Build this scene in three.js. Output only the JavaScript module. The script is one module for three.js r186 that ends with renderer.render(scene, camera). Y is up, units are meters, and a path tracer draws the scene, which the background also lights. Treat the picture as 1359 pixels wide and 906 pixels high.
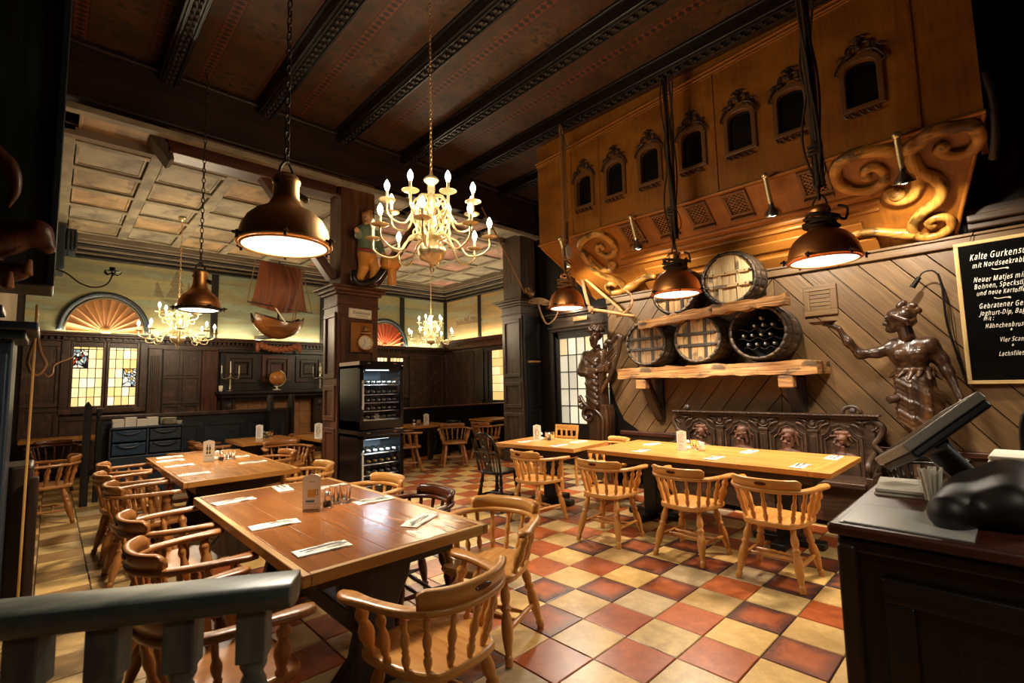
import * as THREE from 'three';
import { RoundedBoxGeometry } from 'three/addons/geometries/RoundedBoxGeometry.js';
import { MarchingCubes } from 'three/addons/objects/MarchingCubes.js';
import { mergeGeometries } from 'three/addons/utils/BufferGeometryUtils.js';
import { RectAreaLightUniformsLib } from 'three/addons/lights/RectAreaLightUniformsLib.js';

// ---------- camera, background, exposure ----------
const scene = new THREE.Scene();
scene.background = new THREE.Color(0x000000);
const camera = new THREE.PerspectiveCamera(70.9, 1359 / 906, 0.05, 80);
camera.position.set(0, 1.506, 0);
camera.rotation.order = 'YXZ';
camera.rotation.set(0.0895, -0.765, -0.0225);
camera.focus = 4.4; camera.userData.fStop = 3.2;
const renderer = new THREE.WebGLRenderer({ antialias: true });
renderer.toneMapping = THREE.LinearToneMapping;
renderer.toneMappingExposure = 1.0;
renderer.shadowMap.enabled = true;
RectAreaLightUniformsLib.init();
const WARM = new THREE.Color().setRGB(1, 0.80, 0.52), LAMP = new THREE.Color().setRGB(1, 0.87, 0.69);
const I_LAMP = 29, I_BULB = 0.55, I_SPOT = 12, I_COVE = 70, I_SMALL = 0.9;

// ---------- numbers ----------
let seed = 7;
const rnd = () => { seed = (seed * 1664525 + 1013904223) >>> 0; return seed / 4294967296; };
const rr = (a, b) => a + (b - a) * rnd();
const V = (x, y, z) => new THREE.Vector3(x, y, z);
const PI = Math.PI, cos = Math.cos, sin = Math.sin, lerp = (a, b, t) => a + (b - a) * t, clamp = (x, a, b) => Math.min(b, Math.max(a, x));
const HT = new Float32Array(65536); { let s = 99; for (let i = 0; i < 65536; i++) { s = (s * 1664525 + 1013904223) >>> 0; HT[i] = s / 4294967296; } }
const hash = (x, y, s) => HT[((x * 73856093) ^ (y * 19349663) ^ (s * 83492791)) & 65535];
function pn(x, y, px, py, s) {            // value noise, periodic
  const xi = Math.floor(x), yi = Math.floor(y), fx = x - xi, fy = y - yi, u = fx * fx * (3 - 2 * fx), v = fy * fy * (3 - 2 * fy);
  const a = ((xi % px) + px) % px, b = (a + 1) % px, c = ((yi % py) + py) % py, d = (c + 1) % py;
  return lerp(lerp(hash(a, c, s), hash(b, c, s), u), lerp(hash(a, d, s), hash(b, d, s), u), v);
}
function fbm(u, v, fx, fy, s, o = 4) { let a = 0, w = 0.5, t = 0; for (let i = 0; i < o; i++) { a += w * pn(u * fx, v * fy, fx, fy, s + i); t += w; w *= 0.5; fx *= 2; fy *= 2; } return a / t; }

// ---------- textures ----------
function tex(w, h, fn, srgb = true) {
  const d = new Uint8Array(w * h * 4);
  for (let y = 0; y < h; y++) for (let x = 0; x < w; x++) {
    const c = fn(x / w, y / h), i = (y * w + x) * 4;
    d[i] = clamp(c[0], 0, 1) * 255; d[i + 1] = clamp(c[1], 0, 1) * 255; d[i + 2] = clamp(c[2], 0, 1) * 255; d[i + 3] = 255;
  }
  const t = new THREE.DataTexture(d, w, h); t.wrapS = t.wrapT = THREE.RepeatWrapping; t.magFilter = THREE.LinearFilter; t.minFilter = THREE.LinearMipmapLinearFilter; t.generateMipmaps = true;
  if (srgb) t.colorSpace = THREE.SRGBColorSpace; t.needsUpdate = true; return t;
}
const mix3 = (a, b, t) => [lerp(a[0], b[0], t), lerp(a[1], b[1], t), lerp(a[2], b[2], t)];
const hx = (h) => [(h >> 16 & 255) / 255, (h >> 8 & 255) / 255, (h & 255) / 255];
// grain runs along u
function wood(dark, light, s, o = {}) {
  const A = hx(dark), B = hx(light);
  return tex(512, 512, (u, v) => {
    const warp = fbm(u, v, 3, 4, s, 3) * (o.warp ?? 0.05), w = v + warp;
    let g = 0.5 * fbm(u, w % 1, 2, 24, s + 9, 3) + 0.32 * fbm(u, w % 1, 4, 96, s + 20, 2) + 0.30 * fbm(u, v, 3, 3, s + 31, 3);
    g = clamp((g - 0.56) * (o.c ?? 2.2) + 0.5, 0, 1);
    let c = mix3(A, B, g);
    if (o.wear) { const k = fbm(u, v, 7, 7, s + 50, 4); if (k > 0.6) c = mix3(c, hx(o.wear), clamp((k - 0.6) * 5, 0, 0.6)); }
    if (o.dirt) { const k = fbm(u, v, 5, 9, s + 70, 5); if (k < 0.42) c = mix3(c, [c[0] * 0.4, c[1] * 0.4, c[2] * 0.4], clamp((0.42 - k) * 7, 0, 0.8)); }
    return c;
  });
}
const grain = (s, c = 1) => tex(512, 512, (u, v) => { const g = 0.6 * fbm(u, v, 3, 64, s, 3) + 0.4 * fbm(u, v, 8, 8, s + 5, 4), k = clamp((g - 0.5) * c + 0.5, 0, 1); return [k, k, k]; }, false);
const speck = (s, f = 64) => tex(256, 256, (u, v) => { const k = 0.5 * fbm(u, v, f, f, s, 2) + 0.5 * fbm(u, v, 5, 5, s + 3, 4); return [k, k, k]; }, false);
const rep = (t, x, y) => { const c = t.clone(); c.repeat.set(x, y ?? x); c.needsUpdate = true; return c; };

const BUMP = grain(3, 1.6), SPECK = speck(11), SPECK2 = speck(29, 24);
const std = (o) => new THREE.MeshStandardMaterial(o), phy = (o) => new THREE.MeshPhysicalMaterial(o);
const W = (map, rough, bump = 0.0012, o = {}) => std({ map, roughness: rough, bumpMap: BUMP, bumpScale: bump, ...o });
const M = {
  blond: W(wood(0xa9692c, 0xd09a52, 1, { c: 1.7 }), 0.30, 0.0006),
  amber: W(wood(0x74441c, 0xa66c34, 2, { c: 1.7 }), 0.30, 0.0006),
  brownChair: W(wood(0x2f1409, 0x55260f, 3), 0.27, 0.0006),
  blackChair: W(wood(0x0d0907, 0x1c120c, 4), 0.25, 0.0006),
  tableRed: W(wood(0x6b3d1d, 0x92592c, 5, { c: 1.3 }), 0.18, 0.0003),
  tableEdge: W(wood(0x96682e, 0xc09452, 6), 0.42),
  tableTan: W(wood(0x84501f, 0xb47c3c, 7, { c: 1.6 }), 0.26, 0.0005),
  tableGold: W(wood(0xa3642a, 0xcf944c, 8, { c: 1.6 }), 0.32, 0.0005),
  dark: W(wood(0x170d08, 0x35200f, 9), 0.42),
  darkRed: W(wood(0x2a130b, 0x55291a, 10), 0.40),
  pillar: W(wood(0x3c2213, 0x6e4328, 12), 0.42),
  post: W(wood(0x2b211a, 0x5b4735, 13, { c: 1.8 }), 0.45),
  black: W(wood(0x080706, 0x17120e, 14), 0.38),
  bluish: W(wood(0x11181d, 0x28353f, 15), 0.36),
  wains: W(wood(0x241610, 0x4a2f22, 16, { wear: 0x5f4234 }), 0.40),
  plank: [17, 18, 19, 21].map((s, i) => W(wood([0x4c361c, 0x513b20, 0x47321a, 0x553e23][i], [0x775931, 0x7d5e36, 0x70532d, 0x82633b][i], s, { c: 1.5 }), 0.5, 0.002)),
  barn: W(wood(0x6b4420, 0xb98a4e, 22, { dirt: 1, c: 2 }), 0.62, 0.006),
  barrel: W(wood(0x2e2318, 0x5c4935, 23, { dirt: 1 }), 0.6, 0.003),
  head: [24, 25, 26].map((s, i) => W(wood([0x7a5a34, 0x9a7d52, 0x5f4527][i], [0xb89463, 0xd8c39a, 0x937148][i], s, { dirt: 1, c: 1.7 }), 0.62, 0.003)),
  carved: W(wood(0x20140e, 0x46301f, 27, { wear: 0x664832 }), 0.42, 0.002), portrait: W(wood(0x3a2013, 0x6a3f28, 34), 0.5, 0.002),
  sculpt: W(wood(0x21140b, 0x472d19, 28, { wear: 0x5f4126 }), 0.30, 0.002),
  gold: W(wood(0x8a5a1e, 0xd09a48, 30, { dirt: 1, c: 1.6 }), 0.38, 0.003),
  stern: std({ map: tex(512, 512, (u, v) => { const g = fbm(u, v, 4, 6, 41, 5), k = fbm(u, v, 40, 5, 44, 3); return mix3(hx(0x7c4a15), hx(0xa5681f), clamp((g * 0.65 + k * 0.35 - 0.3) * 2.2, 0, 1)); }), roughness: 0.45, bumpMap: SPECK, bumpScale: 0.001 }),
  sternTrim: std({ color: 0x9a6122, roughness: 0.4 }),
  sternFrame: std({ color: 0x6a4520, roughness: 0.5, bumpMap: SPECK, bumpScale: 0.002 }),
  darkPane: std({ map: tex(128, 128, (u, v) => { const k = fbm(u, v, 12, 5, 52, 3); return [0.05 + 0.04 * k, 0.045 + 0.04 * k, 0.04 + 0.03 * k]; }), roughness: 0.18 }),
  copper: std({ color: new THREE.Color().setRGB(0.80, 0.36, 0.13), metalness: 1, roughness: 0.42, bumpMap: SPECK2, bumpScale: 0.0008 }),
  brass: std({ color: new THREE.Color().setRGB(0.80, 0.52, 0.25), metalness: 1, roughness: 0.40, bumpMap: SPECK2, bumpScale: 0.0006 }),
  brassPale: std({ color: new THREE.Color().setRGB(0.78, 0.64, 0.38), metalness: 0.85, roughness: 0.32 }),
  silver: std({ color: new THREE.Color().setRGB(0.72, 0.68, 0.6), metalness: 1, roughness: 0.25 }),
  steel: std({ color: new THREE.Color().setRGB(0.5, 0.5, 0.5), metalness: 1, roughness: 0.28 }),
  iron: std({ color: 0x1b1714, metalness: 0.7, roughness: 0.5 }),
  oldIron: std({ color: 0x3a332c, metalness: 0.6, roughness: 0.55, bumpMap: SPECK, bumpScale: 0.001 }),
  rope: std({ color: 0x7d5b38, roughness: 0.9 }),
  ropeDark: std({ color: 0x3a2b1e, roughness: 0.9 }),
  paper: std({ color: 0xe9e2d2, roughness: 0.8 }),
  cloth: std({ color: 0xd8d0bf, roughness: 0.95, bumpMap: SPECK, bumpScale: 0.001 }),
  ivory: std({ color: 0xe6dcc0, roughness: 0.5 }),
  plasticBlack: std({ color: 0x0a0a0b, roughness: 0.5 }),
  plasticGrey: std({ color: 0x9a9282, roughness: 0.4 }),
  plasticBlue: std({ color: 0x1d3345, roughness: 0.35 }),
  fridge: std({ color: 0x08090a, roughness: 0.22 }),
  bottle: std({ color: 0x0b0f0c, roughness: 0.08 }),
  bottleRed: std({ color: 0x3a0b0c, roughness: 0.2 }),
  capsule: std({ color: 0x8f8c84, metalness: 0.6, roughness: 0.3 }),
  glass: phy({ color: 0xffffff, roughness: 0.03, transmission: 1, thickness: 0, ior: 1.45 }), solidGlass: phy({ color: 0xffffff, roughness: 0.02, transmission: 1, thickness: 0.004, ior: 1.5 }),
  lampGlass: std({ color: 0xffffff, emissive: new THREE.Color().setRGB(1, 0.93, 0.80), emissiveIntensity: 3.2, roughness: 0.5 }),
  bulbGlow: std({ color: 0xffffff, emissive: new THREE.Color().setRGB(1, 0.86, 0.58), emissiveIntensity: 9, roughness: 0.4 }),
  coveGlow: std({ color: 0xffffff, emissive: new THREE.Color().setRGB(1, 0.88, 0.6), emissiveIntensity: 2.5, roughness: 0.5 }),
  greenJacket: std({ color: 0x6c7a63, roughness: 0.5 }), orangePaint: std({ color: 0xcf8c3c, roughness: 0.45 }), skinPaint: std({ color: 0xc08c5e, roughness: 0.5 }),
  sail: W(wood(0x52280f, 0x84441f, 60, { c: 1.4 }), 0.65, 0.001),
  hull: std({ map: wood(0x5a3216, 0x9a6330, 61), roughness: 0.22 }),
  lead: std({ color: 0x14110d, roughness: 0.5, metalness: 0.4 }),
  grout: std({ color: 0x241b14, roughness: 0.9 }),
  plaster: std({ color: 0x7a6c58, roughness: 0.9, bumpMap: SPECK, bumpScale: 0.002 }),
};

// ---------- naming ----------
const used = {};
const numbered = (n) => { const k = used[n] = (used[n] ?? -1) + 1; return k ? n + '_' + String(k).padStart(3, '0') : n; };
function shadows(o) { o.castShadow = true; o.receiveShadow = true; return o; }
function part(name, geo, mat, parent, label) { const m = shadows(new THREE.Mesh(Array.isArray(geo) ? join(geo) : geo, mat)); m.name = name; if (label) m.userData.label = label; parent.add(m); return m; }
function thing(name, label, category, p = [0, 0, 0], turn = 0, group) {
  const o = new THREE.Group(); o.name = numbered(name); o.position.set(...p); o.rotation.y = turn; o.userData = { label, category }; if (group) o.userData.group = group; scene.add(o); return o;
}
function one(name, geo, mat, label, category, group, p) {       // a thing of one mesh
  const m = part(numbered(name), geo, mat, scene); m.userData = { label, category }; if (group) m.userData.group = group; if (p) m.position.set(...p); return m;
}
function struct(name, geo, mat) { const m = part(name, geo, mat, scene); m.userData.kind = 'structure'; return m; }
function structGroup(name) { const g = new THREE.Group(); g.name = name; g.userData.kind = 'structure'; scene.add(g); return g; }
function copyOf(src, base, label, p, turn = 0, group) {
  const c = src.clone(); c.name = numbered(base); c.position.set(...p); c.rotation.y = turn; c.userData = { ...src.userData, label }; if (group) c.userData.group = group; scene.add(c); return c;
}

// ---------- geometry ----------
const join = (gs) => { gs = gs.filter(Boolean).map((g) => { g = g.index ? g.toNonIndexed() : g; for (const k of Object.keys(g.attributes)) if (!['position', 'normal', 'uv'].includes(k)) g.deleteAttribute(k); return g; }); return gs.length === 1 ? gs[0] : mergeGeometries(gs); };
// uv in metres: u along the grain axis ('x','y','z' or longest), v across
function metric(g, axis, scale = 1, off) {
  g = g.index ? g.toNonIndexed() : g; g.computeBoundingBox(); const s = g.boundingBox.getSize(V(0, 0, 0));
  const ax = axis ? 'xyz'.indexOf(axis) : (s.x >= s.y && s.x >= s.z ? 0 : s.y >= s.z ? 1 : 2);
  const P = g.attributes.position, uv = new Float32Array(P.count * 2), c = [0, 0, 0], o = off ?? rnd() * 7;
  const a = V(0, 0, 0), b = V(0, 0, 0), d = V(0, 0, 0);
  for (let i = 0; i < P.count; i += 3) {
    a.fromBufferAttribute(P, i); b.fromBufferAttribute(P, i + 1).sub(a); d.fromBufferAttribute(P, i + 2).sub(a); b.cross(d);
    const n = [Math.abs(b.x), Math.abs(b.y), Math.abs(b.z)], k = n[0] >= n[1] && n[0] >= n[2] ? 0 : n[1] >= n[2] ? 1 : 2;
    let p = ax, q = 3 - ax - k; if (k === ax) { p = (ax + 1) % 3; q = (ax + 2) % 3; }
    for (let j = 0; j < 3; j++) { c[0] = P.getX(i + j); c[1] = P.getY(i + j); c[2] = P.getZ(i + j); uv[(i + j) * 2] = c[p] * scale + o; uv[(i + j) * 2 + 1] = c[q] * scale * (k === ax ? 1 : 1) + o * 1.7; }
  }
  g.setAttribute('uv', new THREE.BufferAttribute(uv, 2)); return g;
}
// box between two corners
function bx(x0, y0, z0, x1, y1, z1, r = 0, axis) {
  const w = Math.abs(x1 - x0), h = Math.abs(y1 - y0), d = Math.abs(z1 - z0);
  const g = r ? new RoundedBoxGeometry(w, h, d, 2, Math.min(r, w / 2.01, h / 2.01, d / 2.01)) : new THREE.BoxGeometry(w, h, d);
  g.translate((x0 + x1) / 2, (y0 + y1) / 2, (z0 + z1) / 2); return metric(g, axis);
}
const cb = (w, h, d, x = 0, y = 0, z = 0, r = 0, axis) => bx(x - w / 2, y - h / 2, z - d / 2, x + w / 2, y + h / 2, z + d / 2, r, axis);
function lathe(pts, seg = 20) { return new THREE.LatheGeometry(pts.map((p) => new THREE.Vector2(Math.max(p[0], 0.0001), p[1])), seg); }
const UP = V(0, 1, 0);
function span(g, a, b) {                       // a geometry of unit height along y put between two points
  a = V(...a); b = V(...b); const d = b.clone().sub(a), m = new THREE.Matrix4().compose(a, new THREE.Quaternion().setFromUnitVectors(UP, d.clone().normalize()), V(1, d.length(), 1)); return g.applyMatrix4(m);
}
const rod = (a, b, r, seg = 10, r2) => { const g = new THREE.CylinderGeometry(r2 ?? r, r, 1, seg); g.translate(0, 0.5, 0); return span(g, a, b); };
const turned = (prof, a, b, s = 1, seg = 12) => metric(span(lathe(prof.map(([r, y]) => [r * s, y]), seg), a, b));
const curve = (pts, closed = false) => new THREE.CatmullRomCurve3(pts.map((p) => V(...p)), closed, 'centripetal');
const tube = (pts, r, n = 40, seg = 8, closed = false) => new THREE.TubeGeometry(curve(pts, closed), n, r, seg, closed);
const place = (g, x, y, z, ry = 0, rx = 0, rz = 0, s = 1) => { const m = new THREE.Matrix4().compose(V(x, y, z), new THREE.Quaternion().setFromEuler(new THREE.Euler(rx, ry, rz, 'YXZ')), typeof s === 'number' ? V(s, s, s) : V(...s)); return g.applyMatrix4(m); };
function extr(pts, depth, bevel = 0, seg = 1) {  // outline in x,y; depth along z, centred
  const s = pts instanceof THREE.Shape ? pts : new THREE.Shape(pts.map((p) => new THREE.Vector2(...p)));
  const g = new THREE.ExtrudeGeometry(s, { depth: depth - 2 * bevel, bevelEnabled: bevel > 0, bevelSize: bevel, bevelThickness: bevel, bevelOffset: -bevel, bevelSegments: seg, curveSegments: 14 });
  g.translate(0, 0, -depth / 2 + bevel); return metric(g);
}
// sweep a cross-section along a path: section(t) gives points [side, up]
function sweep(path, section, n = 32, up = UP, closed = false) {
  const cv = path.getPoint ? path : curve(path), pos = [], idx = [], m = section(0).length;
  for (let i = 0; i <= n; i++) {
    const t = i / n, p = cv.getPoint(t), T = cv.getTangent(t), S = T.clone().cross(up).normalize(), U = S.clone().cross(T).normalize();
    for (const [a, b] of section(t)) { const q = p.clone().addScaledVector(S, a).addScaledVector(U, b); pos.push(q.x, q.y, q.z); }
  }
  for (let i = 0; i < n; i++) for (let j = 0; j < m; j++) { const a = i * m + j, b = i * m + (j + 1) % m, c = a + m, d = b + m; idx.push(a, b, c, b, d, c); }
  for (const e of [0, n]) { const c = pos.length / 3; let x = 0, y = 0, z = 0; for (let j = 0; j < m; j++) { x += pos[(e * m + j) * 3]; y += pos[(e * m + j) * 3 + 1]; z += pos[(e * m + j) * 3 + 2]; } pos.push(x / m, y / m, z / m); for (let j = 0; j < m; j++) e ? idx.push(c, e * m + j, e * m + (j + 1) % m) : idx.push(c, (j + 1) % m, j); }
  const g = new THREE.BufferGeometry(); g.setAttribute('position', new THREE.Float32BufferAttribute(pos, 3)); g.setIndex(idx); g.computeVertexNormals(); return metric(g);
}
const oval = (a, b, n = 10, p = 1) => Array.from({ length: n }, (_, i) => { const q = i / n * 2 * PI, c = cos(q), s = sin(q); return [Math.sign(c) * Math.abs(c) ** p * a, Math.sign(s) * Math.abs(s) ** p * b]; });
function horn(path, r, n = 40, seg = 10) {                         // a tapering round limb along a path
  const cv = curve(path), fr = cv.computeFrenetFrames(n), pos = [], idx = [];
  for (let i = 0; i <= n; i++) { const t = i / n, p = cv.getPointAt(t), R = r(t); for (let j = 0; j < seg; j++) { const a = j / seg * 2 * PI, q = p.clone().addScaledVector(fr.normals[i], cos(a) * R).addScaledVector(fr.binormals[i], sin(a) * R); pos.push(q.x, q.y, q.z); } }
  for (let i = 0; i < n; i++) for (let j = 0; j < seg; j++) { const A = i * seg + j, B = i * seg + (j + 1) % seg, C = A + seg, D = B + seg; idx.push(A, B, C, B, D, C); }
  for (const e of [0, n]) { const c = pos.length / 3, p = cv.getPointAt(e / n), T = cv.getTangentAt(e / n).multiplyScalar((e ? 0.5 : -0.5) * r(e / n)); p.add(T); pos.push(p.x, p.y, p.z); for (let j = 0; j < seg; j++) e ? idx.push(e * seg + j, e * seg + (j + 1) % seg, c) : idx.push(c, (j + 1) % seg, j); }
  const g = new THREE.BufferGeometry(); g.setAttribute('position', new THREE.Float32BufferAttribute(pos, 3)); g.setIndex(idx); g.computeVertexNormals(); return metric(g);
}
// one surface from tapered bones joined by a smooth minimum
function blob(bones, lo, hi, cell, k = 0.03, extra) {
  const size = Math.max(hi[0] - lo[0], hi[1] - lo[1], hi[2] - lo[2]), res = Math.min(130, Math.ceil(size / cell)), mc = new MarchingCubes(res, new THREE.MeshBasicMaterial(), false, false, 200000);
  const half = size / 2, cx = (lo[0] + hi[0]) / 2, cy = (lo[1] + hi[1]) / 2, cz = (lo[2] + hi[2]) / 2, F = mc.field; mc.isolation = 0;
  const B = bones.map((b) => ({ a: b[0], d: [b[1][0] - b[0][0], b[1][1] - b[0][1], b[1][2] - b[0][2]], r: b[2], q: (b[3] ?? b[2]) - b[2], l: Math.max(1e-9, (b[1][0] - b[0][0]) ** 2 + (b[1][1] - b[0][1]) ** 2 + (b[1][2] - b[0][2]) ** 2), k: b[4] ?? k }));
  const hs = mc.halfsize ?? res / 2;
  for (let z = 0; z < res; z++) for (let y = 0; y < res; y++) for (let x = 0; x < res; x++) {
    const X = cx + (x - hs) / hs * half, Y = cy + (y - hs) / hs * half, Z = cz + (z - hs) / hs * half;
    let D = 1;
    for (const b of B) {
      const px = X - b.a[0], py = Y - b.a[1], pz = Z - b.a[2], t = clamp((px * b.d[0] + py * b.d[1] + pz * b.d[2]) / b.l, 0, 1);
      const ex = px - t * b.d[0], ey = py - t * b.d[1], ez = pz - t * b.d[2], e = Math.sqrt(ex * ex + ey * ey + ez * ez) - b.r - t * b.q;
      const h = Math.max(b.k - Math.abs(D - e), 0) / b.k; D = Math.min(D, e) - h * h * b.k * 0.25;
    }
    if (extra) D = extra(D, X, Y, Z);
    F[x + y * res + z * res * res] = -D;
  }
  mc.update();
  const n = mc.count, g = new THREE.BufferGeometry(), P = new Float32Array(mc.positionArray.slice(0, n * 3)), N = new Float32Array(mc.normalArray.slice(0, n * 3));
  for (let i = 0; i < n; i++) { P[i * 3] = cx + P[i * 3] * half; P[i * 3 + 1] = cy + P[i * 3 + 1] * half; P[i * 3 + 2] = cz + P[i * 3 + 2] * half; }
  g.setAttribute('position', new THREE.BufferAttribute(P, 3)); g.setAttribute('normal', new THREE.BufferAttribute(N, 3)); return metric(g, 'y');
}
const ball = (r, x, y, z, s = [1, 1, 1], seg = 14) => place(new THREE.SphereGeometry(r, seg, Math.round(seg * 0.7)), x, y, z, 0, 0, 0, s);
// a raised or sunk rectangular panel with a moulded edge, in the xy plane facing +z
function panelFrame(w, h, t, d) { return join([cb(w, t, d, 0, h / 2 - t / 2, 0, 0.006), cb(w, t, d, 0, -h / 2 + t / 2, 0, 0.006), cb(t, h - 2 * t, d, -w / 2 + t / 2, 0, 0, 0.006), cb(t, h - 2 * t, d, w / 2 - t / 2, 0, 0, 0.006)]); }
const field = (w, h, d) => { const e = Math.min(w, h) * 0.16; const g = new THREE.ExtrudeGeometry(new THREE.Shape([[-w / 2 + e, -h / 2 + e], [w / 2 - e, -h / 2 + e], [w / 2 - e, h / 2 - e], [-w / 2 + e, h / 2 - e]].map((p) => new THREE.Vector2(...p))), { depth: 0.001, bevelEnabled: true, bevelSize: e, bevelThickness: d, bevelSegments: 1 }); return metric(g.translate(0, 0, -d), h > w ? 'y' : 'x'); };
const spin = (g, ry) => g.applyMatrix4(new THREE.Matrix4().makeRotationY(ry));
// =====================  THE SETTING  =====================
const ZH = -6.6, ZB = -12, CEIL = 5.28, BACKCEIL = 4.5;
// ---- floor: quarry tiles 32 cm ----
{
  const T = 0.32, OX = 0.2944, OZ = -2.0384, g = 0.006;
  const clay = (base, hi, s, edge) => std({ map: tex(128, 128, (u, v) => {
    const n = fbm(u, v, 6, 6, s, 4), f = fbm(u, v, 40, 40, s + 7, 2); let c = mix3(hx(base), hx(hi), clamp((n * 0.7 + f * 0.3 - 0.3) * 2.2, 0, 1));
    if (edge) { const q = Math.max(Math.abs(u - 0.5 + (n - 0.5) * 0.25), Math.abs(v - 0.5 + (f - 0.5) * 0.2)) * 2 + (f - 0.5) * 0.35; c = mix3(c, hx(edge), clamp((q - 0.5) * 1.9, 0, 0.9)); }
    return c;
  }), roughness: 0.30, bumpMap: SPECK, bumpScale: 0.0006 });
  const light = [clay(0xbc965a, 0xd3ad70, 100), clay(0xb08c58, 0xc8a670, 104), clay(0xc59c5a, 0xddb772, 108), clay(0xa88e66, 0xbea480, 112), clay(0xae8f5e, 0xcbac70, 116)]; const brown = [clay(0x7d5c34, 0x96713f, 144), clay(0x866438, 0xa07c48, 148)];
  const red = [clay(0x9c4c22, 0xba6631, 120), clay(0x94441e, 0xb25a2a, 124), clay(0x9c4e28, 0xb8683a, 128, 0x5c352c), clay(0x924624, 0xae5c32, 132, 0x3e2a2a), clay(0x964c2a, 0xb2663a, 136, 0x332830), clay(0x8a4220, 0xa8562c, 140)];
  const mk = () => {
    const h = T / 2 - g / 2, c = 0.004, P = [], U = [], add = (a, b, d, e) => { for (const q of [a, b, d, a, d, e]) { P.push(...q); U.push(q[0] / T + 0.5, q[2] / T + 0.5); } };
    const t = [[-h + c, 0, h - c], [h - c, 0, h - c], [h - c, 0, -h + c], [-h + c, 0, -h + c]], m = [[-h, -c, h], [h, -c, h], [h, -c, -h], [-h, -c, -h]], b = m.map((p) => [p[0], -0.02, p[2]]);
    add(...t); for (let i = 0; i < 4; i++) { const j = (i + 1) % 4; add(m[i], m[j], t[j], t[i]); add(b[i], b[j], m[j], m[i]); }
    const G = new THREE.BufferGeometry(); G.setAttribute('position', new THREE.Float32BufferAttribute(P, 3)); G.setAttribute('uv', new THREE.Float32BufferAttribute(U, 2)); G.computeVertexNormals(); return G;
  };
  const tile = mk(), floor = structGroup('floor');
  part('floor_bed', bx(-4, -0.2, ZB - 0.3, 9, -0.008, 4), M.grout, floor);
  camera.updateMatrixWorld(); camera.updateProjectionMatrix(); const inv = camera.matrixWorldInverse.copy(camera.matrixWorld).invert();
  const cells = [];
  for (let i = -36; i < 14; i++) for (let j = -14; j < 28; j++) {
    const x = OX + (j + 0.5) * T, z = OZ + (i + 0.5) * T; if (x < -4 || x > 8.9 || z < ZB - 0.1 || z > 3.9) continue;
    const p = V(x, 0, z).applyMatrix4(inv), q = p.clone().applyMatrix4(camera.projectionMatrix);
    const seen = p.z < -0.3 && Math.abs(q.x) < 1.08 && Math.abs(q.y) < 1.12 && x > 0 && x < 6.6;
    cells.push({ x, z, lite: (i + j - 7 + 2) % 2 !== 0, s: seen ? 1 / (p.z * p.z) : 0, k: rnd(), r: Math.floor(rnd() * 4) });
  }
  cells.sort((a, b) => b.s - a.s);
  const rest = {};
  cells.forEach((c, n) => {
    const list = c.lite ? light : c.x < 0.62 && c.z < -2.2 ? brown : red, mat = list[Math.floor(c.k * list.length)];
    if (n < 300) { const m = part('tile', tile, mat, floor); m.position.set(c.x, 0, c.z); m.rotation.y = c.r * PI / 2; } else { const gg = tile.clone(); gg.rotateY(c.r * PI / 2); gg.translate(c.x, 0, c.z); (rest[mat.uuid] ??= { mat, gs: [] }).gs.push(gg); }
  });
  const L = Object.values(rest), all = mergeGeometries(L.map((l) => mergeGeometries(l.gs)), true);
  const far = shadows(new THREE.Mesh(all, L.map((l) => l.mat))); far.name = 'far_tiles'; far.userData.kind = 'stuff'; floor.add(far);
}
// ---- shell of the front room ----
struct('wall_back', bx(-4.2, 0, 4, 9, CEIL, 4.2), M.dark);
struct('wall_left', bx(-4.2, 0, ZB, -4, CEIL, 4), M.dark);
const ceilPaint = std({ map: tex(1024, 1024, (u, v) => {
  // u: 1.12 m across a bay, v: 2.24 m along it
  const n = fbm(u, v, 4, 8, 201, 5), f = fbm(u, v, 30, 60, 205, 3); let c = mix3(hx(0x3a2210), hx(0x5e3c1a), clamp((n - 0.3) * 2.2, 0, 1)); c = mix3(c, hx(0x4a2612), clamp((fbm(u, v, 2, 3, 211, 3) - 0.45) * 5, 0, 0.7)); c = mix3(c, hx(0x2a1c10), clamp((f - 0.55) * 2, 0, 0.4));
  const x = u, b1 = Math.abs(x - 0.30), b2 = Math.abs(x - 0.86), dk = hx(0x16120b), ol = hx(0x2f2a14), rd = hx(0x7a3416);
  if (b1 < 0.055) { c = mix3(c, rd, 0.7); const q = (v * 28) % 1, w = Math.abs(q - 0.5) + Math.abs((x - 0.30) / 0.11); if (w < 0.42 || b1 > 0.047) c = mix3(c, dk, 0.85); }
  if (b2 < 0.055) { c = mix3(c, rd, 0.6); const q = (v * 28) % 1; if (Math.hypot(q - 0.5, (x - 0.86) / 0.10) < 0.33 || b2 > 0.048) c = mix3(c, dk, 0.85); }
  const vv = (v * 4) % 1 - 0.5, xx = (x - 0.58) * 3.2, r = Math.hypot(xx, vv * 1.8), a = Math.atan2(vv * 1.8, xx);
  if (r < 0.62 && r > 0.12 && Math.sin(a * 6 + Math.sin(r * 22) * 0.9) > 0.25 && Math.sin(r * 17) > -0.45) c = mix3(c, f > 0.5 ? ol : dk, 0.75);
  if (x > 0.12 && x < 0.2 && Math.hypot(((v * 9) % 1) - 0.5, (x - 0.16) * 9) < 0.36) c = mix3(c, ol, 0.7);
  return [c[0] * 0.86, c[1] * 0.86, c[2] * 0.84];
}), roughness: 0.6, bumpMap: SPECK, bumpScale: 0.001 });
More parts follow.
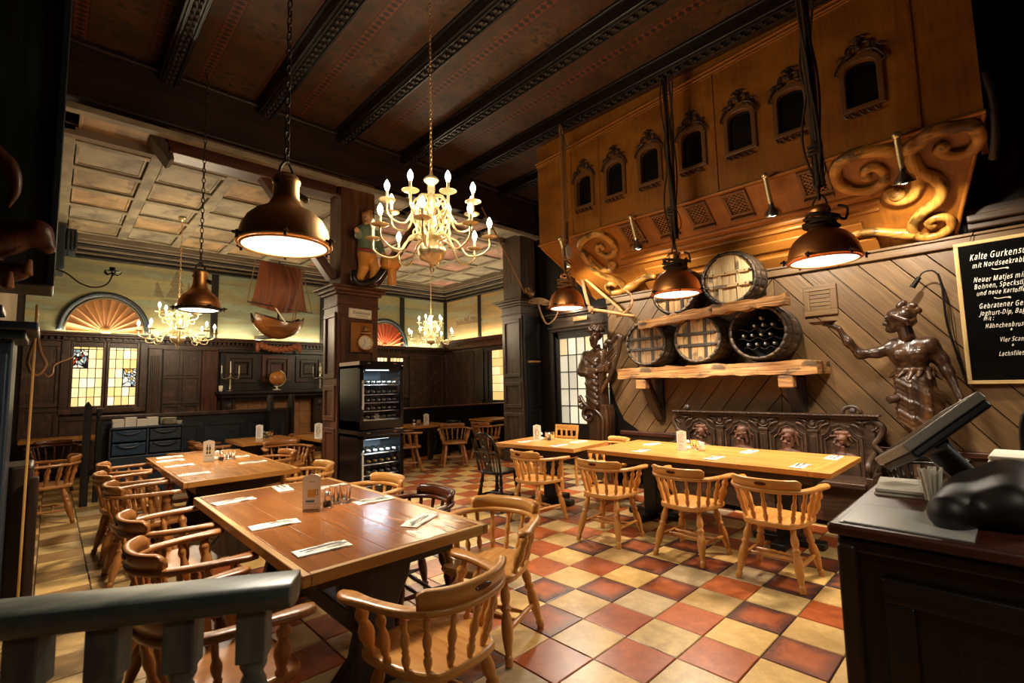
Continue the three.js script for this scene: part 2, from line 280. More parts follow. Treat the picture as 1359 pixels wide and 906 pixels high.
{
  const c = structGroup('ceiling'); part('ceiling_slab', bx(-4.2, CEIL + 0.05, ZH - 0.6, 9, CEIL + 0.25, 4.2), M.black, c);
  for (let k = -4; k < 8; k++) {                                   // one painted board field per bay
    const x0 = -0.29 + 1.12 * k, x1 = x0 + 1.12; if (x0 < -4.1) continue;
    const g = new THREE.BoxGeometry(1.12, 0.05, 10.6), U = g.attributes.uv, P = g.attributes.position;
    for (let i = 0; i < P.count; i++) U.setXY(i, (P.getX(i) + 0.56) / 1.12, (P.getZ(i) + k * 0.7) / 2.24);
    const m = part('painted_panel', g, ceilPaint, c); m.position.set((x0 + x1) / 2, CEIL + 0.025, ZH - 0.1 + 5.3);
  }
}
{
  const tooth = cb(0.032, 0.03, 0.045, 0, 0, 0, 0.006);
  for (let k = -3; k < 7; k++) {
    const x = 0.73 + 1.06 * k, b = structGroup('beam_' + (k + 4));
    part('beam_core', [bx(x, CEIL - 0.16, ZH, x + 0.2, CEIL + 0.02, 3.98, 0.012, 'z'), bx(x - 0.03, CEIL - 0.03, ZH, x + 0.23, CEIL + 0.01, 3.98, 0.01, 'z'), bx(x + 0.03, CEIL - 0.18, ZH, x + 0.045, CEIL - 0.15, 3.98, 0.004, 'z'), bx(x + 0.155, CEIL - 0.18, ZH, x + 0.17, CEIL - 0.15, 3.98, 0.004, 'z')], M.black, b);
    const ds = []; for (let z = ZH + 0.06; z < 3.2; z += 0.105) { ds.push(tooth.clone().translate(x + 0.08, CEIL - 0.172, z), tooth.clone().translate(x + 0.12, CEIL - 0.172, z + 0.02)); }
    const d = part('dentil', ds, M.oldIron, b); d.userData.kind = 'stuff';
  }
}
// ---- header over the opening, with its piers ----
{
  const h = structGroup('wall_header');
  part('header_beam', bx(-4, 4.62, ZH - 0.5, 7.1, CEIL, ZH, 0.01, 'x'), M.dark, h);
  part('header_moulding', [bx(-4, 5.2, ZH, 7.1, 5.24, ZH + 0.05, 0.012, 'x'), bx(-4, 4.62, ZH, 7.1, 4.66, ZH + 0.02, 0.008, 'x')], M.dark, h);
  part('lower_beam', bx(0.86, 4.36, ZH - 0.42, 2.92, 4.62, ZH - 0.12, 0.015, 'x'), M.darkRed, h);
  part('beam_moulding', [bx(0.86, 4.585, ZH - 0.14, 2.95, 4.615, ZH - 0.04, 0.01, 'x'), bx(0.88, 4.34, ZH - 0.14, 2.95, 4.375, ZH - 0.09, 0.008, 'x')], M.pillar, h);
  const e = extr([[0, 0], [0.05, 0], [0.09, -0.1], [0.2, -0.24], [0.24, -0.38], [0.19, -0.42], [0.1, -0.3], [0, -0.18]], 0.3, 0.015, 2); part('beam_end_bracket', place(e, 0.70, 4.66, ZH - 0.27), M.post, h);
  part('back_fascia', bx(-0.3, 4.42, ZH - 0.62, 8.7, 4.7, ZH - 0.5), M.plaster, h);
}
function pier(name, x0, x1, z0, z1, capY, m, top, upper) {       // z1 is the front
  const p = structGroup(name), xc = (x0 + x1) / 2, zc = (z0 + z1) / 2, w = x1 - x0, d = z1 - z0;
  part('shaft', bx(x0, 0.12, z0, x1, capY - 0.26, z1, 0.008, 'y'), m, p); part('plinth', bx(x0 - 0.03, 0, z0 - 0.03, x1 + 0.03, 0.2, z1 + 0.03, 0.01, 'x'), m, p);
  const mould = (y, h, o) => bx(x0 - o, y, z0 - o, x1 + o, y + h, z1 + o, 0.012, 'x');
  part('capital', [mould(capY - 0.30, 0.03, 0.02), mould(capY - 0.27, 0.15, 0.005), mould(capY - 0.12, 0.04, 0.045), mould(capY - 0.08, 0.05, 0.085), mould(capY - 0.03, 0.035, 0.13)], m, p);
  const rows = [[0.3, 0.95], [1.05, 1.55], [1.65, capY - 0.38]];
  for (const [a, b] of rows) {
    part('panel_frame', place(panelFrame(w - 0.08, b - a, 0.07, 0.025), xc, (a + b) / 2, z1 + 0.012), m, p);
    part('panel_frame', place(panelFrame(d - 0.08, b - a, 0.07, 0.025), x0 - 0.012, (a + b) / 2, zc, -PI / 2), m, p);
  }
  if (upper) part('upper_shaft', bx(x0 + upper, capY, z0 + upper, x1 - upper, top, z1 - upper * 0.4, 0.01, 'y'), m, p);
  return p;
}
pier('pillar_1', 2.9, 3.53, ZH - 0.47, ZH, 2.98, M.pillar, 4.62, 0.05);
pier('pillar_2', 6.6, 7.08, ZH - 0.56, ZH, 3.18, M.post, 4.9, 0.03);
{ const p = structGroup('wall_jamb'); part('side_panel', bx(6.625, 0, ZH + 0.03, 7.09, 2.86, ZH + 0.05, 0.006, 'y'), M.black, p); for (const [a, b] of [[0.25, 1.0], [1.06, 1.9], [2.0, 2.75]]) part('panel_frame', place(panelFrame(0.34, b - a, 0.04, 0.02), 6.86, (a + b) / 2, ZH + 0.06), M.black, p); part('peg_rail', [bx(6.7, 1.92, ZH + 0.05, 7.03, 1.97, ZH + 0.075, 0.006), ...[0, 1, 2, 3, 4].map((i) => rod([6.74 + i * 0.065, 1.945, ZH + 0.07], [6.74 + i * 0.065, 1.955, ZH + 0.12], 0.008, 8))], M.brass, p); }
{ // knee braces of pillar_1
  for (const [n, a, b] of [['brace_beam_1', [2.93, 3.12], [1.95, 4.40]], ['brace_beam_2', [3.60, 3.12], [4.45, 4.34]]]) {
    const L = Math.hypot(b[0] - a[0], b[1] - a[1]), g = cb(L, 0.13, 0.16, 0, 0, 0, 0.012, 'x'); g.applyMatrix4(new THREE.Matrix4().makeRotationZ(Math.atan2(b[1] - a[1], b[0] - a[0]))); g.translate((a[0] + b[0]) / 2, (a[1] + b[1]) / 2, ZH - 0.26); struct(n, g, M.pillar);
  }
}
// post and panel partition at the side of the opening, close to the camera
{
  const p = structGroup('pillar_3');
  part('upper_shaft', [bx(-0.62, 2.16, -4.42, -0.02, CEIL - 0.1, -4.0, 0.012, 'y'), bx(-0.055, 2.16, -4.0, -0.015, CEIL - 0.1, -3.97, 0.008, 'y')], M.bluish, p);
  part('lower_shaft', bx(-0.62, 0.1, -4.42, -0.17, 1.9, -3.98, 0.012, 'y'), M.bluish, p);
  part('capital', [bx(-0.66, 1.83, -4.46, -0.12, 1.88, -3.94, 0.01, 'x'), bx(-0.7, 1.88, -4.5, -0.07, 1.93, -3.9, 0.012, 'x')], M.bluish, p);
  for (const x of [-0.52, -0.38, -0.24]) part('flute', bx(x, 0.3, -3.985, x + 0.05, 1.75, -3.965, 0.008, 'y'), M.bluish, p);
  part('edge_trim', bx(-0.10, 0.0, -4.44, -0.085, 2.1, -4.40, 0.005, 'y'), M.tableEdge, p);
  part('bench_side', [bx(-0.9, 0, -4.9, -0.06, 1.05, -4.5, 0.02, 'y'), bx(-0.075, 0.0, -4.46, -0.03, 0.98, -4.42, 0.01, 'y')], M.dark, p);
}
// ---- right wall: boarded part ----
{
  const w = structGroup('wall_right'), X = 6.5;
  part('wall_core', bx(X + 0.028, 0, -4.55, X + 0.6, CEIL, 4), M.black, w);
  part('upper_wall', bx(X - 0.02, 2.9, -0.2, X + 0.03, CEIL, 4), M.black, w);
  const region = [[-4.5, 2.77], [-4.5, 1.5], [-4.42, 1.2], [-4.28, 0.92], [-3.95, 0.72], [3.9, 0.72], [3.9, 2.77]];   // z, y
  const clip = (poly, a, b, c) => { const o = []; for (let i = 0; i < poly.length; i++) { const p = poly[i], q = poly[(i + 1) % poly.length], dp = a * p[0] + b * p[1] - c, dq = a * q[0] + b * q[1] - c; if (dp >= 0) o.push(p); if (dp * dq < 0) { const t = dp / (dp - dq); o.push([lerp(p[0], q[0], t), lerp(p[1], q[1], t)]); } } return o; };
  const ang = 51.5 * PI / 180, ZJ = -2.0, gap = 0.0045, pitch = 0.29 * sin(ang);
  for (const side of [1, -1]) {
    const du = [side * cos(ang), -sin(ang)], dn = [sin(ang), side * cos(ang)];          // along the board, across it (z, y)
    for (let k = -30; k < 40; k++) {
      const c0 = k * pitch + gap, c1 = (k + 1) * pitch - gap;
      let poly = region.map((p) => [p[0] - ZJ, p[1] - 2.77]);
      poly = clip(poly, side, 0, 0.003); poly = clip(poly, dn[0] * 1, dn[1] * 1, c0); poly = clip(poly, -dn[0], -dn[1], -c1);
      if (poly.length < 3) continue;
      const loc = poly.map((p) => [p[0] * du[0] + p[1] * du[1], p[0] * dn[0] + p[1] * dn[1]]);
      let area = 0; loc.forEach((p, i) => { const q = loc[(i + 1) % loc.length]; area += p[0] * q[1] - p[1] * q[0]; }); if (Math.abs(area) < 0.003) continue; if (area < 0) loc.reverse();
      const g = extr(loc, 0.03, 0.003, 1), m = new THREE.Matrix4(), A = V(0, du[1], du[0]), B = V(0, dn[1], dn[0]), N = V().crossVectors(A, B);
      m.makeBasis(A, B, N); m.setPosition(X + 0.013 + rr(-0.003, 0.003), 2.77, ZJ); g.applyMatrix4(m);
      part('plank', g, M.plank[Math.floor(rnd() * 4)], w);
    }
  }
  part('top_moulding', [bx(X - 0.05, 2.77, -4.5, X + 0.02, 2.865, 4, 0.012, 'z'), bx(X - 0.075, 2.855, -4.5, X + 0.02, 2.885, 4, 0.008, 'z')], M.plank[1], w);
  part('cornice', [bx(X - 0.14, 2.9, -0.2, X, 2.96, 4, 0.012, 'z'), bx(X - 0.2, 2.96, -0.2, X, 3.03, 4, 0.015, 'z'), bx(X - 0.11, 3.03, -0.2, X, 3.12, 4, 0.02, 'z')], M.post, w);
  part('wainscot', bx(X - 0.06, 0, -4.3, X + 0.03, 0.7, 3.9), M.dark, w); part('wainscot_rail', bx(X - 0.1, 0.7, -4.3, X, 0.76, 3.9, 0.015, 'z'), M.darkRed, w);
}
// ---- door wall between the boarded wall and pillar_2 ----
{
  const w = structGroup('wall_side'), X = 7.07;
  part('wall_core', [bx(X + 0.05, 2.42, -6.6, X + 0.25, CEIL, -4.4), bx(X + 0.05, 0, -6.6, X + 0.25, 2.5, -6.12), bx(X + 0.05, 0, -4.78, X + 0.25, 2.5, -4.4)], M.black, w);
  part('side_panel', bx(X, 0, -6.6, X + 0.06, 2.7, -6.2, 0.01, 'y'), M.black, w);
  part('overdoor', [bx(X - 0.02, 2.5, -6.25, X + 0.06, 2.56, -4.5, 0.008, 'z'), bx(X - 0.05, 2.56, -6.3, X + 0.06, 2.6, -4.5, 0.01, 'z'), bx(X, 2.6, -6.25, X + 0.06, 2.78, -4.5, 0.01, 'z'), bx(X - 0.03, 2.78, -6.3, X + 0.06, 2.82, -4.5, 0.01, 'z'), bx(X - 0.07, 2.82, -6.35, X + 0.06, 2.87, -4.5, 0.012, 'z')], M.post, w);
  const f = structGroup('door_1'); const z0 = -6.12, z1 = -4.78;
  part('door_frame', [bx(X, 0, z0, X + 0.08, 2.46, z0 + 0.06, 0.008, 'y'), bx(X, 0, z1 - 0.06, X + 0.08, 2.46, z1, 0.008, 'y'), bx(X, 2.36, z0, X + 0.08, 2.46, z1, 0.008, 'z'), bx(X + 0.01, 0, z0, X + 0.07, 0.76, z1, 0.008, 'y')], M.black, f);
  const milk = [0xd6d2bd, 0xe2ddc6, 0xcac9b8, 0xd9c79a].map((c, i) => std({ color: c, emissive: c, emissiveIntensity: [0.62, 0.72, 0.5, 0.6][i], roughness: 0.25 }));
  const nz = 6, ny = 5, pz = (z1 - z0 - 0.12) / nz, py = 1.6 / ny;
  for (let i = 0; i < nz; i++) for (let j = 0; j < ny; j++) part('pane', bx(X + 0.035, 0.76 + j * py, z0 + 0.06 + i * pz, X + 0.045, 0.76 + (j + 1) * py, z0 + 0.06 + (i + 1) * pz), milk[Math.floor(rnd() * 4)], f);
  for (let i = 1; i < nz; i++) part('glazing_bar', bx(X + 0.02, 0.76, z0 + 0.06 + i * pz - 0.009, X + 0.06, 2.36, z0 + 0.06 + i * pz + 0.009), M.black, f);
  for (let j = 1; j < ny; j++) part('glazing_bar', bx(X + 0.021, 0.76 + j * py - 0.009, z0 + 0.06, X + 0.059, 0.76 + j * py + 0.009, z1 - 0.06), M.black, f);
}
// ---- back room shell ----
const inTri = (x, y, a, b, c) => { const d = (p, q) => (q[0] - p[0]) * (y - p[1]) - (q[1] - p[1]) * (x - p[0]), e = d(a, b), f = d(b, c), g = d(c, a); return (e >= 0 && f >= 0 && g >= 0) || (e <= 0 && f <= 0 && g <= 0); };
const paintedShip = (x, y) => [[[1.52, 3.42], [1.98, 3.42], [1.75, 3.30]], [[1.62, 3.46], [1.98, 3.46], [1.80, 3.92]], [[1.68, 3.72], [1.93, 3.72], [1.80, 4.06]], [[1.42, 3.46], [1.60, 3.44], [1.46, 3.80]], [[1.98, 3.5], [2.12, 3.46], [2.0, 3.86]]].some((t) => inTri(x, y, ...t));
const paintedIsle = (x, y) => x > 0.55 && x < 1.75 && y > 3.30 && y < 3.38 + 0.14 * hash(Math.floor(x * 14), 3, 8) * (x < 0.8 || x > 1.5 ? 0.4 : 1.2);
const mural = (s, cols, pic) => std({ map: tex(2048, 360, (u, v) => {
  const n = fbm(u, v, 6, 10, s, 5), m = fbm(u, v, 10, 16, s + 9, 4), f = fbm(u, v, 120, 40, s + 30, 2), x = u * 9.1, y = 2.6 + v * 1.6;
  let c = mix3(hx(cols[0]), hx(cols[1]), clamp((n - 0.35) * 3, 0, 1)); c = mix3(c, hx(cols[2]), clamp((m - 0.48) * 4, 0, 0.85)); c = mix3(c, hx(cols[3]), clamp((f - 0.5) * 0.8, 0, 1));
  return pic(x, y) ? mix3(c, hx(cols[4]), 0.35 + 0.4 * f) : c;
}), roughness: 0.85, bumpMap: SPECK, bumpScale: 0.001 });
const MUR = [mural(301, [0x74735a, 0x9c9162, 0x86917a, 0x6c6a58, 0x5c5038], (x, y) => paintedShip(x - 0.4, y)), mural(341, [0x8c7650, 0xb08a50, 0x8f8a70, 0x6f6450, 0x5c4a38], paintedIsle)];
{
  const b = structGroup('wall_far'); part('wall_core', bx(-0.5, 0, ZB - 0.25, 8.95, BACKCEIL + 0.3, ZB - 0.03), M.dark, b);
  const g = bx(-0.4, 2.6, ZB - 0.04, 8.7, 4.2, ZB, 0, 'x'); const U = g.attributes.uv, UP0 = g.attributes.position; for (let i = 0; i < U.count; i++) U.setXY(i, (UP0.getX(i) + 0.4) / 9.1, (UP0.getY(i) - 2.6) / 1.6); part('painted_mural', g, MUR[0], b);
  for (const x of [2.43, 4.82, 7.1]) part('mural_post', bx(x, 2.62, ZB, x + 0.13, 4.15, ZB + 0.05, 0.008, 'y'), M.black, b);
  const c = structGroup('cornice_back');
  const grey = std({ map: tex(128, 128, (u, v) => mix3(hx(0x55493c), hx(0x7d6d58), fbm(u, v, 5, 5, 470, 4))), roughness: 0.5 }), mem = [[4.06, 0.05, 0.10, 0], [4.11, 0.03, 0.03, 0], [4.14, 0.05, 0.06, 1], [4.19, 0.035, 0.10, 0], [4.225, 0.05, 0.14, 1], [4.275, 0.04, 0.20, 0], [4.315, 0.05, 0.25, 1], [4.365, 0.14, 0.30, 1]];
  for (const [y, h, d, q] of mem) { part('cornice_moulding', bx(-0.4, y, ZB, 8.7, y + h, ZB + d, 0.012, 'x'), q ? grey : M.black, c); part('cornice_moulding', bx(8.7 - d, y, ZB, 8.7, y + h, ZH - 0.6, 0.012, 'z'), q ? grey : M.black, c); }
  const s = structGroup('wall_far_side'); part('wall_core', bx(8.73, 0, ZB - 0.25, 8.95, BACKCEIL + 0.3, ZH - 0.4), M.dark, s);
  const g2 = bx(8.7, 2.8, ZB, 8.74, 4.2, ZH - 0.5, 0, 'z'); const U2 = g2.attributes.uv, P2 = g2.attributes.position; for (let i = 0; i < U2.count; i++) U2.setXY(i, (P2.getZ(i) + 12) / 9.1, (P2.getY(i) - 2.6) / 1.6); part('painted_mural', g2, MUR[1], s);
  for (const z of [-10.4, -8.9]) part('mural_post', bx(8.65, 2.7, z, 8.7, 4.15, z + 0.1, 0.008, 'y'), M.black, s);
  part('corner_post', bx(8.62, 2.6, ZB, 8.7, 4.15, ZB + 0.08), M.black, s);
  struct('wall_near_side', bx(-0.75, 0, ZB, -0.5, BACKCEIL + 0.3, ZH - 0.5), M.plaster);
  struct('wall_passage', bx(7.12, 0, ZH - 0.45, 8.9, CEIL, ZH - 0.25), M.black);
}
// coffered ceiling of the back room
{
  const c = structGroup('ceiling_back'); part('ceiling_slab', bx(-0.6, BACKCEIL + 0.045, ZB - 0.2, 8.95, BACKCEIL + 0.3, ZH - 0.45), M.black, c);
  const aged = [0, 1, 2, 3, 4].map((i) => std({ map: tex(256, 128, (u, v) => { const n = fbm(u, v, 4, 3, 400 + i * 11, 5), m = fbm(u, v, 7, 5, 404 + i * 11, 4); let k = mix3(hx([0x7c6b52, 0x866d4e, 0x746a5a, 0x96685a, 0x885a4c][i]), hx([0xa58d6c, 0xac8c64, 0x9a8d76, 0xb48c7a, 0xac7c68][i]), clamp((n - 0.32) * 2.6, 0, 1)); if (m > 0.63) k = mix3(k, hx(0x5b5040), clamp((m - 0.63) * 3.5, 0, 0.5)); return k; }), roughness: 0.7, bumpMap: SPECK, bumpScale: 0.001 }));
  const ribMat = std({ map: tex(128, 128, (u, v) => { const n = fbm(u, v, 4, 4, 460, 4); return mix3(hx(0x6d6350), hx(0x9a8d72), clamp((n - 0.3) * 2.4, 0, 1)); }), roughness: 0.7 });
  const xs = []; for (let k = -1; k < 11; k++) xs.push(0.0 + 0.85 * k); const zs = []; for (let k = 0; k < 7; k++) zs.push(-7.45 - 0.85 * k + 0.85);
  for (const x of xs) part('rib', bx(x - 0.07, BACKCEIL - 0.035, ZB, x + 0.07, BACKCEIL + 0.04, ZH - 0.5, 0.008, 'z'), ribMat, c);
  for (const z of zs) part('cross_rib', bx(-0.5, BACKCEIL - 0.030, z - 0.06, 8.7, BACKCEIL + 0.04, z + 0.06, 0.008, 'x'), ribMat, c);
  for (let i = 0; i < xs.length - 1; i++) for (let k = 0; k < zs.length - 1; k++) {
    const a = xs[i] + 0.085, b = xs[i + 1] - 0.085, z1 = zs[k] - 0.085, z0 = zs[k + 1] + 0.075; if (b > 8.7) continue;
    const mt = aged[a > 4 ? 2 + Math.floor(rnd() * 3) : Math.floor(rnd() * 3)];
    part('coffer_panel', [bx(a, BACKCEIL + 0.01, z0, b, BACKCEIL + 0.04, z1, 0.006, 'x'), place(panelFrame(b - a, z1 - z0, 0.03, 0.02), (a + b) / 2, BACKCEIL + 0.008, (z0 + z1) / 2, 0, PI / 2)], mt, c);
  }
}
// a run of wainscot panels in the xy plane facing +z; used turned for the side wall
function wainscot(parent, x0, x1, y0, y1, cols, rows, m, t = 0.07) {
  const w = (x1 - x0) / cols, h = (y1 - y0) / rows, gs = [];
  gs.push(bx(x0, y0, 0, x1, y1, 0.03, 0, 'y'));
  part('panelling', gs, m, parent);
  for (let i = 0; i < cols; i++) for (let j = 0; j < rows; j++) part('wall_panel', [place(panelFrame(w - 0.015, h - 0.015, t, 0.03), x0 + (i + 0.5) * w, y0 + (j + 0.5) * h, 0.04), place(field(w - 2 * t - 0.05, h - 2 * t - 0.05, 0.018), x0 + (i + 0.5) * w, y0 + (j + 0.5) * h, 0.03)], m, parent);
}
function ledge(parent, x0, x1, y, m) {
  part('ledge', [bx(x0, y - 0.22, 0, x1, y - 0.12, 0.06, 0.01, 'x'), bx(x0, y - 0.12, 0, x1, y - 0.09, 0.09, 0.008, 'x'), bx(x0, y - 0.04, 0, x1, y, 0.18, 0.012, 'x'), bx(x0, y, 0.15, x1, y + 0.045, 0.19, 0.012, 'x')], m, parent);
  const d = []; for (let x = x0 + 0.03; x < x1 - 0.03; x += 0.085) d.push(cb(0.045, 0.045, 0.06, x, y - 0.065, 0.085)); const q = part('dentil', d, m, parent); q.userData.kind = 'stuff';
}
{
  const w = structGroup('wall_wainscot'); w.position.z = ZB;
  wainscot(w, -0.4, 0.12, 0.1, 2.45, 1, 2, M.wains); wainscot(w, 0.12, 1.36, 0.1, 1.1, 2, 1, M.wains); wainscot(w, 1.62, 2.29, 0.1, 2.42, 2, 4, M.wains, 0.05); wainscot(w, 2.30, 2.60, 0.1, 2.42, 1, 1, M.darkRed, 0.04);
  wainscot(w, 4.95, 5.66, 0.1, 2.42, 1, 2, M.wains); wainscot(w, 7.38, 8.66, 0.1, 2.42, 2, 1, M.wains, 0.12);
  part('pilaster', [bx(1.38, 0.1, 0, 1.60, 2.42, 0.05, 0.006, 'y'), ...[0, 1, 2, 3, 4].map((i) => bx(1.415 + i * 0.032, 1.2, 0.04, 1.432 + i * 0.032, 2.25, 0.065, 0.006, 'y'))], M.wains, w);
  ledge(w, -0.4, 8.66, 2.6, M.wains);
  const s = structGroup('wall_wainscot_side'); s.position.set(8.7, 0, ZB); s.rotation.y = -PI / 2;   // x runs along +z
  wainscot(s, 0.02, 1.75, 0.1, 2.55, 4, 1, M.wains, 0.06); wainscot(s, 3.2, 4.8, 0.1, 2.55, 3, 1, M.wains, 0.1);
  ledge(s, 0, 4.8, 2.80, M.darkRed);
}
// cove lights lying on the ledges
{
  const mk = (name, label, len, p, turn) => { const t = thing(name, label, 'light strip', p, turn, undefined); part('strip', cb(len, 0.02, 0.03, 0, 0.012, 0, 0.006), M.coveGlow, t); part('holder', cb(len, 0.012, 0.05, 0, 0, 0), M.iron, t);
    const l = new THREE.RectAreaLight(new THREE.Color().setRGB(1, 0.84, 0.56), I_COVE, len, 0.05); l.position.set(0, 0.035, 0); l.rotation.x = PI / 2; t.add(l); };
  mk('strip_light', 'glowing strip on the wainscot ledge below the ship mural', 8.4, [4.2, 2.612, ZB + 0.10], 0);
  mk('strip_light', 'glowing strip on the side wall ledge below the painted island', 4.4, [8.6, 2.812, ZB + 2.4], PI / 2);
}
// lunettes: shell niches over the windows
function lunette(name, x, y, r, m) {
  const g = structGroup(name); g.position.set(x, y, ZB + 0.02);
  const arc = []; for (let i = 0; i <= 24; i++) arc.push([r * cos(PI * i / 24), r * sin(PI * i / 24) * 1.12, 0.03]);
  part('arch_trim', [sweep(arc, () => [[-0.04, -0.035], [0.04, -0.035], [0.05, 0.02], [0.02, 0.04], [-0.03, 0.03]], 48, V(0, 0, 1))], M.bluish, g);
  const arc2 = arc.map((p) => [p[0] * 0.90, p[1] * 0.90, 0.02]); part('arch_bead', tube(arc2, 0.014, 48, 6), M.plaster, g);
  const n = 13, ri = r * 0.88;
  for (let k = 0; k < n; k++) {                                    // one concave flute each
    const a0 = PI * k / n, a1 = PI * (k + 1) / n, P = [], I = [], na = 5, nr = 8;
    for (let i = 0; i <= nr; i++) for (let j = 0; j <= na; j++) { const q = i / nr, a = lerp(a0, a1, j / na), R = 0.07 + (ri - 0.07) * q, s = Math.abs(j / na - 0.5) * 2; P.push(-R * cos(a), R * sin(a) * 1.12, 0.055 * q * (s * s) - 0.0 + 0.012 * (1 - q)); }
    for (let i = 0; i < nr; i++) for (let j = 0; j < na; j++) { const b = i * (na + 1) + j; I.push(b, b + na + 1, b + 1, b + 1, b + na + 1, b + na + 2); }
    const G = new THREE.BufferGeometry(); G.setAttribute('position', new THREE.Float32BufferAttribute(P, 3)); G.setIndex(I); G.computeVertexNormals(); part('shell_flute', metric(G, 'y'), m, g);
  }
  part('shell_boss', ball(0.09, 0, 0.02, 0.02, [1, 1, 0.5]), m, g);
}
lunette('trim_1', 0.70, 2.68, 0.64, std({ map: tex(128, 128, (u, v) => mix3(hx(0x8a5c34), hx(0xb98350), fbm(u, v, 5, 5, 480, 4))), roughness: 0.6 }));
lunette('trim_2', 6.62, 2.62, 0.66, std({ map: tex(128, 128, (u, v) => mix3(hx(0x8e3418), hx(0xbb5428), fbm(u, v, 5, 5, 490, 4))), roughness: 0.6 }));
// leaded windows with lamps behind
function leaded(name, x0, x1, y0, y1, casements, nx, ny, medals) {
  const f = structGroup(name); f.position.z = ZB; const cw = (x1 - x0) / casements;
  part('window_frame', [bx(x0 - 0.12, y0 - 0.10, 0, x1 + 0.12, y0, 0.09, 0.01, 'x'), bx(x0 - 0.12, y1, 0, x1 + 0.12, y1 + 0.08, 0.09, 0.01, 'x'), bx(x0 - 0.12, y0, 0, x0, y1, 0.09, 0.01, 'y'), bx(x1, y0, 0, x1 + 0.12, y1, 0.09, 0.01, 'y'), bx(x0, y0, -0.02, x1, y1, 0.005)], M.wains, f);
  const tones = [0xf0d690, 0xf6e2ac, 0xfbecc4, 0xebce86, 0xf4dca0].map((c, i) => std({ color: c, emissive: c, emissiveIntensity: 0.95 + 0.12 * (i % 3), roughness: 0.2 }));
  for (let c = 0; c < casements; c++) {
    const a = x0 + c * cw + 0.035, b = x0 + (c + 1) * cw - 0.035, px = (b - a) / nx, py = (y1 - y0 - 0.06) / ny;
    part('sash_frame', place(panelFrame(cw - 0.01, y1 - y0, 0.045, 0.05), x0 + (c + 0.5) * cw, (y0 + y1) / 2, 0.05), M.wains, f);
    const md = medals?.[c];
    for (let i = 0; i < nx; i++) for (let j = 0; j < ny; j++) { if (md && i >= md[0] && i < md[0] + 2 && j >= md[1] && j < md[1] + 2 && md[2]) { if (i === md[0] && j === md[1]) part('painted_pane', (() => { const g = new THREE.BoxGeometry(2 * px - 0.004, 2 * py - 0.004, 0.006); return g.translate(a + (i + 1) * px, y0 + 0.03 + (j + 1) * py, 0.035); })(), md[2], f); continue; }
      part('pane', bx(a + i * px + 0.002, y0 + 0.03 + j * py + 0.002, 0.03, a + (i + 1) * px - 0.002, y0 + 0.03 + (j + 1) * py - 0.002, 0.036), tones[Math.floor(rnd() * 5)], f); }
    const lead = []; for (let i = 1; i < nx; i++) lead.push([a + i * px - 0.006, y0 + 0.03, a + i * px + 0.006, y1 - 0.03]); for (let j = 1; j < ny; j++) lead.push([a, y0 + 0.03 + j * py - 0.006, b, y0 + 0.03 + j * py + 0.006]);
    for (const [p, q, r, s] of lead) { if (md?.[2]) { const mx0 = a + md[0] * px, my0 = y0 + 0.03 + md[1] * py, mid = [(p + r) / 2, (q + s) / 2]; const inside = (r - p < 0.05) ? mid[0] > mx0 + 0.02 && mid[0] < mx0 + 2 * px - 0.02 : mid[1] > my0 + 0.02 && mid[1] < my0 + 2 * py - 0.02;
        if (inside) { if (r - p < 0.05) { part('lead_came', bx(p, q, 0.028, r, my0, 0.042), M.lead, f); part('lead_came', bx(p, my0 + 2 * py, 0.028, r, s, 0.042), M.lead, f); } else { if (mx0 - p > 0.01) part('lead_came', bx(p, q, 0.028, mx0, s, 0.042), M.lead, f); if (r - mx0 - 2 * px > 0.01) part('lead_came', bx(mx0 + 2 * px, q, 0.028, r, s, 0.042), M.lead, f); } continue; } }
      part('lead_came', bx(p, q, 0.028, r, s, 0.042), M.lead, f); }
  }
  const l = new THREE.RectAreaLight(new THREE.Color().setRGB(1, 0.8, 0.45), 0.7, x1 - x0 - 0.1, y1 - y0 - 0.1); l.position.set((x0 + x1) / 2, (y0 + y1) / 2, 0.12); l.rotation.y = PI; f.add(l);
}
const medal = (s, cols) => { const m = tex(96, 96, (u, v) => {             // painted and leaded glass scrap: irregular cells of colour
  let d1 = 9, d2 = 9, k = 0; for (let i = 0; i < 26; i++) { const d = Math.hypot(u - hash(i, 1, s), v - hash(i, 2, s)); if (d < d1) { d2 = d1; d1 = d; k = i; } else if (d < d2) d2 = d; }
  if (d2 - d1 < 0.035 || Math.min(u, v, 1 - u, 1 - v) < 0.04) return [0.05, 0.05, 0.06]; return hx(cols[k % cols.length]); }); return std({ map: m, emissive: 0xffffff, emissiveMap: m, emissiveIntensity: 0.8, roughness: 0.2 }); };
leaded('window_1', 0.22, 1.24, 1.24, 2.55, 2, 4, 7, [[0, 4, medal(5, [0xdfe3d0, 0xf3ead0, 0x9fb6c6, 0xc23a20, 0xe9e6da, 0x88a0a8])], [2, 2, medal(9, [0xdfe6ea, 0x9fc0d8, 0xf0e6c8, 0xd8a93a, 0xb7cbd6, 0xe6e9e4])]]);
leaded('window_2', 5.72, 7.22, 1.30, 2.36, 3, 4, 5);
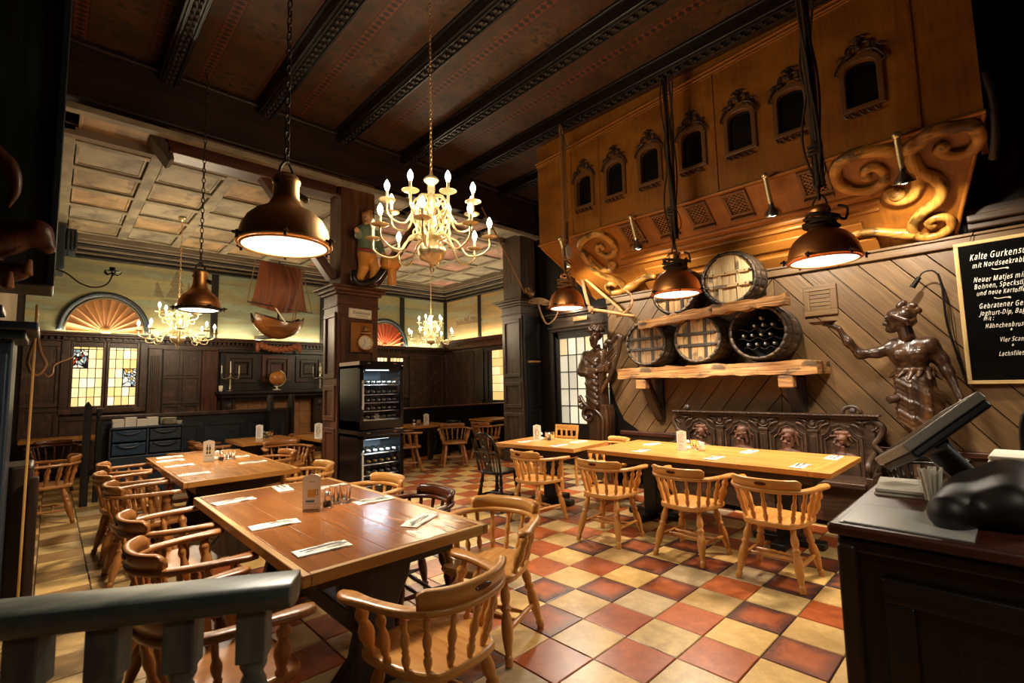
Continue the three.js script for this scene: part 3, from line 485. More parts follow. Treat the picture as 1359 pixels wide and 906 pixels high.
{ // the sliver of a third window, in the side wall
  const f = structGroup('window_3'), X = 8.66, tones = [0xf3d898, 0xf9e6b6, 0xe6c67e].map((c) => std({ color: c, emissive: c, emissiveIntensity: 0.8, roughness: 0.2 }));
  part('window_frame', [bx(X, 1.0, -10.16, X + 0.05, 1.1, -8.8, 0.008, 'z'), bx(X, 2.45, -10.16, X + 0.05, 2.56, -8.8, 0.008, 'z'), bx(X, 1.1, -10.16, X + 0.05, 2.45, -10.02, 0.008, 'y'), bx(X, 1.1, -9.9, X + 0.05, 2.45, -9.84, 0.008, 'y'), bx(X + 0.03, 1.0, -10.2, X + 0.05, 2.5, -8.8)], M.black, f);
  part('shutter', [bx(X - 0.03, 1.1, -10.55, X, 2.5, -10.18, 0.01, 'y')], M.dark, f);
  for (let j = 0; j < 6; j++) for (let i = 0; i < 3; i++) part('pane', bx(X + 0.015, 1.1 + j * 0.225 + 0.006, -9.84 + i * 0.3 + 0.006, X + 0.025, 1.1 + (j + 1) * 0.225 - 0.006, -9.84 + (i + 1) * 0.3 - 0.006), tones[Math.floor(rnd() * 3)], f);
}
// cornice return at the near end of the back wall
struct('trim_3', [bx(-0.45, 3.62, ZB + 0.3, 0.06, 4.36, ZB + 1.0, 0.02), bx(0.06, 3.98, ZB + 0.4, 0.2, 4.36, ZB + 0.95, 0.01), ...[[0.08, 3.86], [0.13, 3.93], [0.18, 4.0]].map(([x, y]) => bx(x, y, ZB + 0.95, x + 0.03, 4.30, ZB + 1.0, 0.008, 'y'))], M.bluish);
// =====================  CHAIRS  =====================
const LEG = [[0.013, 0], [0.019, 0.02], [0.017, 0.07], [0.021, 0.10], [0.014, 0.12], [0.015, 0.14], [0.024, 0.30], [0.027, 0.42], [0.024, 0.54], [0.016, 0.60], [0.024, 0.63], [0.024, 0.66], [0.016, 0.69], [0.022, 0.74], [0.023, 0.80], [0.016, 0.90], [0.018, 1]];
const SPIN = [[0.008, 0], [0.009, 0.12], [0.015, 0.22], [0.016, 0.28], [0.010, 0.34], [0.014, 0.38], [0.010, 0.42], [0.016, 0.52], [0.017, 0.60], [0.010, 0.70], [0.012, 0.86], [0.009, 1]];
const VASE = [[0.010, 0], [0.013, 0.08], [0.020, 0.14], [0.013, 0.20], [0.019, 0.26], [0.027, 0.42], [0.026, 0.52], [0.015, 0.66], [0.023, 0.74], [0.023, 0.80], [0.013, 0.86], [0.015, 1]];
const STR = [[0.010, 0], [0.013, 0.12], [0.020, 0.38], [0.013, 0.44], [0.019, 0.5], [0.013, 0.56], [0.020, 0.62], [0.013, 0.88], [0.010, 1]];
const seatShape = (() => { const s = new THREE.Shape(); s.moveTo(-0.235, 0.10); s.bezierCurveTo(-0.24, 0.20, -0.20, 0.225, -0.12, 0.225); s.lineTo(0.12, 0.225); s.bezierCurveTo(0.20, 0.225, 0.24, 0.20, 0.235, 0.10); s.bezierCurveTo(0.235, -0.02, 0.21, -0.15, 0.15, -0.205); s.bezierCurveTo(0.08, -0.235, -0.08, -0.235, -0.15, -0.205); s.bezierCurveTo(-0.21, -0.15, -0.235, -0.02, -0.235, 0.10); return s; })();
const seatGeo = metric(extr(seatShape, 0.042, 0.014, 3).rotateX(PI / 2).translate(0, 0.435, 0), 'z', 1.5);
const BOW = [[-0.305, 0.688, 0.205], [-0.295, 0.688, 0.10], [-0.275, 0.688, -0.03], [-0.235, 0.688, -0.15], [-0.14, 0.688, -0.235], [0, 0.688, -0.26], [0.14, 0.688, -0.235], [0.235, 0.688, -0.15], [0.275, 0.688, -0.03], [0.295, 0.688, 0.10], [0.305, 0.688, 0.205]];
const bowGeo = sweep(BOW, (t) => { const e = Math.min(t, 1 - t), w = 0.028 + 0.012 * clamp((0.14 - e) / 0.08, 0, 1) - (e < 0.035 ? (0.035 - e) * 0.55 : 0); return oval(w, 0.0165, 14, 0.7); }, 64);
const CREST = curve(BOW), crestGeo = (() => {
  const sub = []; for (let i = 0; i <= 24; i++) sub.push(CREST.getPoint(lerp(0.315, 0.685, i / 24)).toArray());
  return sweep(sub, (t) => { const e = Math.min(t, 1 - t), h = 0.086 - (e < 0.05 ? (0.05 - e) * 0.35 : 0); return [[0.020, 0.012], [-0.016, 0.012], [-0.010, 0.05], [-0.010, h - 0.012], [-0.004 + 0.012, h], [0.022, h - 0.002], [0.034, h - 0.008], [0.026, 0.05]].map(([a, b]) => [-a, b]); }, 32);
})();
const slotGeo = (() => { const p = CREST.getPoint(0.5); return place(extr((() => { const s = new THREE.Shape(); s.absellipse(0, 0, 0.042, 0.013, 0, 2 * PI); return s; })(), 0.012, 0.002), p.x, p.y + 0.052, p.z - 0.028); })();
const thick = (p, k) => p.map(([r, y]) => [r * k, y]);
const bowAt = (t) => CREST.getPoint(t), spinGeos = [];
for (const [t, sx, sz] of [[0.27, -0.195, -0.07], [0.34, -0.155, -0.145], [0.42, -0.085, -0.185], [0.5, 0, -0.20], [0.58, 0.085, -0.185], [0.66, 0.155, -0.145], [0.73, 0.195, -0.07]]) { const p = bowAt(t); spinGeos.push(turned(SPIN, [sx, 0.425, sz], [p.x, p.y, p.z], 1.12, 10)); }
const vaseGeos = []; for (const [t, sx, sz] of [[0.10, -0.205, 0.13], [0.90, 0.205, 0.13], [0.185, -0.208, 0.03], [0.815, 0.208, 0.03]]) { const p = bowAt(t); vaseGeos.push(turned(VASE, [sx, 0.425, sz], [p.x, p.y, p.z], Math.abs(sz) < 0.05 ? 0.85 : 1.15, 12)); }
const FEET = [[-0.22, -0.235], [0.22, -0.235], [-0.225, 0.225], [0.225, 0.225]], TOPS = [[-0.15, -0.13], [0.15, -0.13], [-0.155, 0.13], [0.155, 0.13]];
const legGeos = FEET.map((f, i) => turned(LEG, [f[0], 0, f[1]], [TOPS[i][0], 0.415, TOPS[i][1]], 1.22, 12));
const mid = (i, h) => [lerp(FEET[i][0], TOPS[i][0], h / 0.415), h, lerp(FEET[i][1], TOPS[i][1], h / 0.415)];
const strGeos = [turned(STR, mid(0, 0.16), mid(2, 0.16), 0.9, 10), turned(STR, mid(1, 0.16), mid(3, 0.16), 0.9, 10)];
{ const a = mid(0, 0.16), b = mid(2, 0.16), c = mid(1, 0.16), d = mid(3, 0.16), at = (p, q, t) => p.map((v, i) => lerp(v, q[i], t)); for (const t of [0.36, 0.64]) strGeos.push(turned(STR, at(a, b, t), at(c, d, t), 0.85, 10)); }
function makeChair(m, label, p, turn, group) {
  const t = thing('captain_chair', label, 'chair', p, turn, group);
  part('seat', seatGeo, m, t); for (const g of legGeos) part('leg', g, m, t); for (const g of strGeos) part('stretcher', g, m, t);
  for (const g of spinGeos) part('spindle', g, m, t); for (const g of vaseGeos) part('arm_post', g, m, t); part('arm_bow', bowGeo, m, t);
  const c = part('crest_rail', crestGeo, m, t); part('hand_slot', slotGeo, M.brownChair, c, 'dark oval hand slot'); return t;
}
const protos = {};
function chair(kind, x, z, turn, label, group) { if (!protos[kind]) return protos[kind] = makeChair(M[kind], label, [x, 0, z], turn, group); return copyOf(protos[kind], 'captain_chair', label, [x, 0, z], turn, group); }
const Q = PI / 2, G1 = 'chairs around the red-brown table', G2 = 'chairs around the tan table', G3 = 'chairs along the long golden table';
chair('blond', 1.20, -1.76, PI + 0.12, 'light wood captain chair at the near end of the red-brown table, back to the viewer', G1);
chair('blond', 1.97, -2.28, -1.93, 'light wood captain chair turned slightly, beside the checkered floor at the red-brown table', G1);
chair('brownChair', 1.85, -2.98, -Q - 0.08, 'dark reddish-brown glossy captain chair between two light chairs', G1);
chair('blond', 1.88, -3.70, -Q - 0.05, 'light wood captain chair in front of the lower wine cooler', G1);
chair('amber', 0.60, -3.76, Q + 0.05, 'amber captain chair at the far aisle-side corner of the red-brown table', G1);
chair('amber', 0.57, -2.98, Q - 0.03, 'amber captain chair on the aisle side, middle of the red-brown table', G1);
chair('amber', 0.52, -2.18, Q - 0.1, 'amber captain chair behind the grey balustrade', G1);
chair('amber', 0.62, -5.16, Q, 'amber captain chair on the aisle side of the tan table, nearest the red-brown table', G2);
chair('amber', 0.60, -5.92, Q - 0.06, 'amber captain chair on the aisle side of the tan table, second of three', G2);
chair('amber', 0.66, -6.70, Q + 0.05, 'amber captain chair on the aisle side of the tan table, farthest of three', G2);
chair('blond', 1.82, -4.92, -Q + 0.12, 'light wood captain chair between the tan table and the brown pillar, nearer of two', G2);
chair('amber', 1.92, -6.22, -Q, 'orange captain chair at the far corner of the tan table, pillar side', G2);
chair('amber', 1.28, -7.30, 0.05, 'amber captain chair at the far end of the tan table', G2);
chair('blond', 4.09, -1.36, Q, 'light wood captain chair at the long golden table, next to the counter', G3);
chair('blond', 4.10, -2.06, Q + 0.05, 'light wood captain chair at the long golden table, second from the counter', G3);
chair('blond', 4.00, -2.84, Q - 0.08, 'light wood captain chair at the long golden table, third from the counter', G3);
chair('blond', 4.02, -3.82, Q + 0.08, 'light wood captain chair at the small golden table beside the black wheelback chair');
chair('blond', 5.34, -3.80, -Q + 0.4, 'light wood captain chair between the two golden tables, in front of the carved harpist');
chair('amber', 1.79, -8.52, Q, 'amber captain chair against the dark partition, behind the tan table');
chair('amber', 1.74, -7.82, Q + 0.05, 'amber captain chair with its arms toward the small far table', undefined);
chair('amber', 2.45, -7.28, PI, 'amber captain chair with its back to the viewer at the small far table');
chair('amber', 3.16, -8.62, 0.1, 'amber captain chair behind the far tables, beside the pillar with the clock');
chair('amber', 0.02, -8.02, -Q, 'amber captain chair by the dark partition wall at the end of the aisle');
chair('brownChair', 0.08, -10.6, PI, 'dark captain chair at the table below the stained glass window');
chair('amber', 4.70, -7.72, Q + 0.3, 'amber captain chair half hidden by the wine cooler');
chair('amber', 5.62, -7.52, PI + 0.5, 'amber captain chair in front of the table behind the wine cooler');
chair('blackChair', 6.05, -8.35, -Q, 'black captain chair beside the table behind the wine cooler');
chair('amber', 6.45, -7.55, Q - 0.2, 'amber captain chair beside the dark square pillar with carved capital');
chair('blackChair', 5.70, -0.58, -Q - 0.1, 'black captain chair behind the counter end of the long table');
{ // wheelback side chair
  const t = thing('side_chair', 'black carved side chair with tall pierced back beside the small golden table', 'chair', [4.06, 0, -4.52], Q + 0.15), m = M.blackChair;
  part('seat', metric(extr(seatShape, 0.036, 0.012, 2).rotateX(PI / 2).scale(0.88, 1, 0.9).translate(0, 0.445, 0)), m, t);
  for (const [sx, sz] of [[-1, -1], [1, -1], [-1, 1], [1, 1]]) part('leg', turned(LEG, [sx * 0.19, 0, sz * 0.19], [sx * 0.14, 0.43, sz * 0.13], 1.05, 10), m, t);
  part('stretcher', turned(STR, [-0.175, 0.16, 0.175], [-0.175, 0.16, -0.175], 0.9, 8), m, t); part('stretcher', turned(STR, [0.175, 0.16, 0.175], [0.175, 0.16, -0.175], 0.9, 8), m, t); part('stretcher', turned(STR, [-0.175, 0.17, 0], [0.175, 0.17, 0], 0.9, 8), m, t);
  const hoop = []; for (let i = 0; i <= 16; i++) { const a = PI * i / 16; hoop.push([-cos(a) * (0.17 + 0.05 * sin(a)), 0.46 + 0.47 * sin(a) ** 0.62, -0.17 - 0.13 * sin(a) ** 0.7]); }
  part('back_hoop', tube(hoop, 0.015, 40, 8), m, t);
  for (let i = -3; i <= 3; i++) { if (!i) continue; const x = i * 0.05; part('spindle', rod([x * 0.9, 0.45, -0.18], [x * 1.2, 0.92 - Math.abs(i) * 0.02, -0.295], 0.007, 8), m, t); }
  const sp = new THREE.Shape([[-0.05, 0], [0.05, 0], [0.03, 0.1], [0.06, 0.2], [0.045, 0.32], [0.06, 0.42], [0.03, 0.47], [-0.03, 0.47], [-0.06, 0.42], [-0.045, 0.32], [-0.06, 0.2], [-0.03, 0.1]].map((p) => new THREE.Vector2(...p)));
  for (const [y, r] of [[0.12, 0.018], [0.22, 0.028], [0.34, 0.022], [0.41, 0.012]]) { const h = new THREE.Path(); h.absellipse(0, y, r, r * 1.1, 0, 2 * PI); sp.holes.push(h); }
  part('splat', place(extr(sp, 0.014, 0.002), 0, 0.455, -0.185, 0, -0.25), m, t);
  part('rung', [rod([-0.19, 0.70, -0.255], [0.19, 0.70, -0.255], 0.008, 8)], m, t);
}
{ // ladder chair
  const t = thing('ladder_chair', 'light wood chair with a flat slotted top rail behind the small golden table', 'chair', [5.42, 0, -4.72], -Q + 0.1), m = M.blond;
  part('seat', cb(0.42, 0.035, 0.42, 0, 0.44, 0, 0.012, 'z'), m, t);
  for (const [sx, sz] of [[-1, 1], [1, 1]]) part('leg', cb(0.038, 0.43, 0.038, sx * 0.18, 0.215, sz * 0.18, 0.006, 'y'), m, t);
  for (const sx of [-1, 1]) part('back_post', [rod([sx * 0.18, 0, -0.2], [sx * 0.18, 0.46, -0.18], 0.021, 10), rod([sx * 0.18, 0.45, -0.18], [sx * 0.19, 0.88, -0.25], 0.02, 10)], m, t);
  part('top_rail', cb(0.42, 0.085, 0.024, 0, 0.84, -0.245, 0.008, 'x'), m, t); part('back_rail', cb(0.38, 0.035, 0.02, 0, 0.70, -0.22, 0.006, 'x'), m, t);
  for (const x of [-0.09, 0, 0.09]) part('back_slat', cb(0.03, 0.10, 0.016, x, 0.762, -0.232, 0.004, 'y'), m, t);
}
// =====================  TABLES  =====================
function table(label, x0, x1, z0, z1, m, edge, o = {}) {
  const w = x1 - x0, d = z1 - z0, t = thing('dining_table', label, 'table', [(x0 + x1) / 2, 0, (z0 + z1) / 2], o.turn ?? 0), n = o.boards ?? 5, th = o.th ?? 0.045, y = 0.76, e = o.rim ?? 0;
  const bw = (w - 2 * e) / n, ends = o.ends ? 0.16 : e;
  for (let i = 0; i < n; i++) part('top_board', bx(-w / 2 + e + i * bw + 0.0006, y - th, -d / 2 + ends + 0.0006, -w / 2 + e + (i + 1) * bw - 0.0006, y - rr(0, 0.0006), d / 2 - ends - 0.0006, 0.0025, 'z'), m, t);
  if (o.ends) for (const s of [-1, 1]) part('breadboard_end', bx(-w / 2, y - th, s * d / 2, w / 2, y, s * (d / 2 - ends), 0.006, 'x'), m, t);
  if (e) { for (const s of [-1, 1]) part('edge_board', bx(s * w / 2, y - th, -d / 2, s * (w / 2 - e), y + 0.0005, d / 2, 0.006, 'z'), edge, t); for (const s of [-1, 1]) part('edge_board', bx(-w / 2 + e, y - th, s * d / 2, w / 2 - e, y + 0.0005, s * (d / 2 - e), 0.006, 'x'), edge, t); }
  part('apron', [bx(-w / 2 + 0.12, y - th - 0.09, -d / 2 + 0.16, w / 2 - 0.12, y - th, d / 2 - 0.16)], M.dark, t);
  if (o.legs === 'trestle') {
    const pr = [[0.30, 0], [0.30, 0.05], [0.22, 0.09], [0.13, 0.18], [0.10, 0.30], [0.14, 0.42], [0.19, 0.50], [0.20, 0.56], [0.30, 0.60], [0.30, 0.655]], out = [...pr, ...pr.slice().reverse().map(([a, b]) => [-a, b])];
    for (const s of [-1, 1]) part('trestle', extr(out, 0.07, 0.012, 2).translate(0, 0, s * (d / 2 - 0.34)), M.dark, t); part('stretcher', bx(-0.05, 0.22, -d / 2 + 0.36, 0.05, 0.32, d / 2 - 0.36, 0.01, 'z'), M.dark, t);
  } else if (o.legs === 'pedestal') {
    for (const s of d > 1.6 ? [-1, 1] : [0]) { const z = s * (d / 2 - 0.5), pd = []; part('pedestal', [bx(-0.08, 0.06, z - 0.08, 0.08, y - th - 0.03, z + 0.08, 0.015, 'y'), bx(-0.33, 0, z - 0.06, 0.33, 0.075, z + 0.06, 0.02, 'x'), bx(-0.06, 0, z - 0.3, 0.06, 0.07, z + 0.3, 0.02, 'z')], M.black, t); }
  } else for (const [sx, sz] of [[-1, -1], [1, -1], [-1, 1], [1, 1]]) part('leg', cb(0.07, y - th, 0.07, sx * (w / 2 - 0.11), (y - th) / 2, sz * (d / 2 - 0.12), 0.008, 'y'), M.dark, t);
  return t;
}
table('large red-brown wooden table with a thick tan edge, behind the grey balustrade', 0.76, 1.74, -4.08, -2.03, M.tableRed, M.tableEdge, { legs: 'trestle', rim: 0.035, boards: 5, th: 0.05 });
table('tan wooden table with striped boards under the bell-shaped brass lamp', 0.82, 1.76, -6.98, -4.80, M.tableTan, M.tableTan, { legs: 'trestle', rim: 0.03, boards: 6, th: 0.05 });
table('long golden wooden table with board ends in front of the carved bench', 4.42, 5.50, -3.42, -1.05, M.tableGold, M.tableGold, { legs: 'pedestal', ends: true, boards: 6 });
table('small golden table beside the carved harpist post', 4.25, 5.08, -4.78, -3.58, M.tableGold, M.tableGold, { legs: 'pedestal', boards: 5, turn: 0.12 });
table('small tan table in front of the dark partition, under the ship model', 1.98, 2.78, -8.54, -7.62, M.tableTan, M.tableTan, { legs: 'pedestal', boards: 4 });
table('small tan table half behind the pillar with the clock', 2.90, 3.72, -8.22, -7.14, M.tableTan, M.tableTan, { boards: 4 });
table('small amber table right behind the tall wine cooler', 4.95, 5.82, -8.60, -7.86, M.tableTan, M.tableTan, { boards: 4 });
table('small amber table behind the dark square pillar', 6.85, 7.65, -8.6, -7.8, M.tableTan, M.tableTan, { boards: 4 });
table('small amber table below the stained glass window', -0.35, 0.62, -11.85, -11.1, M.tableTan, M.tableTan, { boards: 4 });
// =====================  ON THE TABLES  =====================
const TOP = 0.7605;
const napGeo = [bx(-0.052, 0, -0.125, 0.052, 0.004, 0.125, 0.0015), bx(-0.050, 0.004, -0.125, 0.046, 0.007, 0.10, 0.0015)], napBand = bx(-0.054, 0.007, 0.02, 0.05, 0.0085, 0.075, 0.0006);
const forkGeo = join([sweep([[0, 0, -0.09], [0, 0.002, -0.02], [0, 0.004, 0.05], [0, 0.003, 0.075]], (t) => oval(0.0065 - 0.0035 * sin(t * PI) + 0.003 * t, 0.0015, 8), 16), ...[-0.008, -0.0027, 0.0027, 0.008].map((x) => rod([x, 0.0035, 0.073], [x, 0.005, 0.112], 0.0013, 6)), bx(-0.0095, 0.002, 0.068, 0.0095, 0.0045, 0.078, 0.001)]);
const knifeGeo = join([sweep([[0, 0, -0.095], [0, 0.001, -0.05], [0, 0.001, -0.005]], () => oval(0.0065, 0.003, 8), 8), extr([[-0.006, 0], [0.007, 0], [0.008, 0.08], [0.004, 0.105], [-0.004, 0.112], [-0.007, 0.09]], 0.0016, 0.0004).rotateX(PI / 2).translate(0, 0.001, -0.005)]);
let napP, forkP, knifeP;
function setting(x, z, turn, where) {
  const y = TOP;
  if (!napP) { napP = thing('paper_napkin', 'folded white paper napkin ' + where, 'napkin', [x, y, z], turn, 'paper napkins laid on the tables'); part('folded_sheet', napGeo, M.paper, napP); part('paper_band', napBand, M.cloth, napP); } else copyOf(napP, 'paper_napkin', 'folded white paper napkin ' + where, [x, y, z], turn);
  const c = cos(turn), s = sin(turn), off = (a) => [x + a * c, y + 0.0095, z - a * s];
  if (!forkP) { forkP = one('table_fork', forkGeo, M.steel, 'steel fork on the napkin ' + where, 'fork', 'forks on the napkins'); forkP.position.set(...off(-0.016)); forkP.rotation.y = turn + 0.06; } else copyOf(forkP, 'table_fork', 'steel fork on the napkin ' + where, off(-0.016), turn + rr(-0.1, 0.1));
  if (!knifeP) { knifeP = one('table_knife', knifeGeo, M.steel, 'steel knife on the napkin ' + where, 'knife', 'knives on the napkins'); knifeP.position.set(...off(0.018)); knifeP.rotation.y = turn; } else copyOf(knifeP, 'table_knife', 'steel knife on the napkin ' + where, off(0.018), turn + rr(-0.1, 0.1));
}
const S = (list, name) => list.forEach(([x, z, a, w]) => setting(x, z, a, w + ' ' + name));
S([[0.93, -3.72, Q + 0.1, 'at the far aisle-side seat of'], [0.93, -2.90, Q + 0.08, 'at the middle aisle-side seat of'], [0.95, -2.30, Q + 0.05, 'at the corner by the balustrade of'], [1.56, -3.66, -Q + 0.1, 'at the seat facing the wine cooler of'], [1.58, -3.0, -Q + 0.06, 'before the dark brown chair at'], [1.52, -2.36, -Q - 0.5, 'at the corner by the checkered floor of'], [1.30, -3.90, 0.1, 'at the far end of']], 'the red-brown table');
S([[0.97, -5.20, Q, 'at the first aisle-side seat of'], [0.97, -5.90, Q, 'at the second aisle-side seat of'], [0.97, -6.42, Q, 'at the third aisle-side seat of'], [1.02, -6.80, Q, 'at the aisle-side far corner of'], [1.55, -5.55, -Q, 'at the first pillar-side seat of'], [1.55, -6.15, -Q, 'at the second pillar-side seat of'], [1.50, -6.72, -Q, 'at the third pillar-side seat of']], 'the tan table');
S([[4.62, -1.32, Q, 'nearest the counter, chair side of'], [4.62, -2.05, Q, 'before the second chair of'], [4.64, -2.85, Q, 'before the third chair of'], [5.28, -1.22, -Q, 'nearest the counter, bench side of'], [5.22, -1.95, -Q, 'mid bench side of'], [5.2, -3.05, -Q, 'at the far bench side of']], 'the long golden table');
S([[4.45, -3.86, Q, 'before the front chair of'], [4.88, -3.90, -Q, 'before the rear chair of'], [4.50, -4.48, Q, 'before the black chair of']], 'the small golden table');
// menu stands, glasses, condiments
function menuMat(s, kind) {
  const c = document.createElement('canvas'); c.width = 128; c.height = 256; const g = c.getContext('2d'); g.fillStyle = '#efe7d6'; g.fillRect(0, 0, 128, 256);
  if (kind === 'beer') { g.fillStyle = '#c9b48a'; g.fillRect(44, 34, 40, 8); g.fillStyle = '#d8a53a'; g.fillRect(36, 90, 56, 62); g.fillStyle = '#f3e3b0'; g.fillRect(36, 82, 56, 14); g.strokeStyle = '#b4852a'; g.lineWidth = 6; g.strokeRect(92, 98, 16, 38); g.fillStyle = '#4a7396'; g.fillRect(22, 172, 62, 16); g.fillStyle = '#b7c9d4'; g.fillRect(16, 196, 80, 6); g.fillStyle = '#b08a4a'; g.fillRect(10, 236, 108, 14); }
  else if (kind === 'bottles') { g.fillStyle = '#3b4a30'; for (const x of [36, 66]) { g.fillRect(x, 70, 20, 90); g.fillRect(x + 6, 40, 8, 34); } g.fillStyle = '#c9b060'; g.fillRect(36, 110, 20, 22); g.fillRect(66, 110, 20, 22); g.fillStyle = '#8aa07a'; g.fillRect(20, 180, 88, 8); }
  else { g.fillStyle = '#b58a3a'; g.fillRect(38, 14, 52, 8); g.fillStyle = '#5a5248'; let k = s; for (let y = 40; y < 230; y += 13) { k = (k * 31 + 7) % 97; g.fillRect(18, y, 40 + k % 50, 4); } if (kind === 'emblem') { g.strokeStyle = '#a8832e'; g.lineWidth = 10; g.beginPath(); g.ellipse(64, 120, 28, 50, 0, 0, 2 * PI); g.stroke(); } }
  const t = new THREE.CanvasTexture(c); t.colorSpace = THREE.SRGBColorSpace; return std({ map: t, roughness: 0.45 });
}
function menuStand(x, z, turn, h, kind, label, seed2) {
  const t = thing('menu_stand', label, 'menu card', [x, TOP, z], turn), m = menuMat(seed2, kind), w = h * 0.5;
  for (let i = 0; i < 3; i++) { const g = new THREE.BoxGeometry(w, h, 0.002); g.translate(0, h / 2, w * 0.289); g.rotateY(i * 2 * PI / 3); part('card_face', g, m, t); }
  part('card_peak', place(extr([[-w / 2, 0], [w / 2, 0], [0, w * 0.16]], 0.002), 0, h, w * 0.289), M.paper, t);
}
const glassGeo = lathe([[0, 0.004], [0.026, 0.004], [0.028, 0.0], [0.030, 0.002], [0.034, 0.10], [0.032, 0.10], [0.028, 0.012], [0, 0.012]], 20);
const jarBody = lathe([[0, 0], [0.026, 0], [0.030, 0.006], [0.030, 0.05], [0.024, 0.064], [0.018, 0.07], [0.018, 0.074], [0, 0.074]], 18), jarLid = lathe([[0, 0.070], [0.020, 0.070], [0.022, 0.078], [0.016, 0.094], [0.006, 0.10], [0, 0.10]], 18), fill = lathe([[0, 0.004], [0.025, 0.004], [0.026, 0.008], [0.026, 0.036], [0, 0.037]], 14);
const fillDark = std({ color: 0x241008, roughness: 0.2 }), salt = std({ color: 0xe8e4da, roughness: 0.9 });
let glassP, shakerP, pepperP;
function cluster(x, z, where, nGlass = 3) {
  const pos = [[0.10, 0.02], [0.155, -0.03], [0.17, 0.05], [0.215, 0.0]];
  for (let i = 0; i < nGlass; i++) { const l = `small drinking glass ${['nearest', 'second-nearest', 'third-nearest', 'farthest from'][i]} ${i < 3 ? 'to ' : ''}the menu stand ${where}`, p = [x + pos[i][0], TOP, z + pos[i][1] - 0.06]; glassP = glassP ? (copyOf(glassP, 'drinking_glass', l, p, rr(0, 3)), glassP) : one('drinking_glass', glassGeo, M.solidGlass, l, 'glass', 'small drinking glasses on the tables', p); }
  for (const [k, dx, dz, f, n] of [['shakerP', 0.045, -0.10, salt, 'pale-filled glass shaker'], ['pepperP', 0.055, 0.03, fillDark, 'dark-filled glass jar']]) {
    const l = `${n} by the menu ${where}`, p = [x + dx, TOP, z + dz], src = k === 'shakerP' ? shakerP : pepperP;
    if (src) copyOf(src, 'condiment_shaker', l, p); else { const t = thing('condiment_shaker', l, 'shaker', p, 0, 'condiment shakers on the tables'); part('jar', jarBody, M.glass, t); part('filling', fill, f, t); part('lid', jarLid, k === 'shakerP' ? M.cloth : M.silver, t); if (k === 'shakerP') shakerP = t; else pepperP = t; }
  }
}
menuStand(1.20, -3.06, -0.62, 0.21, 'beer', 'white menu stand with a beer glass print on the red-brown table', 3); cluster(1.24, -3.10, 'on the red-brown table', 4);
menuStand(1.26, -6.05, -0.4, 0.21, 'bottles', 'white menu stand with two bottles printed on it, on the tan table', 5); cluster(1.30, -6.0, 'on the tan table');
menuStand(4.95, -2.55, -0.9, 0.20, 'list', 'white menu stand with a printed list on the long golden table', 9); cluster(5.0, -2.42, 'on the long golden table', 2);
menuStand(4.66, -4.42, -0.7, 0.20, 'emblem', 'white menu stand with a golden emblem on the small golden table', 11); cluster(4.72, -4.34, 'on the small golden table', 3);
menuStand(2.38, -8.2, -0.5, 0.20, 'list', 'white menu stand on the small table before the dark partition', 13); cluster(2.42, -8.2, 'on the table before the partition', 2);
menuStand(2.96, -7.36, -0.5, 0.22, 'emblem', 'white menu stand at the pillar edge of the half-hidden table', 15);
menuStand(5.38, -8.1, -0.6, 0.20, 'emblem', 'white menu stand on the table behind the wine cooler', 17); cluster(5.12, -8.1, 'on the table behind the wine cooler', 2);
{ // flower jar on the long table
  const t = thing('sugar_jar', 'small white jar with paper sachets beside the menu on the long golden table', 'jar', [5.02, TOP, -2.36]);
  part('jar', lathe([[0, 0], [0.03, 0], [0.034, 0.03], [0.032, 0.065], [0.030, 0.065], [0.030, 0.01], [0, 0.01]], 18), M.ivory, t); for (let i = 0; i < 7; i++) part('sachet', place(cb(0.026, 0.075, 0.003, 0, 0.0375, 0, 0.001), rr(-0.012, 0.012), 0.02, rr(-0.012, 0.012), rr(0, 6), rr(-0.25, 0.25), rr(-0.25, 0.25)), M.paper, t);
}
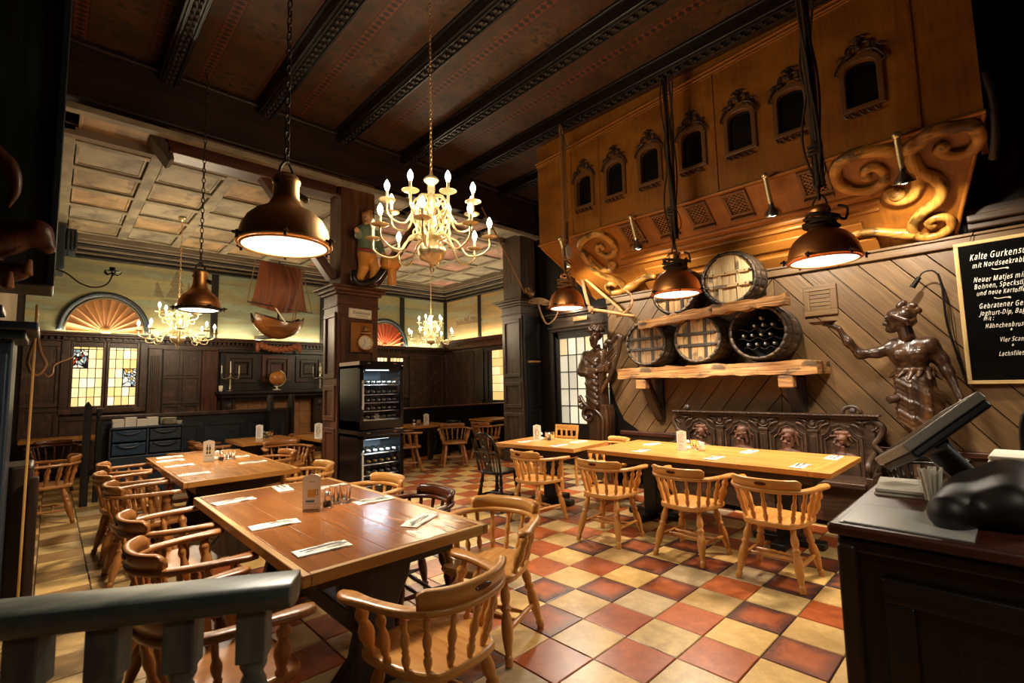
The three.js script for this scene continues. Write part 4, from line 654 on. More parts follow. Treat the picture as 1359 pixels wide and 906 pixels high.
// =====================  SHIP STERN ON THE WALL  =====================
{
  const t = thing('ship_stern', 'large orange-painted carved ship stern with seven arched windows mounted above the boarded wall', 'ship stern', [5.5, 3.66, 0]);
  // transom (local: x 0 .. 1 back to the wall, y up, z along)
  const zl = -5.02, zr = 0, topY = (z) => 1.31 + 0.058 * (z + 5.02), sl = Math.atan2(0.76, 1.0);
  const tr = new THREE.Shape([[zl, 0.02], [-3, -0.01], [zr, 0.0], [zr, topY(zr) + 0.35], [zl, topY(zl) + 0.32]].map((p) => new THREE.Vector2(...p)));
  const CZ = [-4.105, -3.58, -3.045, -2.475, -1.915, -1.395, -0.79];
  const arch = (w, h, up) => { const s = new THREE.Path(); s.moveTo(-w / 2, 0); s.lineTo(w / 2, 0); s.lineTo(w / 2, h - w * 0.45); s.bezierCurveTo(w / 2, h - w * 0.1, w * 0.28, h, 0, h); s.bezierCurveTo(-w * 0.28, h, -w / 2, h - w * 0.1, -w / 2, h - w * 0.45); s.closePath(); return s; };
  for (const z of CZ) { const a = arch(0.25, 0.44), p = new THREE.Path(a.getPoints(8).map((q) => new THREE.Vector2(q.x + z, q.y + 0.415 + 0.012 * (z + 5) / 4))); tr.holes.push(p); }
  const toWall = (g) => g.applyMatrix4(new THREE.Matrix4().makeBasis(V(0, 0, 1), V(0, 1, 0), V(-1, 0, 0)));   // xy outline -> z,y ; +z -> -x
  part('transom', toWall(extr(tr, 0.05)), M.stern, t);
  part('transom_backing', bx(0.04, 0.1, zl + 0.03, 0.06, 1.55, zr - 0.03), M.darkPane, t);
  for (const z of CZ) {
    const y = 0.415 + 0.012 * (z + 5) / 4, f = new THREE.Shape(arch(0.35, 0.55).getPoints(8)); f.holes.push(new THREE.Path(arch(0.245, 0.435).getPoints(8).map((q) => new THREE.Vector2(q.x, q.y + 0.05))));
    const fr = part('window_frame', toWall(extr(f, 0.045, 0.012, 2)).translate(-0.035, y - 0.05, z), M.sternFrame, t);
    const g = toWall(extr([[-0.13, 0], [0.13, 0], [0.13, 0.46], [-0.13, 0.46]], 0.008)).translate(0.015, y - 0.01, z); part('pane', g, M.darkPane, fr);
    const bits = [], a = (pts, r) => bits.push(horn(pts, (q) => r * (1 - 0.65 * q), 16, 7));
    for (const s of [-1, 1]) { a([[0, 0.60, 0], [0.01, 0.66, s * 0.04], [0, 0.64, s * 0.09], [0, 0.58, s * 0.085], [0, 0.575, s * 0.05]], 0.020); a([[0, 0.58, s * 0.06], [0, 0.55, s * 0.13], [0, 0.47, s * 0.185], [0, 0.43, s * 0.20], [0, 0.41, s * 0.17]], 0.020); a([[0, 0.53, s * 0.10], [0, 0.59, s * 0.14], [0, 0.56, s * 0.18]], 0.016); a([[0, 0.66, s * 0.0], [0, 0.72, s * 0.035], [0, 0.70, s * 0.065]], 0.018); }
    bits.push(ball(0.035, 0, 0.63, 0, [0.6, 1.2, 0.8], 10), ball(0.022, 0, 0.72, 0, [0.6, 1, 1], 8));
    part('window_crest', join(bits).translate(-0.06, y - 0.06, z), M.carved, fr, 'carved foliage crest');
    const low = []; for (let i = -2; i <= 2; i++) { low.push(horn([[0, 0, i * 0.06 - 0.03], [0, -0.03, i * 0.06 - 0.015], [0, -0.045, i * 0.06 + 0.01], [0, -0.03, i * 0.06 + 0.02]], (q) => 0.014 * (1 - 0.5 * q), 10, 6)); }
    part('sill_carving', join(low).translate(-0.06, y - 0.065, z), M.carved, fr);
  }
  const along = (yo, h, d, n = 20) => { const pts = []; for (let i = 0; i <= n; i++) { const z = lerp(zl - 0.01, zr + 0.01, i / n); pts.push([0, topY(z) + yo, z]); } return sweep(pts, () => [[-0.0, -h / 2], [d, -h / 2], [d, h / 2], [-0.0, h / 2]].map(([a, b]) => [a, b]), n); };
  part('upper_moulding', [along(-0.01, 0.02, 0.05), along(0.022, 0.018, 0.075), along(-0.035, 0.012, 0.035)], M.sternTrim, t);
  part('lower_moulding', sweep([[0, 0.02, zl - 0.01], [0, -0.005, -3], [0, 0.01, zr + 0.01]], () => [[0, -0.02], [0.045, -0.02], [0.055, 0.0], [0.045, 0.015], [0, 0.02]], 24), M.sternTrim, t);
  for (const z of [-4.35, -3.85, -2.2, -0.4]) part('transom_batten', bx(-0.04, 0.02, z - 0.012, -0.02, topY(z), z + 0.012, 0.003, 'y'), M.stern, t);
  part('quarter_side', bx(0, -0.02, zr - 0.05, 0.98, 1.6, zr), M.stern, t); part('quarter_side', bx(0, -0.02, zl, 1.5, 1.6, zl + 0.05), M.stern, t);
  part('side_bracket', horn([[0.0, 0.35, 0.03], [0.0, 0.1, 0.06], [0.05, -0.2, 0.05], [0.15, -0.35, 0.02]], () => 0.03, 16, 8), M.oldIron, t);
  // counter: local frame x = z along the ship, y = up the slope, z = out of the slope
    const mB = new THREE.Matrix4().makeBasis(V(0, 0, 1), V(-cos(sl), sin(sl), 0), V(-sin(sl), -cos(sl), 0)); const cp = (name, geo, mat, par = t, label) => part(name, (Array.isArray(geo) ? join(geo) : geo).applyMatrix4(mB), mat, par, label);
  cp('slope', extr([[-5.02, 0], [-4.72, -1.27], [-0.30, -1.27], [0, 0]], 0.04).translate(0, 0, -0.02), M.stern);
  cp('edge_rib', rod([-5.02, 0, 0], [-4.72, -1.27, 0], 0.02), M.sternTrim); cp('edge_rib', rod([0, 0, 0], [-0.30, -1.27, 0], 0.02), M.sternTrim);
  const strip = (y, x0, x1, r) => sweep([[x0, y, 0], [x1, y + 0.005, 0]], () => oval(r, r * 1.1, 8), 2, V(0, 0, 1));
  cp('slope_moulding', [strip(-0.52, -3.78, -0.86, 0.030), strip(-0.62, -3.86, -0.80, 0.036), strip(-0.72, -3.94, -0.82, 0.024), bx(-3.6, -0.98, 0, -1.0, -0.84, 0.03, 0.01, 'x'), bx(-3.7, -1.25, 0, -0.9, -1.06, 0.05, 0.012, 'x')], M.sternTrim);
  for (const x of [-3.46, -2.98, -2.52, -2.06, -1.28]) {           // lattice windows
    const L = cp('lattice_window', place(panelFrame(0.27, 0.33, 0.035, 0.03), x, -0.19, 0.012), M.sternFrame), bars = [];
    cp('lattice_backing', bx(x - 0.12, -0.34, -0.002, x + 0.12, -0.04, 0.004), M.darkPane, L);
    for (let k = -5; k <= 5; k++) for (const s of [-1, 1]) { const x0 = k * 0.05, seg = []; for (let q = -0.15; q <= 0.15; q += 0.005) if (Math.abs(x0 + s * q) < 0.1) seg.push(q); if (seg.length > 6) bars.push(rod([x + x0 + s * seg[0], -0.19 + seg[0], 0.012], [x + x0 + s * seg[seg.length - 1], -0.19 + seg[seg.length - 1], 0.012], 0.005, 5)); }
    cp('lattice', bars, M.sternTrim, L); cp('lattice_sill', bx(x - 0.14, -0.41, 0, x + 0.14, -0.375, 0.05, 0.006, 'x'), M.sternFrame, L);
  }
  const scroll = (name, pts, r0, r1, o = 0.03) => cp(name, horn(pts.map(([a, b]) => [a, b, o]), (q) => lerp(r0, r1, q) * (q < 0.05 ? 0.6 + q * 8 : 1), 72, 12), M.gold, t, 'gilded wooden scroll');
  const end = (x, y, r) => cp('scroll_eye', ball(r, x, y, 0.04, [1, 1, 0.9]), M.gold);
  scroll('scroll', [[-0.55, -0.14], [-0.67, -0.05], [-0.84, 0.0], [-1.0, -0.02], [-1.07, -0.1], [-1.08, -0.27], [-0.99, -0.39], [-0.84, -0.44], [-0.74, -0.4], [-0.72, -0.28], [-0.77, -0.2], [-0.85, -0.21], [-0.86, -0.28]], 0.066, 0.042); end(-0.85, -0.28, 0.05);
  scroll('scroll', [[-0.55, -0.14], [-0.46, -0.09], [-0.34, -0.01], [-0.18, -0.02], [-0.09, -0.05], [-0.05, -0.13], [-0.05, -0.23], [-0.12, -0.31], [-0.24, -0.29], [-0.31, -0.2], [-0.26, -0.17]], 0.07, 0.045); end(-0.27, -0.19, 0.05);
  scroll('scroll', [[-0.50, -0.14], [-0.49, -0.25], [-0.46, -0.39], [-0.37, -0.49], [-0.33, -0.63], [-0.37, -0.76], [-0.5, -0.86], [-0.59, -0.98], [-0.6, -1.12], [-0.50, -1.19], [-0.38, -1.17], [-0.31, -1.09], [-0.33, -0.99], [-0.42, -0.96], [-0.48, -1.01], [-0.44, -1.07]], 0.062, 0.036);
  scroll('scroll', [[-0.46, -0.36], [-0.5, -0.54], [-0.56, -0.64], [-0.65, -0.66], [-0.72, -0.61], [-0.72, -0.54], [-0.66, -0.53]], 0.058, 0.045); end(-0.66, -0.57, 0.07);
  scroll('scroll', [[-0.58, -1.12], [-0.73, -1.07], [-0.9, -0.99], [-1.03, -0.96], [-1.14, -0.99]], 0.062, 0.032);
  scroll('scroll', [[-4.36, -0.2], [-4.25, -0.09], [-4.12, -0.04], [-3.96, -0.03], [-3.85, -0.11], [-3.80, -0.25], [-3.83, -0.37], [-3.91, -0.45], [-4.02, -0.45], [-4.09, -0.37], [-4.08, -0.27], [-4.02, -0.23], [-3.97, -0.28]], 0.066, 0.036); end(-3.99, -0.28, 0.045);
  scroll('scroll', [[-4.34, -0.26], [-4.36, -0.49], [-4.34, -0.66], [-4.26, -0.8], [-4.13, -0.93], [-4.08, -1.07], [-4.11, -1.15], [-4.21, -1.18], [-4.34, -1.15], [-4.37, -1.07], [-4.34, -1.0], [-4.24, -0.98], [-4.17, -1.04]], 0.066, 0.036);
  scroll('scroll', [[-4.32, -0.34], [-4.28, -0.55], [-4.22, -0.67], [-4.12, -0.71], [-4.01, -0.69], [-3.99, -0.61], [-4.07, -0.60]], 0.052, 0.04); end(-4.04, -0.64, 0.06);
  scroll('scroll', [[-4.12, -1.14], [-3.92, -1.1], [-3.78, -1.03], [-3.62, -0.98], [-3.50, -1.0]], 0.075, 0.04);
  // small spot lamps clamped to the lower moulding
  const spots = [[-4.50, 'chrome spotlight at the far end of the ship stern, beside the block and tackle'], [-3.30, 'chrome spotlight above the grating and small sign, second along the ship stern'], [-1.66, 'chrome spotlight over the stern lattice windows, behind the large lamp'], [-0.56, 'chrome spotlight among the gilded scrolls next to the blackboard']];
  for (const [z, label] of spots) {
    const g = thing('spot_lamp', label, 'lamp', [5.44, 3.62, z], 0, 'chrome spotlights on the ship stern'); g.scale.setScalar(1.55);
    part('clamp', [rod([0.06, 0.03, 0], [-0.04, 0.02, 0], 0.011, 8), ball(0.022, -0.05, 0.02, 0)], M.brassPale, g);
    const k = part('arm', rod([-0.05, 0.02, 0], [0.03, -0.19, 0.005], 0.016, 10), M.brassPale, g);
    const hd = place(lathe([[0.018, 0.06], [0.022, 0.03], [0.05, 0.0], [0.058, -0.03], [0.054, -0.03], [0.046, -0.002], [0.014, 0.028]], 18), 0.04, -0.21, 0.005, 0, 0, 0.35); part('reflector', hd, M.silver, g);
    part('bulb', ball(0.026, 0.045, -0.222, 0.005), M.lampGlass, g);
    const l = new THREE.SpotLight(LAMP, I_SPOT, 0, 1.15, 0.7, 2); l.position.set(0.055, -0.262, 0.005); l.target.position.set(0.62, -0.95, 0.02); l.shadow.radius = 1.5; l.castShadow = true; g.add(l, l.target);
  }
}
// =====================  BARRELS AND SHELVES  =====================
function beamGeo(len, h, d, s) { // rough-edged timber along z
  const g = new THREE.BoxGeometry(d, h, len, 2, 2, Math.round(len / 0.06)), P = g.attributes.position;
  for (let i = 0; i < P.count; i++) { const z = P.getZ(i) / len + 0.5, y = P.getY(i), x = P.getX(i); P.setY(i, y + (fbm(z, 0.3 + (y > 0 ? 0.4 : 0), 16, 4, s, 4) - 0.5) * 0.06); if (x < 0) P.setX(i, x + (fbm(z, 0.2 + y, 18, 6, s + 3, 4) - 0.5) * 0.06); }
  g.computeVertexNormals(); return metric(g, 'z');
}
one('barrel_shelf', beamGeo(2.52, 0.15, 0.55, 5), M.barn, 'long rough timber shelf carrying the three lower barrels', 'shelf', undefined, [6.20, 1.627, -2.72]);
{ const a = (z0, z1, y0, y1, s, label) => { const L = Math.hypot(z1 - z0, y1 - y0), m = one('timber_rail', beamGeo(L, 0.11, 0.16, s), M.barn, label, 'timber'); m.position.set(5.90, (y0 + y1) / 2, (z0 + z1) / 2); m.rotation.x = -Math.atan2(y1 - y0, z1 - z0); };
  a(-3.55, -2.50, 2.28, 2.36, 31, 'wavy timber rail under the half-hidden upper barrel'); a(-2.50, -1.68, 2.365, 2.385, 37, 'straight timber rail under the pale upper barrel'); }
for (const [z, label] of [[-1.78, 'dark wooden bracket under the shelf end near the vent'], [-3.62, 'dark wooden bracket under the shelf end near the harpist']]) { const t = thing('shelf_bracket', label, 'bracket', [6.47, 0, z]); part('strut', span(metric(new THREE.BoxGeometry(0.11, 1, 0.11).translate(0, 0.5, 0)), [-0.02, 0.98, 0], [-0.42, 1.52, 0]), M.dark, t); part('block', cb(0.12, 0.14, 0.16, -0.47, 1.47, 0, 0.02), M.barn, t); part('wall_batten', cb(0.06, 0.6, 0.12, 0.0, 1.22, 0, 0.01, 'y'), M.dark, t); }
function barrel(label, y, z, r, len, mi, open, group, pitch = 0) {
  const t = thing('barrel', label, 'barrel', [5.93, y, z], 0, group); t.rotation.z = pitch;
  // axis along +x from the head at x = 0
  const N = 22, rad = (q) => r * (1 + 0.10 * sin(PI * q));
  for (let i = 0; i < N; i++) {
    const P = [], I = [], n = 10, a0 = 2 * PI * i / N + 0.006, a1 = 2 * PI * (i + 1) / N - 0.006, am = (a0 + a1) / 2;
    for (let k = 0; k <= n; k++) { const q = k / n, R = rad(q); for (const [a, d] of [[a0, 0], [am, 0.002], [a1, 0], [a1, -0.025], [a0, -0.025]]) P.push(q * len - 0.03, (R + d) * cos(a), (R + d) * sin(a)); }
    for (let k = 0; k < n; k++) for (let j = 0; j < 5; j++) { const a = k * 5 + j, b = k * 5 + (j + 1) % 5; I.push(a, a + 5, b, b, a + 5, b + 5); }
    I.push(0, 1, 2, 0, 2, 3, 0, 3, 4); const e = n * 5; I.push(e, e + 2, e + 1, e, e + 3, e + 2, e, e + 4, e + 3);
    const g = new THREE.BufferGeometry(); g.setAttribute('position', new THREE.Float32BufferAttribute(P, 3)); g.setIndex(I); g.computeVertexNormals(); part('stave', metric(g, 'x'), M.barrel, t);
  }
  for (const [q, w] of [[0.05, 0.04], [0.27, 0.035], [0.73, 0.035], [0.95, 0.04]]) { const R = rad(q) + 0.004; part('hoop', place(lathe([[R - 0.002, -w / 2], [R + 0.003, -w / 2], [R + 0.003, w / 2], [R - 0.002, w / 2], [R - 0.002, -w / 2]], 40), q * len - 0.03, 0, 0, 0, 0, -PI / 2), M.oldIron, t); }
  const hr = r - 0.028;
  if (!open) {
    for (let i = 0; i < 6; i++) { const z0 = -hr + i * hr / 3 + 0.0015, z1 = -hr + (i + 1) * hr / 3 - 0.0015, top = [], k = 6; for (let j = 0; j <= k; j++) { const zz = lerp(z0, z1, j / k); top.push([zz, Math.sqrt(Math.max(hr * hr - zz * zz, 0.0004))]); }
      const out = [...top, ...top.slice().reverse().map(([a, b]) => [a, -b])]; const g = extr(out, 0.022, 0.002).applyMatrix4(new THREE.Matrix4().makeBasis(V(0, 0, 1), V(0, 1, 0), V(-1, 0, 0))); part('head_board', g.translate(rr(-0.004, 0), 0, 0), M.head[mi], t); }
    const bar = (v) => (v ? (o) => cb(0.012, 2 * Math.sqrt(hr * hr - o * o) + 0.05, 0.042, -0.018, 0, o, 0.004, 'y') : (o) => cb(0.012, 0.040, 2 * Math.sqrt(hr * hr - o * o) - 0.06, -0.026, o, 0, 0.004, 'z'));
    const sm = mi === 1 ? M.head[1] : M.oldIron; for (const o of [-0.36, 0.40]) part('iron_strap', bar(true)(o * hr), sm, t); for (const o of [-0.30, 0.24]) { part('iron_strap', bar(false)(o * hr), sm, t); for (const q of [-0.62, -0.1, 0.4, 0.7]) part('rivet', ball(0.009, -0.034, o * hr, q * hr, [0.6, 1, 1], 8), M.oldIron, t); part('strap_tip', [place(new THREE.ConeGeometry(0.02, 0.05, 8), -0.026, o * hr, hr * 0.94, 0, PI / 2, 0), place(new THREE.ConeGeometry(0.02, 0.05, 8), -0.026, o * hr, -hr * 0.94, 0, -PI / 2, 0)], M.oldIron, t); }
    for (const o of [-0.36, 0.40]) part('hasp', bx(-0.024, Math.sqrt(hr * hr - (o * hr) ** 2) + 0.005, o * hr - 0.012, -0.004, Math.sqrt(hr * hr - (o * hr) ** 2) + 0.06, o * hr + 0.012, 0.004, 'y'), M.oldIron, t);
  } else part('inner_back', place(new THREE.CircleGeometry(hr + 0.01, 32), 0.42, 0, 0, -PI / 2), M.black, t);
  return t;
}
const BR = 'old barrels stacked on the boarded wall';
barrel('dark barrel head with iron straps on the shelf, next to the harpist', 2.03, -3.50, 0.300, 0.54, 2, false, BR);
barrel('tan barrel head with iron straps in the middle of the lower shelf', 2.035, -2.76, 0.300, 0.54, 0, false, BR);
const openBarrel = barrel('open barrel used as a wine rack, at the vent end of the lower shelf', 2.05, -2.03, 0.315, 0.54, 0, true, BR);
barrel('half-hidden upper barrel behind the copper lamp', 2.69, -3.04, 0.300, 0.38, 0, false, BR, 0.0);
barrel('pale bleached barrel head on the upper timber, nearest the viewer', 2.735, -2.32, 0.318, 0.38, 1, false, BR, 0.0);
{ // wire racks and bottles lying in the open barrel
  const bot = lathe([[0, 0], [0.034, 0], [0.038, 0.008], [0.038, 0.19], [0.030, 0.215], [0.015, 0.235], [0.0135, 0.29], [0.0155, 0.292], [0.0155, 0.305], [0, 0.305]], 16), cap = lathe([[0.019, 0.235], [0.020, 0.306], [0.012, 0.312], [0, 0.312]], 14);
  const rack = thing('wire_rack', 'wavy wire bottle rack inside the open barrel', 'rack', [6.03, 2.03, -2.03]); const wires = [];
  for (const [y, w] of [[-0.16, 0.2], [-0.05, 0.26], [0.06, 0.26]]) { const pts = []; for (let i = 0; i <= 36; i++) { const q = i / 36; pts.push([0, y + 0.016 * sin(q * PI * 6), lerp(-w, w, q)]); } part('wire', tube(pts, 0.005, 72, 6), M.oldIron, rack); }
  const rows = [[-0.115, [-0.14, -0.045, 0.05, 0.15]], [-0.005, [-0.19, -0.09, 0.01, 0.11]], [0.105, [-0.06, 0.04, 0.14]], [0.19, [0.02]]]; let proto, n = 0;
  const where = ['bottom row', 'second row', 'third row', 'top']; rows.forEach(([y, zs], r) => zs.forEach((z, i) => { const label = `wine bottle in the open barrel, ${where[r]}, ${['first', 'second', 'third', 'fourth'][i]} along`;
    const p = [6.30, 2.03 + y, -2.03 + z]; if (!proto) { proto = thing('wine_bottle', label, 'bottle', p, 0, 'wine bottles in the open barrel'); part('bottle_glass', bot.clone().rotateZ(PI / 2), M.bottle, proto); part('capsule', cap.clone().rotateZ(PI / 2), M.capsule, proto); } else copyOf(proto, 'wine_bottle', label, p); }));
}
{ const t = thing('wall_vent', 'square wooden louvred vent on the boarded wall beside the barrels', 'vent', [6.49, 2.41, -1.51]); part('frame', place(panelFrame(0.34, 0.36, 0.065, 0.035), 0, 0, 0, -PI / 2), M.plank[0], t); for (let i = 0; i < 5; i++) part('slat', place(cb(0.22, 0.040, 0.012, 0, 0, 0, 0.003, 'x'), 0, -0.092 + i * 0.046, 0, -PI / 2, 0), M.plank[0], t); part('backing', bx(0.006, -0.12, -0.12, 0.01, 0.12, 0.12), M.black, t); }
// =====================  BENCHES ALONG THE WALL  =====================
{
  const t = thing('carved_settle', 'dark carved oak settle with helmeted heads in arched panels behind the long table', 'bench', [6.22, 0, -2.13]), L = 2.16, m = M.carved;
  part('back_board', bx(-0.02, 0.42, -L / 2, 0.03, 1.07, L / 2, 0.006, 'z'), m, t);
  part('top_rail', [bx(-0.10, 1.085, -L / 2 - 0.06, 0.05, 1.11, L / 2 + 0.06, 0.008, 'z'), bx(-0.07, 1.06, -L / 2 - 0.03, 0.05, 1.087, L / 2 + 0.03, 0.008, 'z')], m, t);
  const beads = []; for (let z = -L / 2 - 0.04; z < L / 2 + 0.04; z += 0.03) beads.push(ball(0.011, -0.10, 1.098, z, [1, 1, 1.2], 6)); const bd = part('bead', beads, m, t); bd.userData.kind = 'stuff';
  const pz = (i) => -L / 2 + 0.30 + i * 0.52;
  const F = (pts) => new THREE.Matrix4().makeBasis(V(0, 0, 1), V(0, 1, 0), V(-1, 0, 0));
  const B = (a, b, r, q, k) => [a, b, r, q, k];
  const headBones = (v) => [B([0.01, 0.02, 0], [0.01, 0.05, 0.015], 0.056, 0.054), B([-0.02, -0.03, 0.02], [-0.028, -0.055, 0.02], 0.036, 0.028), B([-0.052, 0.028, 0.045], [-0.066, -0.002, 0.055], 0.007, 0.014, 0.008), B([-0.058, 0.042, 0.035], [0.0, 0.045, 0.062], 0.012, 0.012, 0.008), B([0.012, 0.008, 0.045], [0.012, 0.0, 0.045], 0.022, 0.018, 0.012), B([-0.062, -0.02, 0.045], [-0.01, -0.032, 0.056], 0.010, 0.012, 0.006),
    ...[0, 1, 2, 3, 4].map((i) => B([-0.05 + i * 0.018, -0.045, 0.045 - Math.abs(i - 2) * 0.006], [-0.055 + i * 0.022, -0.115 + 0.01 * (i % 2), 0.03], 0.014, 0.008, 0.006)), B([0.055, -0.01, 0.0], [0.06, -0.02, 0.0], 0.02, 0.02, 0.01),
    B([-0.12, -0.17, -0.01], [0.0, -0.145, 0.01], 0.035, 0.045), B([0.0, -0.145, 0.01], [0.13, -0.17, -0.01], 0.05, 0.035), B([0, -0.09, 0], [0, -0.14, 0], 0.045, 0.05),
    ...(v === 0 ? [B([-0.095, 0.075, 0.02], [0.09, 0.085, 0.02], 0.016, 0.02, 0.008), B([-0.04, 0.115, 0.01], [0.06, 0.115, 0.01], 0.03, 0.036, 0.01), B([0.06, 0.11, 0.02], [0.11, 0.02, 0.01], 0.018, 0.008, 0.008)] : v === 1 ? [B([0.0, 0.09, 0.005], [0.03, 0.10, 0.0], 0.062, 0.055, 0.01), B([-0.075, 0.072, 0.035], [0.07, 0.058, 0.04], 0.012, 0.012, 0.005), B([-0.03, 0.15, 0.01], [0.10, 0.12, 0.0], 0.014, 0.024, 0.008), B([0.10, 0.12, 0], [0.12, 0.0, 0], 0.024, 0.012, 0.01), B([0.06, 0.05, 0.03], [0.075, -0.06, 0.02], 0.022, 0.018, 0.008)] : [B([-0.02, 0.095, 0.005], [0.04, 0.095, 0.0], 0.05, 0.058, 0.01), B([-0.085, 0.06, 0.03], [-0.03, 0.095, 0.05], 0.012, 0.016, 0.006), B([-0.02, 0.15, 0.0], [0.11, 0.08, 0.0], 0.018, 0.03, 0.008), B([0.09, 0.06, 0], [0.11, -0.07, 0], 0.03, 0.012, 0.01), B([0.05, 0.02, 0.03], [0.05, -0.07, 0.02], 0.018, 0.022, 0.008)])];
  const heads = [0, 1, 2].map((v) => blob(headBones(v), [-0.18, -0.22, -0.1], [0.18, 0.18, 0.1], 0.0042, 0.014).scale(1, 1, 0.85));
  const bars = (pts, w, d) => pts.slice(1).map((q, i) => { const p = pts[i], L = Math.hypot(q[0] - p[0], q[1] - p[1]), g = cb(L + w * 0.8, w, d, 0, 0, 0, 0.004, 'x'); g.applyMatrix4(new THREE.Matrix4().makeRotationZ(Math.atan2(q[1] - p[1], q[0] - p[0]))); return g.translate((p[0] + q[0]) / 2, (p[1] + q[1]) / 2, 0); });
  for (let i = 0; i < 4; i++) {
    const z = pz(i), pts = [[-0.185, 0.46], [-0.185, 0.865], [-0.13, 0.90], [-0.09, 0.965], [0, 1.0], [0.09, 0.965], [0.13, 0.90], [0.185, 0.865], [0.185, 0.46]], inner = pts.map(([a, b]) => [a * 0.80, b > 0.5 ? b - 0.04 : b]), mid = pts.map(([a, b]) => [a * 0.90, b > 0.5 ? b - 0.02 : b]);
    part('arch_moulding', join([...bars(pts, 0.022, 0.05), ...bars(mid, 0.012, 0.03), ...bars(inner, 0.016, 0.04)]).applyMatrix4(F()).translate(-0.03, 0, z), m, t);
    part('portrait_head', heads[i % 3].clone().scale(0.92, 0.92, 1).applyMatrix4(F()).translate(-0.025, 0.80, z), M.portrait, t, 'reddish carved head in relief');
    for (const s2 of [-1, 1]) part('corner_leaf', join([horn([[0.10 * s2, 1.0, 0.0], [0.15 * s2, 0.985, 0.02], [0.185 * s2, 0.95, 0.02], [0.20 * s2, 0.90, 0]], (q) => 0.016 * (1 - 0.5 * q), 14, 6), horn([[0.14 * s2, 1.03, 0.0], [0.19 * s2, 1.02, 0.02], [0.22 * s2, 0.97, 0.0]], (q) => 0.014 * (1 - 0.5 * q), 12, 6)]).applyMatrix4(F()).translate(-0.03, 0, z), m, t);
    if (i < 3) { part('pilaster', [bx(-0.045, 0.5, z + 0.215, -0.02, 0.92, z + 0.305, 0.008, 'y'), bx(-0.055, 0.55, z + 0.235, -0.04, 0.86, z + 0.285, 0.006, 'y'), bx(-0.055, 0.9, z + 0.205, -0.02, 0.93, z + 0.315, 0.006)], m, t); part('medallion', [place(new THREE.TorusGeometry(0.055, 0.010, 8, 24), -0.03, 1.0, z + 0.26, PI / 2), ball(0.035, -0.03, 0.995, z + 0.26, [0.5, 1.1, 0.8], 10), ball(0.02, -0.04, 1.02, z + 0.26, [0.7, 0.6, 1], 8)], m, t);
      for (const s of [-1, 1]) part('leaf_scroll', horn([[-0.03, 0.97, z + 0.26 + s * 0.07], [-0.03, 1.03, z + 0.26 + s * 0.10], [-0.03, 1.04, z + 0.26 + s * 0.15], [-0.03, 0.99, z + 0.26 + s * 0.15]], (q) => 0.018 * (1 - 0.5 * q), 14, 6), m, t); }
  }
  for (const s of [-1, 1]) { part('end_scroll', [horn([[-0.02, 1.06, s * (L / 2 - 0.02)], [-0.02, 0.98, s * (L / 2 + 0.07)], [-0.02, 0.88, s * (L / 2 + 0.04)], [-0.02, 0.80, s * (L / 2 - 0.01)], [-0.02, 0.70, s * (L / 2 + 0.05)], [-0.02, 0.60, s * (L / 2 + 0.02)], [-0.02, 0.5, s * (L / 2 - 0.02)]], (q) => 0.035 * (1 - 0.3 * q), 40, 8), horn([[-0.03, 1.02, s * (L / 2 - 0.1)], [-0.03, 1.04, s * (L / 2)], [-0.03, 0.98, s * (L / 2 + 0.03)], [-0.03, 0.94, s * (L / 2 - 0.02)]], (q) => 0.02 * (1 - 0.4 * q), 20, 6)], m, t);
    part('end_post', bx(-0.45, 0, s * L / 2 - 0.03, 0.02, 0.52, s * L / 2 + 0.03, 0.012, 'y'), m, t); part('arm_rest', horn([[-0.02, 0.70, s * (L / 2 - 0.02)], [-0.2, 0.69, s * (L / 2 - 0.01)], [-0.42, 0.66, s * L / 2], [-0.47, 0.62, s * L / 2], [-0.44, 0.58, s * L / 2]], () => 0.028, 24, 8), m, t); part('arm_post', turned(VASE, [-0.4, 0.5, s * L / 2], [-0.4, 0.64, s * L / 2]), m, t); }
  part('crest', [horn([[0, 1.11, 0.80], [0, 1.17, 0.83], [0, 1.19, 0.90], [0, 1.16, 0.96], [0, 1.12, 0.97]], () => 0.022, 20, 8), ball(0.035, 0, 1.15, 0.9, [0.6, 1, 1])], m, t); part('finial', ball(0.045, 0, 1.15, -0.96, [0.8, 1, 1]), m, t);
  part('seat', bx(-0.50, 0.41, -L / 2 + 0.03, -0.02, 0.46, L / 2 - 0.03, 0.01, 'z'), m, t); part('front_board', bx(-0.44, 0.05, -L / 2 + 0.05, -0.41, 0.41, L / 2 - 0.05, 0.006, 'z'), m, t);
}
{ const b = thing('wall_bench', 'plain plank bench along the wall behind the small golden table', 'bench', [6.15, 0, -3.86]); part('seat', bx(-0.26, 0.41, -0.44, 0.24, 0.455, 0.46, 0.012, 'z'), M.barn, b); for (const z of [-0.35, 0.36]) part('leg', bx(-0.2, 0, z - 0.03, 0.2, 0.41, z + 0.03, 0.01, 'y'), M.dark, b); }
{ const b = thing('wall_bench', 'plain plank bench along the wall below the carved woman', 'bench', [6.15, 0, -0.35]); part('seat', bx(-0.18, 0.41, -0.62, 0.24, 0.455, 0.75, 0.012, 'z'), M.barn, b); for (const z of [-0.5, 0.6]) part('leg', bx(-0.12, 0, z - 0.03, 0.2, 0.41, z + 0.03, 0.01, 'y'), M.dark, b); }
